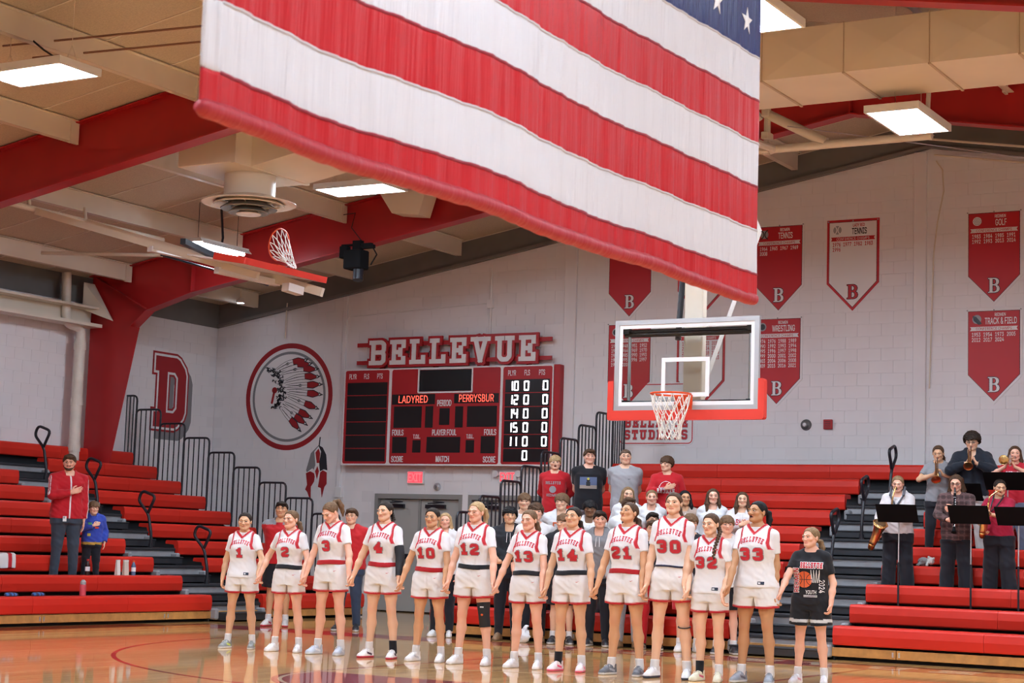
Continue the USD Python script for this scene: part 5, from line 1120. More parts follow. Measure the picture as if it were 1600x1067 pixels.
        V1, F1 = g.net(np.maximum(F, region).astype(np.float32)); x, y, z = V1.T
        nk = np.where(y < .03, (1.402 * s + np.abs(x) * .95) - z, 1.455 * s + .2 * np.abs(x) - z); am = (ax_ + np.maximum(1.30 * s - z, 0) * .35) - np.abs(x)
        C = np.tile(WH, (len(V1), 1)); kk = np.maximum(np.clip((.037 - nk) / .007, 0, 1), np.clip((.026 - am) / .007, 0, 1) * np.clip((z - 1.235 * s) / .008, 0, 1))[:, None]; C = C * (1 - kk) + np.array(RD) * kk
        jp = mk('jersey', (V1, F1), M_cloth, t, smooth=True, cd=C); fm = front_map(V1, F1)
        no = o['num']; g1 = slab(no, .118 * s, .27, 1.10, .27, 0, 1.135 * s, 'c')
        if o.get('shift'): g1 = affinity.translate(g1, o['shift'], 0)
        mk('number_edge', print_on(fm, g1.buffer(.0065, join_style='mitre'), .004), M_numedge, jp); mk('number', print_on(fm, g1, .007), M_num, jp)
        g2 = slab('BELLEVUE', .050 * s, .19, .72, .26, 0, 0, 'c', arcd=.55); b = g2.bounds; g2 = affinity.translate(affinity.scale(g2, .232 * s / (b[2] - b[0]), 1.0, origin=(0, 0)), o.get('shift', 0), 1.310 * s); mk('team_name', print_on(fm, g2, .006, .012), M_num, jp)
        sw_ = sg.Polygon([(0, 0), (.012, -.010), (.042, .006), (.012, -.004)]); mk('brand_mark', print_on(fm, affinity.translate(sw_, -.105 * s, 1.335 * s), .005), M_num, jp)
        if not o.get('tucked', True):
            tg_ = rect(.055 * s, hem + .035, .118 * s, hem + .065); mk('hem_tag', print_on(fm, tg_, .004), mat('tag_navy', (.02, .03, .06), .6), jp); mk('tag_lettering', print_on(fm, rect(.062 * s, hem + .043, .085 * s, hem + .057), .006), M_pw, jp)
    elif kind in ('tee', 'long', 'hoodie', 'jacket'):
        off = {'tee': .014, 'long': .014, 'hoodie': .026, 'jacket': .022}[kind]
        F = g.new(); torso(F, off, zlo=.80); arms(F, off * .9 if kind != 'tee' else off, upto=.66 if kind == 'tee' else 1.93)
        K = [(.80, .172, .120, .0), (.92, .178, .124, .0), (1.05, .162, .118, -.002), (1.2, .160, .118, -.006), (1.32, .158, .110, -.002)] if male or kind != 'tee' else [(.80, .168, .118, .0), (.92, .176, .122, .0), (1.05, .158, .114, -.002), (1.2, .158, .114, -.006), (1.30, .155, .108, -.002)]
        g.loft(F, [(z * s, a * s * wd, b * s * (.3 + .7 * wd), c) for z, a, b, c in K], .03, off * .6, hem, 1.32 * s)
        if kind == 'hoodie':
            g.cone(F, (-.075 * s, .035, 1.455 * s), (.075 * s, .035, 1.455 * s), .045, .045, .03); g.ell(F, (0, .085, 1.40 * s), (.10, .05, .085), .03)
            for q in (-1, 1): g.cone(F, (q * .075 * s, .03, 1.46 * s), (q * .02 * s, -.075 * s, 1.39 * s), .034, .026, .02)
        if kind == 'jacket':
            for q in (-1, 1): g.cone(F, (q * .055 * s, .03, 1.45 * s), (q * .045 * s, -.055, 1.43 * s), .028, .022, .02)
            g.cone(F, (-.055 * s, .04, 1.45 * s), (.055 * s, .04, 1.45 * s), .028, .028, .02)
        F = folds(F, .007 if kind in ('hoodie', 'jacket') else .005)
        nk = np.sqrt((X / (.068 * s)) ** 2 + ((Y + .015) / (.075 * s)) ** 2) - 1; nk = np.maximum(-nk * .06, (1.395 if kind == 'tee' else 1.41) * s - Z + (Y + .05) * .35); 
        hem_cut = np.where(np.abs(X) < .235 * s * wd, hem - Z, -1.)
        cut_neck = np.minimum(nk, 1.)       # negative where cut away
        zt_ = {'tee': 1.462, 'long': 1.466, 'jacket': 1.492, 'hoodie': 1.525}[kind] * s
        cw = (X / ((.066 if kind != 'hoodie' else .058) * s)) ** 2 + ((Y + (.02 if kind != 'hoodie' else .035)) / (.10 * s)) ** 2
        region = np.maximum(hem_cut, np.maximum(np.where(Y < .02, 0, -.02) + Z - zt_, np.where(cw < 1, Z - ((1.425 if kind != 'hoodie' else 1.40) * s + (Y + .05) * .45), -1.)))
        V1, F1 = g.net(np.maximum(F, region).astype(np.float32)); C = np.tile(tc, (len(V1), 1)); x, y, z = V1.T
        if o.get('plaid'):
            C = tc * np.where((np.mod(z, .075) < .022) | (np.mod(x + .3 * y, .075) < .022), 1.9, 1.0)[:, None]; C = C * np.where((np.mod(z + .03, .075) < .008), .4, 1.)[:, None]
        if o.get('stripe'): C[(np.abs(x) < .012) & (y < 0)] = WH
        if o.get('shoulder') is not None: C[(z > 1.385 * s) & (np.abs(x) > .05)] = o['shoulder']
        if kind in ('hoodie', 'jacket') and o.get('rib') is not None: C[(z < hem + .045) & (np.abs(x) < .22 * s)] = o['rib']
        if o.get('sleevestripe'):
            for i in (0, 1):
                for a, b in ((SHO[i], ELB[i]), (ELB[i], WRI[i])):
                    ab = b - a; q = np.clip(((V1 - a) @ ab) / (ab @ ab), 0, 1); cl = a + q[:, None] * ab; dv = V1 - cl; dist = np.linalg.norm(dv, axis=1); out = np.array((-1 if i == 0 else 1, -.5, .4)); out = out / np.linalg.norm(out)
                    al = (dv @ out) / (dist + 1e-6); C[(dist < .085) & (al > .93) & (q > .02)] = WH; C[(dist < .085) & (al > .975) & (al < .99)] = tc
        if o.get('sleeve') is not None:
            for i in (0, 1):
                ab = ELB[i] - SHO[i]; q = ((V1 - SHO[i]) @ ab) / (ab @ ab); C[(q > .12) & (np.abs(x) > sw * .8) & (x * (-1, 1)[i] > 0)] = o['sleeve']
        jp = mk({'tee': 'tee_shirt', 'long': 'long_sleeved_shirt', 'hoodie': 'hooded_sweatshirt', 'jacket': 'jacket'}[kind], (V1, F1), M_cloth, t, smooth=True, cd=C); fm = front_map(V1, F1)
        if kind == 'hoodie' and o.get('cord', 1): mk('drawstring', [tube([(q * .02 * s, -.112 * s - off, 1.37 * s), (q * .024 * s, -.13 * s - off, 1.25 * s)], .004, 5) for q in (-1, 1)], M_pw, jp)
        for poly, m_, lift in (prints or []): mk('print', print_on(fm, affinity.scale(affinity.translate(poly, 0, 0), s, s, origin=(0, 0)), lift), m_, jp)
    # ---- bottom
    bk, bc = bottom[0], np.array(bottom[1], float); bo = bottom[2] if len(bottom) > 2 else {}
    if bk == 'shorts':
        hz = bo.get('hem', .40) * H; F = g.new()
        for i in (0, 1):
            a = HIP[i] + (0, 0, .02 * s); d = (KNE[i] - HIP[i]); d = d / abs(d[2]); b = HIP[i] + d * (HIP[i][2] - hz + .10); g.cone(F, a, b, .104 * s * wd + .006, (.106 * s * wd) + bo.get('flare', .006), .012)
        g.loft(F, [(.82 * s, .165 * s * wd, .118 * s, .006), (.90 * s, .176 * s * wd, .122 * s, .008), (1.0 * s, .148 * s * wd, .108 * s, .003), (1.06 * s, .130 * s * wd, .100 * s, 0)], .03, .012, .80 * s, waist + .005)
        F = folds(F, .005); slant = hz + .10 * np.maximum(np.abs(X) - .10 * s, 0)
        gap = np.maximum(.115 * s + hz - Z, 0) * .17 - np.abs(X); V1, F1 = g.net(np.maximum(np.maximum(F, gap), np.maximum(slant - Z, Z - waist - .005)).astype(np.float32)); x, y, z = V1.T; C = np.tile(bc, (len(V1), 1)); sl_ = hz + .10 * np.maximum(np.abs(x) - .10 * s, 0)
        if bo.get('trim') is not None: kk = np.clip((sl_ + .027 - z) / .007, 0, 1)[:, None]; C = C * (1 - kk) + np.array(bo['trim']) * kk
        if bo.get('band') is not None: C[(z > sl_ + .030) & (z < sl_ + .062)] = bo['band']
        C[np.linalg.norm(np.c_[x, y * .0], axis=1) < -1] = bc
        sp = mk('shorts', (V1, F1), M_cloth, t, smooth=True, cd=C)
        if bo.get('mark', True): sw_ = sg.Polygon([(0, 0), (.012, -.010), (.042, .006), (.012, -.004)]); mk('brand_mark', print_on(front_map(V1, F1), affinity.translate(sw_, .085 * s, waist - .09 * s), .005), M_num, sp)
    else:
        F = g.new(); wl2 = bo.get('wide', 0.)
        for i in (0, 1):
            K_ = KNE[i]; A_ = ANK[i]; g.cone(F, HIP[i], K_, .100 * s * (.3 + .7 * wd) + .01 + wl2 * .3, .062 * s + .012 + wl2, .03); g.cone(F, K_, A_ + (0, .0, .0), .062 * s + .012 + wl2, (.046 if not bo.get('flare') else .07) * s + .008 + wl2, .03)
        g.loft(F, [(.84 * s, .168 * s * wd, .118 * s * wd, .008), (.92 * s, .178 * s * wd, .124 * s * wd, .006), (1.02 * s, .166 * s * wd, .116 * s * wd, 0)], .05, .012, .79 * s, 1.04 * s)
        F = folds(F, .006, (9., 9., 12.)); V1, F1 = g.net(np.maximum(F, np.maximum(.075 * s - Z, Z - min(1.04 * s, hem + .015))).astype(np.float32)); C = np.tile(bc, (len(V1), 1)) * (.9 + .2 * vnoise(V1, 14, seed))[:, None]; x, y, z = V1.T
        if bo.get('side') is not None: C[(np.abs(np.abs(x) - np.interp(z, [ANK[1][2], KNE[1][2], HIP[1][2]], [abs(ANK[1][0]) + .06, abs(KNE[1][0]) + .075, hipx + .095])) < .02) & (z < .8 * s)] = bo['side']
        mk('trousers', (V1, F1), M_cloth, t, smooth=True, cd=C)
    if o.get('belt') is not None:
        F = g.new(); bh_ = o.get('beltw', .045)
        K = [(.84 * s, .170 * s * wd, .118 * s, .006), (.93 * s, .172 * s * wd, .120 * s, .005), (1.0 * s, .146 * s * wd, .108 * s, .003), (1.08 * s, .130 * s * wd, .100 * s, 0)]
        g.loft(F, K, 0., .029, waist - .2, waist + .2); V1, F1 = g.net(np.maximum(F, np.abs(Z - waist - .006 * np.sin(14 * X + ph[4])) - bh_ / 2).astype(np.float32)); mk('waistband', (V1, F1), M_cloth, t, smooth=True, cd=np.tile(o['belt'], (len(V1), 1)))
    # ---- feet
    for i in (0, 1):
        fp = np.array((feet[i][0], feet[i][1], 0.)); rs_ = (.98 if male else .90) * s
        a, b, c = shoe_mesh(fp, toes[i], shoes[0], shoes[1], shoes[2], rs_, .0075 if detail else .010); sh = mk('shoe', (a, b), M_shoe, t, smooth=True, cd=c)
        if detail: mk('laces', laces(fp, toes[i], rs_), mat('lace_white', (.75, .74, .74), .8) if shoes[0][0] > .3 or len(shoes) < 4 else mat('lace_dark', (.03, .03, .03), .8), sh)
        if socks:
            sc_ = socks if isinstance(socks, (tuple, list)) and isinstance(socks[0], str) else (socks, socks); q = sc_[i]; hgt = .05 if q != 'black' else .075
            gs = Grid(ANK[i] - (.08, .08, .06), ANK[i] + (.08, .08, .13), .009); Fs = gs.new(); gs.cone(Fs, ANK[i] - (0, .0, .02), ANK[i] + (KNE[i] - ANK[i]) * ((.085 + hgt) / (KNE[i] - ANK[i])[2]), .042 * s, .043 * s, 0); Zs = gs.box()[2]; v, f = gs.net(np.maximum(Fs, Zs - ANK[i][2] - hgt - .03).astype(np.float32)); mk('sock', (v, f), M_cloth, t, smooth=True, cd=np.tile({'white': (.72, .71, .72), 'black': BK}[q], (len(v), 1)))
    info = dict(SHO=SHO, ELB=ELB, WRI=WRI, KNE=KNE, ANK=ANK, headpos=headpos, s=s, g=g, t=t, fm=fm)
    if extras: extras(info)
    return t
def band_on(info, a, b, q0, q1, ra, rb, m_, name, col):
    """sleeve or brace around a limb"""
    a, b = np.asarray(a), np.asarray(b); p, q = a + (b - a) * q0, a + (b - a) * q1; n = 14
    P = [p + (q - p) * i / n for i in range(n + 1)]; mk(name, tube(P, [ra + (rb - ra) * i / n for i in range(n + 1)], 20), m_, info['t'], smooth=30)

# ---------------------------------------------------------------- the line of players, hand in hand
RB, KB = (.42, .014, .022), (.016, .018, .024)
PL = [  # number, x, height, skin, hair, head(yaw,pitch,roll), tucked, belt, width, shoes, socks, feet spread, extra label
 ('1', -4.51, 1.56, 'olive', ('bun', 'dark'), (8, -2, 0), False, None, 1.00, ((.26, .27, .26), (.75, .75, .73), (.55, .65, .10)), 'white', .15, 'dark hair pulled back, left end of the line'),
 ('2', -3.84, 1.60, 'pink', ('lowpony', 'lbrown'), (-14, 0, 0), True, KB, .97, ((.78, .78, .80), (.76, .76, .78), (.7, .7, .72)), 'white', .15, 'with a wide black waistband'),
 ('3', -3.25, 1.72, 'pink', ('highpony', 'lbrown'), (-18, -30, 0), True, RB, .97, ((.48, .53, .62), (.62, .66, .72), (.7, .72, .76)), 'white', .15, 'looking down at the floor'),
 ('4', -2.55, 1.72, 'fair', ('braid', 'dark'), (-8, 0, 0), True, RB, 1.0, ((.78, .77, .78), (.50, .02, .06), (.05, .02, .05)), ('white', 'black'), .15, 'with a black arm sleeve'),
 ('10', -1.93, 1.66, 'tan', ('bun', 'dark'), (2, 0, 0), True, RB, 1.04, ((.76, .76, .78), (.74, .74, .76), (.5, .5, .54)), 'white', .15, 'with a red waistband, between numbers 4 and 12'),
 ('12', -1.37, 1.74, 'pink', ('pony', 'blond'), (-10, -4, 4), True, KB, 1.06, ((.77, .77, .79), (.75, .75, .77), (.7, .7, .72)), 'white', .17, 'with blond ponytail and black knee brace'),
 ('13', -.71, 1.66, 'pink', ('lowpony', 'lbrown'), (-6, -4, 0), True, KB, .97, ((.77, .77, .79), (.75, .75, .77), (.7, .7, .72)), 'white', .14, 'with eyes closed and light brown hair pulled back'),
 ('14', -.19, 1.70, 'olive', ('lowpony', 'dark'), (-4, 4, 0), True, KB, 1.0, ((.80, .70, .73), (.82, .14, .24), (.85, .08, .18)), ('black', 'white'), .13, 'in pink and white shoes with one black sock'),
 ('21', .45, 1.76, 'tan', ('lowpony', 'brown'), (-16, 14, 0), True, RB, 1.05, ((.12, .13, .15), (.6, .62, .64), (.35, .37, .40)), 'white', .16, 'gazing upwards, in dark gray shoes'),
 ('30', .96, 1.87, 'fair', ('lowpony', 'brown'), (0, 4, 0), True, (.03, .03, .06), .98, ((.76, .77, .80), (.03, .04, .08), (.7, .7, .74)), 'white', .17, 'who is the tallest in the line'),
 ('32', 1.38, 1.66, 'fair', ('frontbraid', 'brown'), (-10, -4, 0), False, None, .95, ((.76, .74, .58), (.74, .70, .60), (.6, .1, .2)), ('black', 'white'), .10, 'with a brown braid over the shoulder'),
 ('33', 1.79, 1.80, 'deep', ('pony', 'black'), (-22, 6, 0), False, None, 1.10, ((.30, .34, .40), (.70, .74, .78), (.1, .1, .14)), 'white', .15, 'with black hair and open mouth, singing'),
]
KX, KY = 2.22, -1.72
HOLD = {}     # where neighbouring hands meet (world)
xs_ = [p[1] for p in PL] + [KX]
HZ = [.775, .77, .775, .77, .77, .765, .745, .745, .80, .81, .775, .80]
for i in range(len(xs_) - 1): HOLD[i] = np.array(((xs_[i] + xs_[i + 1]) / 2, -2.42 if i < 11 else -2.10, HZ[i]))
FYAW = [20, 14, 6, 8, 10, 8, 8, 8, 2, 10, 6, 4]
def to_local(P, pos, yaw):
    d = np.asarray(P, float) - np.asarray(pos, float); a = math.radians(-yaw); return np.array((math.cos(a) * d[0] - math.sin(a) * d[1], math.sin(a) * d[0] + math.cos(a) * d[1], d[2]))
def hold_targets(i, pos, yaw):
    out = []
    for side, k in ((-1, i - 1), (1, i)):
        if k in HOLD:
            w = HOLD[k] + np.array((-side * .028, .012 * side, .085)); L = to_local(w, pos, yaw); out.append((L, ((side * .16, -.10, -1.), (-side * .2, -1. * 0 + .1, 0) if 0 else (side * 1., .0, 0.1), (0, -1, .0))))
        else: out.append((None, None))
    return out
for i, (no, x, H, skin, hair, head, tuck, belt, wd, shoes, socks, sp, lab) in enumerate(PL):
    pos = (x, -2.30 if i < 11 else -2.10, 0.); yaw = FYAW[i]; (hr, dr), (hl, dl) = hold_targets(i, pos, yaw)
    if i == 0: hr, dr = (-.235, -.02, .79), ((0, -.05, -1), (1, 0, 0), (0, -1, 0))
    sz = H
    ex = None
    if no == '4':
        def ex(I): band_on(I, I['SHO'][1], I['ELB'][1], .60, 1.0, .056, .050, mat('sleeve_black', (.012, .012, .016), .7), 'arm_sleeve', 0); band_on(I, I['ELB'][1], I['WRI'][1], -.05, .9, .052, .038, mat('sleeve_black'), 'arm_sleeve', 0)
    if no == '12':
        def ex(I):
            k = I['KNE'][1]; up = (np.array((.09, 0, .9)) - k); up = up / np.linalg.norm(up); dn = I['ANK'][1] - k; dn /= np.linalg.norm(dn)
            P = [k + up * .13, k + up * .07, k, k + dn * .06, k + dn * .13]; mk('knee_brace', tube(P, [.074, .068, .062, .061, .061], 24), mat('sleeve_black'), I['t'], smooth=30)
            mk('knee_patch', trimesh.creation.icosphere(2).apply_scale((.014, .006, .012)).apply_translation(k + (0, -.062, .0)), M_por, I['t']); mk('brace_mark', box(k[0] - .02, k[0] + .02, k[1] - .075, k[1] - .066, k[2] + .075, k[2] + .088), M_pw, I['t'])
    if no == '30':
        def ex(I): k = I['KNE'][1] + (I['ANK'][1] - I['KNE'][1]) * .12; mk('leg_band', tube([k + (.062 * math.cos(a), .062 * math.sin(a) + .004, .012 * math.sin(a)) for a in np.linspace(0, 6.283, 25)[:-1]], .006, 6, True), M_black, I['t'], smooth=True)
    if no == '4b': pass
    person(pos, H, f'person in white jersey number {no}, {lab}', yaw, False, skin, hair, head, ('jersey', WH, dict(num=no, tucked=tuck, belt=belt, beltw=.05 if belt and belt[0] != .03 else .02, waist=.597 if tuck else .60, hem=.518, shift=-.008)),
           ('shorts', (.76, .74, .74), dict(hem=.405, trim=RD, flare=.008)), hr, hl, ((-sp, 0), (sp, 0)), (-14, 10), shoes, socks, 'open' if no == '33' else 'closed', no in ('12', '13', '3'), wd, 1, i, 'players holding hands in a line', None, ex, 42, dr, dl)
# the young person at the right end of the line
def kid_print():
    P = [(slab('BELLEVUE', .062, .2, .7, .16, 0, 0, 'c'), M_pmar, .006)]
    g_ = P[0][0]; b = g_.bounds; g_ = affinity.translate(affinity.scale(g_, .235 / (b[2] - b[0]), 1, origin=(0, 0)), .03, 1.255)
    ball = sg.Point(-.045, 1.13).buffer(.088); ln = shapely.union_all([sg.LineString([(-.133, 1.13), (.043, 1.13)]).buffer(.003), sg.LineString([(-.045, 1.04), (-.045, 1.22)]).buffer(.003), sg.Point(-.13, 1.13).buffer(.06).boundary.buffer(.003).intersection(ball), sg.Point(.04, 1.13).buffer(.06).boundary.buffer(.003).intersection(ball)])
    red = affinity.rotate(affinity.translate(sans('REDMEN', .058, True, .8, 0, 0, 'c'), 0, 0), 90, origin=(0, 0)); red = affinity.translate(red, -.108, 1.12)
    yr = affinity.rotate(sans('2024', .052, True, .8, 0, 0, 'c'), -90, origin=(0, 0)); yr = affinity.translate(yr, .115, 1.06)
    nets = shapely.union_all([sg.LineString([(.03 + .03 * k, 1.235), (.05 + .022 * k, 1.10)]).buffer(.0028) for k in range(4)] + [sg.LineString([(.12 - .03 * k, 1.235), (.10 - .022 * k, 1.10)]).buffer(.0028) for k in range(4)])
    yth = affinity.scale(sans('YOUTH', .04, True, .6, .03, .975, 'c'), 1, 1); bars = shapely.union_all([rect(-.05, .955, .1, .962), rect(-.05, .942, .1, .948)])
    return [(g_.buffer(.006), M_pw, .005), (g_, M_num, .008), (ball, M_por, .006), (ln, M_pk, .009), (red.buffer(.006), M_pw, .010), (red, M_num, .012), (yr, M_pw, .006), (nets, M_pw, .007), (yth, M_pw, .006), (bars, M_pw, .006)]
pos = (KX, KY, 0.); kw = to_local(HOLD[11] + np.array((.03, .012, .085)), pos, 8)
person(pos, 1.55, 'person in black basketball tee shirt and shorts at the right end of the line', 8, False, 'pink', ('lowpony', 'dblond'), (-26, 0, 0), ('tee', BK, dict(hem=.50)), ('shorts', BK, dict(hem=.37, band=(.6, .6, .6), flare=.015, mark=False)), kw, (.215, -.06, .79), ((-.13, 0), (.14, 0)), (-14, 12), ((.72, .70, .74), (.75, .74, .76), (.6, .3, .35)), 'white', wide=1.10, seed=41, prints=kid_print(), curl=55, hdirR=((-.16, -.1, -1), (-1, 0, .1), (0, -1, 0)))

# ---------------------------------------------------------------- spectators
DARKP, JEAN, GRAYP = (.014, .015, .022), (.035, .055, .10), (.17, .17, .19)
BOOT = ((.26, .15, .08), (.12, .08, .05), (.2, .12, .07)); DSH = ((.03, .03, .035), (.5, .5, .5), (.4, .4, .4)); WSH = ((.72, .72, .72), (.7, .7, .7), (.6, .6, .6))
def row_pos(x, k): return (x, 2.6 + .61 * k - .13 if k else 2.40, .2545 * k)
BEH = dict(handR=(-.06, .19, .93), handL=(.06, .20, .93), poleR=(-1, .15, 0), poleL=(1, .15, 0))
def chest(s=1., right=True): return dict(handR=(-.005 * s, -.20 * s, 1.215 * s), poleR=(-.8, -.3, -.6), hdirR=((.95, .05, .35), (.1, 1, 0), (-.3, 0, 1)), curl=14)
CROSS = dict(handR=(.10, -.20, 1.10), handL=(-.10, -.19, 1.06), poleR=(-1, .2, -.5), poleL=(1, .2, -.5), hdirR=((1, .1, .1), (0, 1, 0), (0, 0, 1)), hdirL=((-1, .1, .1), (0, 1, 0), (0, 0, 1)))
def tx(s, h, x, z, c, m, lift=.006, w=None, f=slab, **k):
    g_ = f(s, h, anchor='c', **k); b = g_.bounds
    if w: g_ = affinity.scale(g_, w / (b[2] - b[0]), 1, origin=(0, 0))
    return (affinity.translate(g_, x, z), m, lift)
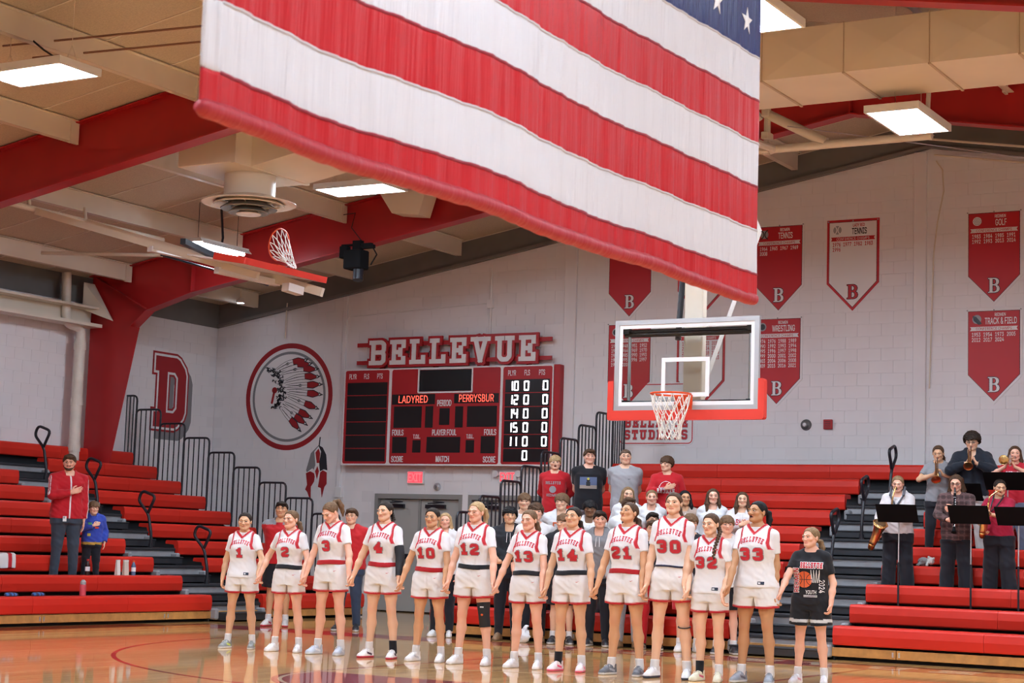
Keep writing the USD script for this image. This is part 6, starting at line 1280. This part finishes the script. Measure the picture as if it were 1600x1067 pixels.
SP = [
 dict(x=-4.38, k=4, H=1.63, male=True, skin='fair', hair=('fringe', 'blond'), head=(12, 2, 0), top=('long', (.50, .014, .022), dict(hem=.47)), bottom=('pants', (.62, .60, .58)), label='person in red long sleeved shirt with bright blond fringe, standing high up', mouth='open', prints=[tx('BELLEVUE', .045, 0, 1.25, 0, M_numedge, w=.24), (sg.Point(0, 1.17).buffer(.055), M_numedge, .006), tx('REDMEN', .04, 0, 1.06, 0, M_numedge, w=.2, f=sans)], **BEH),
 dict(x=-3.80, k=4, H=1.73, male=True, skin='pink', hair=('short', 'brown'), head=(10, 2, 0), wide=1.12, top=('tee', BK, dict(hem=.47)), bottom=('pants', GRAYP), label='person in black tee shirt with a picture on the chest, hands behind the back', prints=[(rect(-.125, 1.12, .125, 1.29), mat('print_blue', (.10, .14, .26), .7), .005), (rect(-.125, 1.12, .125, 1.17), mat('print_tan', (.34, .28, .24), .7), .007), (sg.Point(0, 1.24).buffer(.025).union(rect(-.03, 1.16, .03, 1.22)), M_pk, .008), (sg.Point(0, 1.262).buffer(.018), mat('print_yellow', (.6, .55, .08), .7), .010)], **BEH),
 dict(x=-3.20, k=4, H=1.73, male=True, skin='fair', hair=('buzz', 'buzz'), head=(8, 0, 0), wide=1.08, top=('tee', (.36, .36, .38), dict(hem=.46)), bottom=('pants', DARKP), label='person with shaved head in light gray tee shirt, standing high in the student section', prints=[(sg.Polygon([(.05, 1.27), (.062, 1.255), (.10, 1.275), (.065, 1.263)]), M_pk, .005)], **BEH),
 dict(x=-2.52, k=4, H=1.62, male=True, skin='fair', hair=('mop', 'brown'), head=(-28, 0, 0), top=('long', (.52, .014, .022), dict(hem=.47)), bottom=('pants', DARKP), label='person in red long sleeved shirt with hand on chest, highest student on the right', prints=[tx('REDMEN', .07, 0, 1.14, 0, M_pw, w=.26), (sg.Point(0, 1.22).buffer(.10).intersection(rect(-.2, 1.22, .2, 1.4)).boundary.buffer(.004), M_pw, .006)], **chest(.95)),
 dict(x=-3.85, k=1, H=1.76, male=True, skin='fair', hair=('fringe', 'lbrown'), head=(10, 0, 0), top=('tee', (.70, .69, .70), dict(hem=.47)), bottom=('pants', DARKP), label='person with light brown fringe in white shirt behind number 13, by the end rails'),
 dict(x=-3.68, k=0, H=1.80, male=True, skin='olive', hair=('curly', 'black'), head=(4, 4, 0), top=('hoodie', (.016, .018, .024), dict(hem=.5)), bottom=('pants', DARKP), label='person with dark curly hair in black zipped hoodie, smiling between numbers 12 and 13', shoes=BOOT, **CROSS),
 dict(x=-3.28, k=0, H=1.86, male=True, skin='pink', hair=('curly', 'brown'), head=(10, 2, 0), top=('tee', (.72, .71, .72), dict(hem=.48)), bottom=('pants', DARKP), label='person with curly brown hair in white printed tee shirt between numbers 13 and 14', shoes=BOOT, prints=[tx('BELLEVUE', .05, .0, 1.27, 0, M_num, w=.24), tx('REDMEN', .04, 0, 1.18, 0, M_num, w=.2, f=sans)]),
 dict(x=-3.25, k=1, H=1.76, male=True, skin='fair', hair=('mop', 'lbrown'), head=(-12, 0, 0), top=('hoodie', (.70, .69, .70), dict(hem=.48)), bottom=('pants', DARKP), label='person with light brown mop of hair in white hoodie with orange box print', prints=[(rect(-.10, 1.16, .10, 1.32).difference(rect(-.08, 1.18, .08, 1.30)), M_por, .006), (sg.Point(0, 1.24).buffer(.04), M_pk, .006)]),
 dict(x=-2.81, k=1, H=1.67, male=True, skin='brown', hair=('mop', 'black'), head=(6, -2, 0), top=('hoodie', (.70, .69, .71), dict(hem=.48)), bottom=('pants', GRAYP), label='person with black curly top hair in plain white hoodie', sleepy=True),
 dict(x=-2.30, k=0, H=1.77, male=True, skin='pink', hair=('short', 'dark'), head=(10, 0, 0), top=('hoodie', (.20, .20, .215), dict(hem=.5)), bottom=('pants', DARKP), label='person with short black hair in dark gray hoodie behind number 21', shoes=DSH),
 dict(x=-2.84, k=0, H=1.72, male=True, skin='fair', hair=('fringe', 'lbrown'), head=(-30, 0, 0), top=('hoodie', (.016, .018, .024), dict(hem=.5)), bottom=('shorts', BK, dict(hem=.30, mark=False)), label='person in black hoodie and shorts mostly hidden behind number 14', shoes=DSH),
 dict(x=-2.54, k=2, H=1.64, male=False, skin='fair', hair=('long', 'dblond'), head=(12, 0, 0), top=('hoodie', (.68, .67, .68), dict(hem=.5)), bottom=('pants', DARKP), label='person with long straight fair hair below the gray tee shirt'),
 dict(x=-2.22, k=1, H=1.72, male=True, skin='pink', hair=('short', 'brown'), head=(30, 4, 0), top=('hoodie', (.70, .69, .70), dict(hem=.5)), bottom=('pants', GRAYP), label='person with short brown hair in white hoodie turned to the left above number 21'),
 dict(x=-1.86, k=0, H=1.73, male=True, skin='pink', hair=('mop', 'dark'), head=(20, 0, 0), top=('long', (.42, .42, .43), dict(hem=.5)), bottom=('pants', (.30, .30, .32)), label='person with dark hair in light gray sweater and gray sweatpants between numbers 21 and 30', shoes=BOOT),
 dict(x=-1.86, k=1, H=1.52, male=True, skin='fair', hair=('short', 'dark'), head=(15, 0, 0), top=('jacket', (.35, .012, .02), dict(hem=.5, sleeve=(.02, .02, .025))), bottom=('pants', DARKP), label='person in red jacket with black sleeves and number 8 print, behind the gray sweater', prints=[tx('3', .14, .07, 1.18, 0, M_num)]),
 dict(x=-2.17, k=2, H=1.60, male=False, skin='pink', hair=('lowpony', 'dblond'), head=(4, 0, 0), top=('hoodie', (.70, .69, .70), dict(hem=.5)), bottom=('pants', JEAN), label='person with fair hair tied back in white hoodie with red script lettering', prints=[tx('Redmen', .09, 0, 1.20, 0, M_num, w=.26, f=sans)]),
 dict(x=-1.67, k=2, H=1.60, male=False, skin='tan', hair=('longfront', 'black'), head=(14, 0, 0), top=('hoodie', (.42, .32, .27), dict(hem=.5)), bottom=('pants', DARKP), label='person with long black hair in beige hoodie behind number 30'),
 dict(x=-1.25, k=2, H=1.63, male=False, skin='pink', hair=('longfront', 'brown'), head=(8, 0, 0), top=('hoodie', (.66, .67, .70), dict(hem=.5)), bottom=('pants', JEAN), label='person with long wavy brown hair in pale sweatshirt above number 32'),
 dict(x=-.82, k=2, H=1.59, male=False, skin='fair', hair=('longfront', 'brown'), head=(6, 0, 0), top=('hoodie', (.66, .63, .64), dict(hem=.5)), bottom=('pants', JEAN), label='person with long brown hair holding a hand on the chest left of number 33', prints=[tx('BHS', .08, 0, 1.22, 0, M_num, w=.14, f=sans)], **chest(.94)),
 dict(x=-.99, k=0, H=1.75, male=True, skin='fair', hair=('mop', 'lbrown'), head=(14, 0, 0), top=('tee', (.03, .035, .05), dict(hem=.48)), bottom=('shorts', RD, dict(hem=.30, mark=False)), label='person with shaggy brown hair in navy tee shirt between numbers 30 and 32', shoes=WSH, **CROSS),
 dict(x=-.48, k=0, H=1.74, male=True, skin='pink', hair=('fringe', 'lbrown'), head=(6, 0, 0), top=('tee', (.70, .69, .69), dict(hem=.48)), bottom=('shorts', BK, dict(hem=.32, mark=False)), label='person with short light brown fringe in white shirt between numbers 32 and 33', shoes=DSH),
 dict(x=-1.52, k=0, H=1.66, male=True, skin='fair', hair=('short', 'brown'), head=(0, 0, 0), top=('tee', (.02, .02, .03), dict(hem=.5)), bottom=('pants', (.45, .012, .02), dict(side=WH)), label='person in red track trousers with white side stripe hidden behind number 30', shoes=DSH),
 dict(x=-4.72, k=0, H=1.71, male=False, skin='pink', hair=('long', 'blond'), head=(10, 0, 0), top=('hoodie', (.72, .71, .72), dict(hem=.5)), bottom=('pants', DARKP), label='smiling person with blond hair in white hoodie and black leggings behind number 10', shoes=WSH),
]
for i, q in enumerate(SP):
    q = dict(q); x, k = q.pop('x'), q.pop('k'); H, lab = q.pop('H'), q.pop('label'); shoes = q.pop('shoes', DSH)
    person(row_pos(x, k), H, lab, 22 + (i * 7) % 9 - 4, shoes=shoes, detail=0, seed=60 + i, group='students on the right bleachers', feet=((-.11, 0), (.11, 0)), **q)
person((-7.58, 2.42, 0), 1.82, 'person in red pullover and black shorts standing on the floor behind number 2', 24, True, 'tan', ('short', 'dark'), (4, 4, 0), ('jacket', (.50, .016, .022), dict(hem=.5, shoulder=(.25, .25, .27))), ('shorts', BK, dict(hem=.31, mark=False)), shoes=((.72, .70, .70), (.50, .03, .06), (.5, .05, .1)), detail=0, seed=90, wide=1.12, **BEH)
person((-6.32, 2.42, 0), 1.74, 'person in red jacket and jeans hidden behind number 3', 20, True, 'fair', ('short', 'brown'), (0, 0, 0), ('jacket', (.50, .016, .022), dict(hem=.5)), ('pants', JEAN), shoes=DSH, detail=0, seed=91, wide=1.15, **BEH)
def badge(I):
    w = .93 * I['s']; y = -.178; mk('badge', box(-.10, -.045, y - .004, y, w - .13, w - .055), M_pw, I['t'], label='white pass card hanging at the waist'); mk('badge_photo', box(-.092, -.07, y - .006, y - .002, w - .09, w - .06), M_numedge, I['t'])
person((-10.08, .60, .534), 1.87, 'bearded person in red track jacket and jeans, hand on heart, left bleachers', 58, True, 'pink', ('short', 'brown', 'beard'), (-20, -4, 0), ('jacket', (.50, .012, .022), dict(hem=.50, stripe=True, sleevestripe=True)), ('pants', (.045, .06, .085)), feet=((-.14, 0), (.14, 0)), shoes=DSH, detail=1, seed=92, wide=1.12, extras=badge, handL=(.235, -.05, .92), **chest(1.08))
person((-10.06, 1.13, .534), 1.18, 'small child in blue jacket with patches, hand on heart beside the bearded person', 50, True, 'fair', ('mop', 'lbrown'), (8, 0, 0), ('jacket', (.035, .07, .42), dict(hem=.48, rib=(.55, .35, .06))), ('pants', DARKP), feet=((-.09, 0), (.09, 0)), shoes=DSH, detail=1, seed=93, wide=1.05, prints=[(rect(.03, 1.16, .11, 1.2), mat('patch_red', (.6, .06, .05), .7), .006), (rect(-.12, 1.0, -.05, 1.06), mat('patch_yellow', (.6, .5, .08), .7), .006), (rect(-.12, 1.24, -.04, 1.29), mat('patch_green', (.08, .3, .12), .7), .006), (sg.Point(.08, 1.28).buffer(.035), M_pw, .006)], handR=(-.01, -.15, .85), poleR=(-.8, -.3, -.6), hdirR=((.95, .05, .35), (.1, 1, 0), (-.3, 0, 1)), curl=14)

# ---------------------------------------------------------------- the pep band
BRASS = mat('brass', (.58, .29, .09), .28, metal=1.0); BRASS2 = mat('brass_pale', (.78, .52, .22), .24, metal=1.0); SILV = mat('silver_metal', (.7, .7, .72), .25, metal=1.0)
def place_on(I, name, label, cat, build):
    """instrument built in the player's frame, standing as its own thing"""
    src = I['t']; M = UsdGeom.Xformable(src).GetLocalTransformation()
    t = UsdGeom.Xform.Define(stage, '/World/' + numbered('/World', name)); t.AddTransformOp().Set(M); tag(t.GetPrim(), label, cat); build(t.GetPrim()); return t
def bell_tube(path, rad, n=16): return tube(path, rad, n)
def sax(top, bot, bellc, s, t, bari=False):
    """conical body from neck (top) to bow (bot) and up to the bell"""
    top, bot = np.array(top, float), np.array(bot, float); d = bot - top; L = np.linalg.norm(d); d /= L
    f = np.array((0, -1., 0)); f -= d * (f @ d); f /= np.linalg.norm(f)
    mk('body_tube', tube([top + d * L * q for q in np.linspace(.1, 1, 12)], [.012 + .021 * q * s for q in np.linspace(.1, 1, 12)], 16), BRASS, t, smooth=True)
    c = bot + f * .052 * s; bow = [c + .052 * s * (-f * math.cos(a) + d * math.sin(a)) for a in np.linspace(0, math.pi, 11)]
    mk('bow', tube(bow, [(.033 + .012 * q) * s for q in np.linspace(0, 1, 11)], 16), BRASS, t, smooth=True)
    e = bow[-1]; up = -d * .9 + f * .35; up /= np.linalg.norm(up)
    bl = [e + (-d) * .30 * s * q + f * (.10 * s * q * q) for q in np.linspace(0, 1, 10)]; mk('bell', tube(bl, [.048 * s, .050 * s, .052 * s, .054 * s, .056 * s, .060 * s, .066 * s, .074 * s, .084 * s, .10 * s], 20), BRASS2, t, smooth=True)
    mk('bell_throat', trimesh.creation.icosphere(2).apply_scale((.075 * s, .075 * s, .012)).apply_transform(np.block([[frame_to(bl[-2], bl[-1])[0][:3, :3], (bl[-1] + (bl[-1] - bl[-2]) * .16)[:, None]], [np.zeros((1, 3)), np.ones((1, 1))]])), mat('throat_dark', (.10, .05, .015), .5), t)
    mk('bell_rim', tube(np.array([bl[-1] + .10 * s * (math.cos(a) * np.cross(up, f) / np.linalg.norm(np.cross(up, f)) + math.sin(a) * np.cross(up, np.cross(up, f)) / np.linalg.norm(np.cross(up, np.cross(up, f)))) for a in np.linspace(0, 6.283, 25)[:-1]]), .006, 6, True), BRASS2, t, smooth=True)
    side = np.cross(d, f)
    for k in range(7):
        p = top + d * L * (.25 + .1 * k) + f * (.020 + .02 * s * (.25 + .1 * k)); mk('key', tube([p, p + f * .012], .017 * s, 12), BRASS2, t)
    mk('key_rod', [rod(top + d * L * .2 + side * .034 * s, top + d * L * .95 + side * .042 * s, .0045, 6), rod(top + d * L * .2 - side * .034 * s, top + d * L * .9 - side * .042 * s, .0045, 6)], BRASS2, t)
    return top + d * L * .1
def trumpet(mp, dirn, t):
    """mouthpiece point, direction of the bell"""
    d = np.asarray(dirn, float); d /= np.linalg.norm(d); up = np.array((0, 0, 1.)) - d * d[2]; up /= np.linalg.norm(up); sd = np.cross(d, up); P = lambda a, b, c=0.: np.asarray(mp) + d * a + up * b + sd * c
    mk('mouthpiece', tube([P(0, 0), P(.02, 0), P(.08, 0)], [.013, .008, .006], 10), SILV, t, smooth=True)
    mk('lead_pipe', tube(rounded([P(.07, 0), P(.34, 0), P(.40, -.035), P(.34, -.07), P(.12, -.07)], .03), .0075, 8), BRASS2, t, smooth=True)
    mk('bell', tube([P(a, .0, .03) for a in (.08, .2, .30, .38, .42, .45, .47, .48)], [.007, .008, .011, .018, .026, .038, .052, .062], 24), BRASS2, t, smooth=True); mk('bell_rim', tube(np.array([P(.48, .062 * math.sin(a), .03 + .062 * math.cos(a)) for a in np.linspace(0, 6.283, 25)[:-1]]), .004, 6, True), BRASS2, t, smooth=True)
    mk('bell_throat', tube([P(.474, 0, .03), P(.478, 0, .03)], .05, 20), mat('throat_dark'), t)
    for k in range(3): mk('valve', tube([P(.19 + .028 * k, -.10, .012), P(.19 + .028 * k, .03, .012)], .011, 10), SILV, t, smooth=30); mk('valve_cap', tube([P(.19 + .028 * k, .03, .012), P(.19 + .028 * k, .052, .012)], .006, 8), SILV, t)
    mk('slide', tube(rounded([P(.12, -.07, .0), P(.07, -.07, .0), P(.07, -.02, .03), P(.1, 0, .03)], .02), .007, 8), BRASS2, t, smooth=True)
BY = 2.6 + .61 * 3 - .13; BZ = .2545 * 3; BY5 = 2.6 + .61 * 5 - .13; BZ5 = .2545 * 5
def sax_tenor(I):
    def b(t):
        a = sax((-.02, -.235, 1.27), (-.28, -.26, .68), None, .98, t); m_ = I['headpos']((0, -.098, -.062)); mk('neck', tube(rounded([a, a + (.01, -.0, .10), m_ + (0, -.10, .03), m_ + (0, -.05, -.005)], .05), [.013] * 12 + [.009] if 0 else .011, 10), BRASS2, t, smooth=True); mk('mouthpiece', tube([m_ + (0, -.07, .0), m_ + (0, .005, .0)], [.012, .008], 10), M_black, t, smooth=True)
    place_on(I, 'saxophone', 'large brass saxophone with wide bell held by the person in the white hoodie', 'saxophone', b)
    mk('strap', [tube([(q * .085, -.05 * 0 - .118, 1.33), (q * .09, .0, 1.445), (q * .05, .06, 1.44)], .016, 8) for q in (-1, 1)] + [tube([(q * .085, -.118, 1.33), (0, -.19, 1.18)], .012, 8) for q in (-1, 1)], mat('strap_gray', (.10, .10, .12), .8), I['t'])
person((1.14, BY, BZ), 1.60, 'person with fair hair in white hoodie playing a large saxophone in the band', 10, False, 'pink', ('lowpony', 'dblond'), (0, -12, 0), ('hoodie', (.68, .64, .65), dict(hem=.52)), ('pants', DARKP, dict(wide=.02, flare=True)), (-.27, -.20, .80), (.03, -.30, 1.02), detail=1, seed=100, extras=sax_tenor, curl=60, wide=1.08, shoes=DSH, poleR=(-1, .5, 0), poleL=(1, .3, -.6), hdirR=((.3, -.5, -.8), (.8, 0, .3), (0, -1, 0)), hdirL=((-.9, -.2, .2), (0, 1, 0), (0, 0, 1)))
def clar(I):
    def b(t):
        m_ = I['headpos']((0, -.10, -.062)); e = np.array((.03, -.40, .86)); d = e - m_; P = lambda q: m_ + d * q
        mk('mouthpiece', tube([P(-.02), P(.10)], [.008, .014], 10), M_black, t, smooth=True); mk('barrel', tube([P(.10), P(.2)], .016, 12), M_blackm, t, smooth=30); mk('body_tube', tube([P(.2), P(.55), P(.86)], .0135, 12), M_blackm, t, smooth=True); mk('bell', tube([P(.86), P(.93), P(.97), P(1.0)], [.0145, .020, .027, .034], 16), M_blackm, t, smooth=True)
        mk('ring', [tube([P(q), P(q + .012)], .018, 12) for q in (.1, .2, .52, .86)], SILV, t); mk('key', [tube([P(q) + (0.012, -.012, 0), P(q + .02) + (.012, -.014, 0)], .009, 8) for q in np.linspace(.25, .82, 12)], SILV, t)
    place_on(I, 'clarinet', 'black clarinet with silver keys held by the person in the plaid shirt', 'clarinet', b)
person((1.92, BY, BZ), 1.62, 'person with shoulder length dark hair and glasses in brown plaid shirt playing clarinet', 8, True, 'pink', ('shoulder', 'brown', 'glasses'), (0, -14, 0), ('long', (.065, .035, .035), dict(hem=.47, plaid=True)), ('pants', DARKP, dict(wide=.02, flare=True)), (-.06, -.31, 1.02), (.02, -.30, 1.16), detail=1, seed=101, extras=clar, curl=60, wide=1.05, shoes=DSH, poleR=(-1, .2, -.5), poleL=(1, .2, -.5), hdirR=((.9, -.3, .0), (0, 1, 0), (0, 0, 1)), hdirL=((-.9, -.3, .0), (0, 1, 0), (0, 0, 1)))
def sax_alto(I):
    def b(t):
        a = sax((-.09, -.22, 1.30), (-.16, -.25, .86), None, .82, t); m_ = I['headpos']((0, -.098, -.062)); mk('neck', tube(rounded([a, a + (.01, 0, .07), m_ + (-.03, -.07, .02), m_ + (0, -.04, 0)], .04), .010, 10), BRASS2, t, smooth=True); mk('mouthpiece', tube([m_ + (-.01, -.06, .005), m_ + (0, .005, 0)], [.011, .007], 10), M_black, t, smooth=True)
    place_on(I, 'saxophone', 'small brass saxophone held by the person in the crimson shirt', 'saxophone', b)
    mk('strap', tube([(-.06, -.02, 1.40), (-.06, -.11, 1.30), (-.10, -.19, 1.12), (-.02, -.13, 1.2), (.06, -.10, 1.32), (.06, .0, 1.42)], .010, 8), M_black, I['t'])
person((2.48, BY, BZ), 1.56, 'person with dark hair pulled back in crimson shirt playing a small saxophone', 6, False, 'olive', ('bun', 'dark'), (22, -8, 0), ('tee', (.38, .012, .045), dict(hem=.53)), ('pants', DARKP, dict(wide=.025, flare=True)), (-.15, -.24, .92), (-.06, -.27, 1.10), detail=1, seed=102, extras=sax_alto, curl=60, wide=1.06, shoes=DSH, poleR=(-1, .5, 0), poleL=(1, .2, -.6), hdirR=((.2, -.6, -.6), (.8, 0, .3), (0, -1, 0)), hdirL=((-.9, -.2, .2), (0, 1, 0), (0, 0, 1)), prints=[(rect(.05, 1.27, .09, 1.29), M_pw, .005)])
def tp(label, dn):
    def ex(I):
        def b(t): trumpet(I['headpos']((0, -.104, -.062)), dn, t)
        place_on(I, 'trumpet', label, 'trumpet', b)
    return ex
def tp_arms(s, dn):
    d = np.array(dn, float); d /= np.linalg.norm(d); m_ = np.array((0, -.115, 1.52 * s)); v = m_ + d * .22 + (0, 0, -.03); return dict(handR=tuple(v + (-.065, .05, -.08)), handL=tuple(v + (.065, .05, -.08)), poleR=(-1, .0, -.6), poleL=(1, .0, -.6), hdirR=((.45, -.2, .8), (.9, 0, -.4), (0, 1, 0)), hdirL=((-.45, -.2, .8), (-.9, 0, -.4), (0, 1, 0)), curl=62)
dn = (.12, -.75, -.65)
person((1.31, BY5, BZ5), 1.57, 'person in gray tee shirt with braided hair playing a trumpet', 10, False, 'olive', ('braid', 'brown'), (0, -14, 0), ('tee', (.28, .28, .30), dict(hem=.50)), ('pants', DARKP), detail=1, seed=103, extras=tp('trumpet pointing down, held by the person in the gray tee shirt', dn), shoes=DSH, **tp_arms(.925, dn))
dn = (.10, -.80, -.58)
person((1.78, BY5, BZ5), 1.74, 'person with tall dark curly hair and glasses in black hoodie playing a trumpet', 8, True, 'fair', ('afro', 'dark', 'glasses'), (0, -14, 0), ('hoodie', (.012, .016, .026), dict(hem=.50, cord=0)), ('pants', (.55, .54, .53), dict(wide=.02)), detail=1, seed=104, extras=tp('trumpet held by the person in the black hoodie', dn), shoes=DSH, wide=1.05, prints=[(rect(.05, 1.27, .10, 1.29), M_pw, .006)], **tp_arms(1.02, dn))
dn = (-.10, -.98, -.12)
person((2.36, BY5, BZ5), 1.56, 'person with long brown hair in red shirt at the right edge, trumpet raised level', 6, False, 'pink', ('long', 'brown'), (10, -4, 0), ('tee', (.46, .014, .03), dict(hem=.50)), ('pants', (.14, .17, .26), dict(wide=.02)), detail=1, seed=105, extras=tp('trumpet with its bell turned to the viewer at the right edge', dn), shoes=DSH, prints=[tx('REDMEN', .06, 0, 1.26, 0, M_pw, w=.22)], **tp_arms(.92, dn))
def music_stand(x, y, zf, zt, yaw, label, w=.50):
    t = thing('music_stand', label, 'music stand', (x, y, zf), yaw)
    H = zt - zf
    desk = trimesh.util.concatenate([cbox(-w / 2, w / 2, -.006, .0, -.005, .30, .002), cbox(-w / 2, w / 2, -.05, .0, -.012, -.004, .002)]); T = trimesh.transformations.rotation_matrix(math.radians(-44), (1, 0, 0)); T[:3, 3] = (0, .08, H - .20); desk.apply_transform(T)
    # the desk faces its reader, the photo shows its back
    v = desk.vertices; desk.vertices = np.c_[-v[:, 0], -v[:, 1], v[:, 2]]; mk('desk', desk, M_blackm, t)
    mk('clamp', cbox(-.03, .03, -.07, -.02, H - .06, H - .01, .004), M_black, t); mk('upper_post', rod((0, -.05, H * .45), (0, -.03, H - .03), .009), M_alu, t); mk('lower_post', rod((0, -.05, .10), (0, -.05, H * .5), .013), M_black, t)
    for a in (90, 210, 330): mk('leg', tube([(0, -.05, .16), (.22 * math.cos(math.radians(a)), -.05 + .22 * math.sin(math.radians(a)), .008)], .009, 6), M_black, t)
music_stand(1.33, 3.78, .51, 1.94, 8, 'black music stand in front of the large saxophone', .52); music_stand(2.27, 3.78, .51, 1.94, 5, 'black music stand in front of the clarinet player', .50)
music_stand(2.87, 3.78, .51, 1.93, 2, 'black music stand cut off by the right edge, lower of the two there', .50); music_stand(2.41, 5.0, 1.02, 2.42, 2, 'wide black music stand in front of the raised trumpet at the right edge', .55); music_stand(1.90, 4.98, 1.02, 2.27, 4, 'black music stand below the trumpet of the black hoodie', .40)

# ---------------------------------------------------------------- small things on the benches
def bottle(label, loc, col, cap, h=.22, r=.035):
    t = thing('bottle', label, 'bottle', loc); mk('body', lathe([(0, 0), (r * .95, 0), (r, .01), (r, h * .62), (r * .45, h * .84), (r * .42, h * .90), (0, h * .9)], 20), col, t, smooth=35); mk('cap', lathe([(0, h * .88), (r * .5, h * .88), (r * .5, h), (0, h)], 14), cap, t); mk('band', lathe([(r * 1.01, h * .25), (r * 1.02, h * .26), (r * 1.02, h * .52), (r * 1.01, h * .53)], 20), M_pw, t)
zt2 = .40 + .267 + .001; zt1 = .401
bottle('dark cola bottle at the feet of the bearded person', (-9.75, .74, zt2), mat('cola', (.03, .012, .01), .15), mat('cap_red', (.5, .02, .02), .4), .23)
bottle('clear sports drink bottle right of the white paper bags', (-9.75, 1.72, zt2), mat('drink_blue', (.10, .16, .28), .15), M_por, .22)
t = thing('water_bottle', 'pink water bottle with gray lid on the second bench from the floor', 'bottle', (-9.15, .03, zt1)); mk('body', lathe([(0, 0), (.043, 0), (.045, .01), (.045, .14), (.035, .16), (0, .16)], 24), mat('pink_plastic', (.62, .07, .10), .4), t, smooth=35); mk('lid', lathe([(0, .155), (.040, .155), (.042, .19), (.02, .22), (0, .222)], 20), mat('gray_plastic', (.35, .35, .35), .5), t, smooth=35)
for y, lab, w in ((1.40, 'white paper bag on the bench, the left of two', .07), (1.57, 'cream paper bag on the bench, the right of two', .095)):
    t = thing('paper_bag', lab, 'bag', (-9.77, y, zt2)); a = .0; b_ = trimesh.convex.convex_hull([(-.03, -w / 2, 0), (.03, -w / 2, 0), (.03, w / 2, 0), (-.03, w / 2, 0), (-.012, -w * .48, .22), (.012, -w * .48, .22), (.012, w * .46, .22), (-.012, w * .46, .22)]); mk('bag_body', b_, mat('paper_white', (.70, .68, .63), .8) if w < .08 else mat('paper_cream', (.60, .53, .44), .8), t); mk('bag_fold', box(-.014, .014, -w * .5, w * .5, .20, .225), mat('paper_white'), t)
t = thing('towel', 'white towel with red stripe draped over the bench at the left edge', 'towel', (-10.215, -.42, .267))
yy = np.linspace(-.17, .17, 25); prof = [(-.30, .685), (-.02, .688), (.018, .668), (.028, .60), (.03, .48)]
V, C = [], []
for j, y in enumerate(yy):
    for (x, z) in prof: V.append((x + .006 * math.sin(20 * y), y, z + .004 * math.sin(17 * y + 3 * x))); C.append(RD if .02 < y < .09 else (.72, .70, .70))
n = len(prof); Fq = [(j * n + i, j * n + i + 1, (j + 1) * n + i + 1, (j + 1) * n + i) for j in range(len(yy) - 1) for i in range(n - 1)]
V = np.array(V); F3 = np.vstack([np.array(Fq)[:, [0, 1, 2]], np.array(Fq)[:, [0, 2, 3]]]); V2 = V + (.008, 0, .006)
mk('cloth', (np.vstack([V, V2]), np.vstack([F3[:, ::-1] if 0 else F3, F3[:, ::-1] + len(V)])), M_cloth, t, smooth=True, cd=np.vstack([C, C]))
for y, lab in ((-1.28, 'blue and black shoes lying on the lowest bench at the left edge'), (-.78, 'small blue pouch lying on the lowest bench')):
    t = thing('pouch', lab, 'bag', (-9.2, y, zt1)); g_ = Grid((-.12, -.16, -.02), (.12, .16, .09), .01); F = g_.new(); g_.ell(F, (0, 0, .015), (.06, .10, .035), 0); g_.cone(F, (0, -.08, .015), (.02, .09, .02), .03, .02, .02); F = np.maximum(F, -g_.box()[2] + .001).astype(np.float32); v, f = g_.net(F); mk('pouch_body', (v, f), M_cloth, t, smooth=True, cd=np.where((np.mod(v[:, 1:2] * 30, 2) < 1), (.03, .04, .10), (.05, .15, .42)))
t = thing('plush_toy', 'fluffy gray and white plush toy on the bench beside the saxophone player', 'toy', (1.44, 4.58, 1.185)); g_ = Grid((-.16, -.1, -.03), (.16, .1, .2), .008); F = g_.new(); g_.ell(F, (-.04, 0, .06), (.075, .05, .055), 0); g_.ell(F, (.06, 0, .065), (.045, .045, .05), .02); g_.ell(F, (.10, -.02, .10), (.02, .015, .02), .01); g_.ell(F, (.04, -.02, .115), (.02, .015, .02), .01); g_.cone(F, (-.07, -.04, .03), (-.1, -.06, .012), .02, .018, .01); g_.cone(F, (.02, -.04, .03), (.03, -.07, .012), .02, .018, .01); F = np.maximum(F, -g_.box()[2]).astype(np.float32); v, f = g_.net(F); v = v + (vnoise(v, 120, 5) - .5)[:, None] * .014; mk('plush_body', (v, f), M_cloth, t, smooth=True, cd=np.where(v[:, :1] > .02, (.62, .60, .58), (.26, .26, .27)))
t = thing('plastic_bag', 'crumpled white bag on the floor in front of the students', 'bag', (-3.32, 2.2, 0)); g_ = Grid((-.16, -.14, -.02), (.16, .14, .28), .012); F = g_.new(); g_.ell(F, (0, 0, .08), (.11, .09, .09), 0); g_.cone(F, (.02, 0, .12), (.05, .01, .21), .05, .03, .03); F = np.maximum(F, -g_.box()[2] + .001).astype(np.float32); v, f = g_.net(F); v = v + (vnoise(v, 28, 9) - .5)[:, None] * (.04, .04, .02) * (v[:, 2:] > .01); mk('bag_body', (v, f), mat('bag_white', (.70, .70, .72), .4), t)
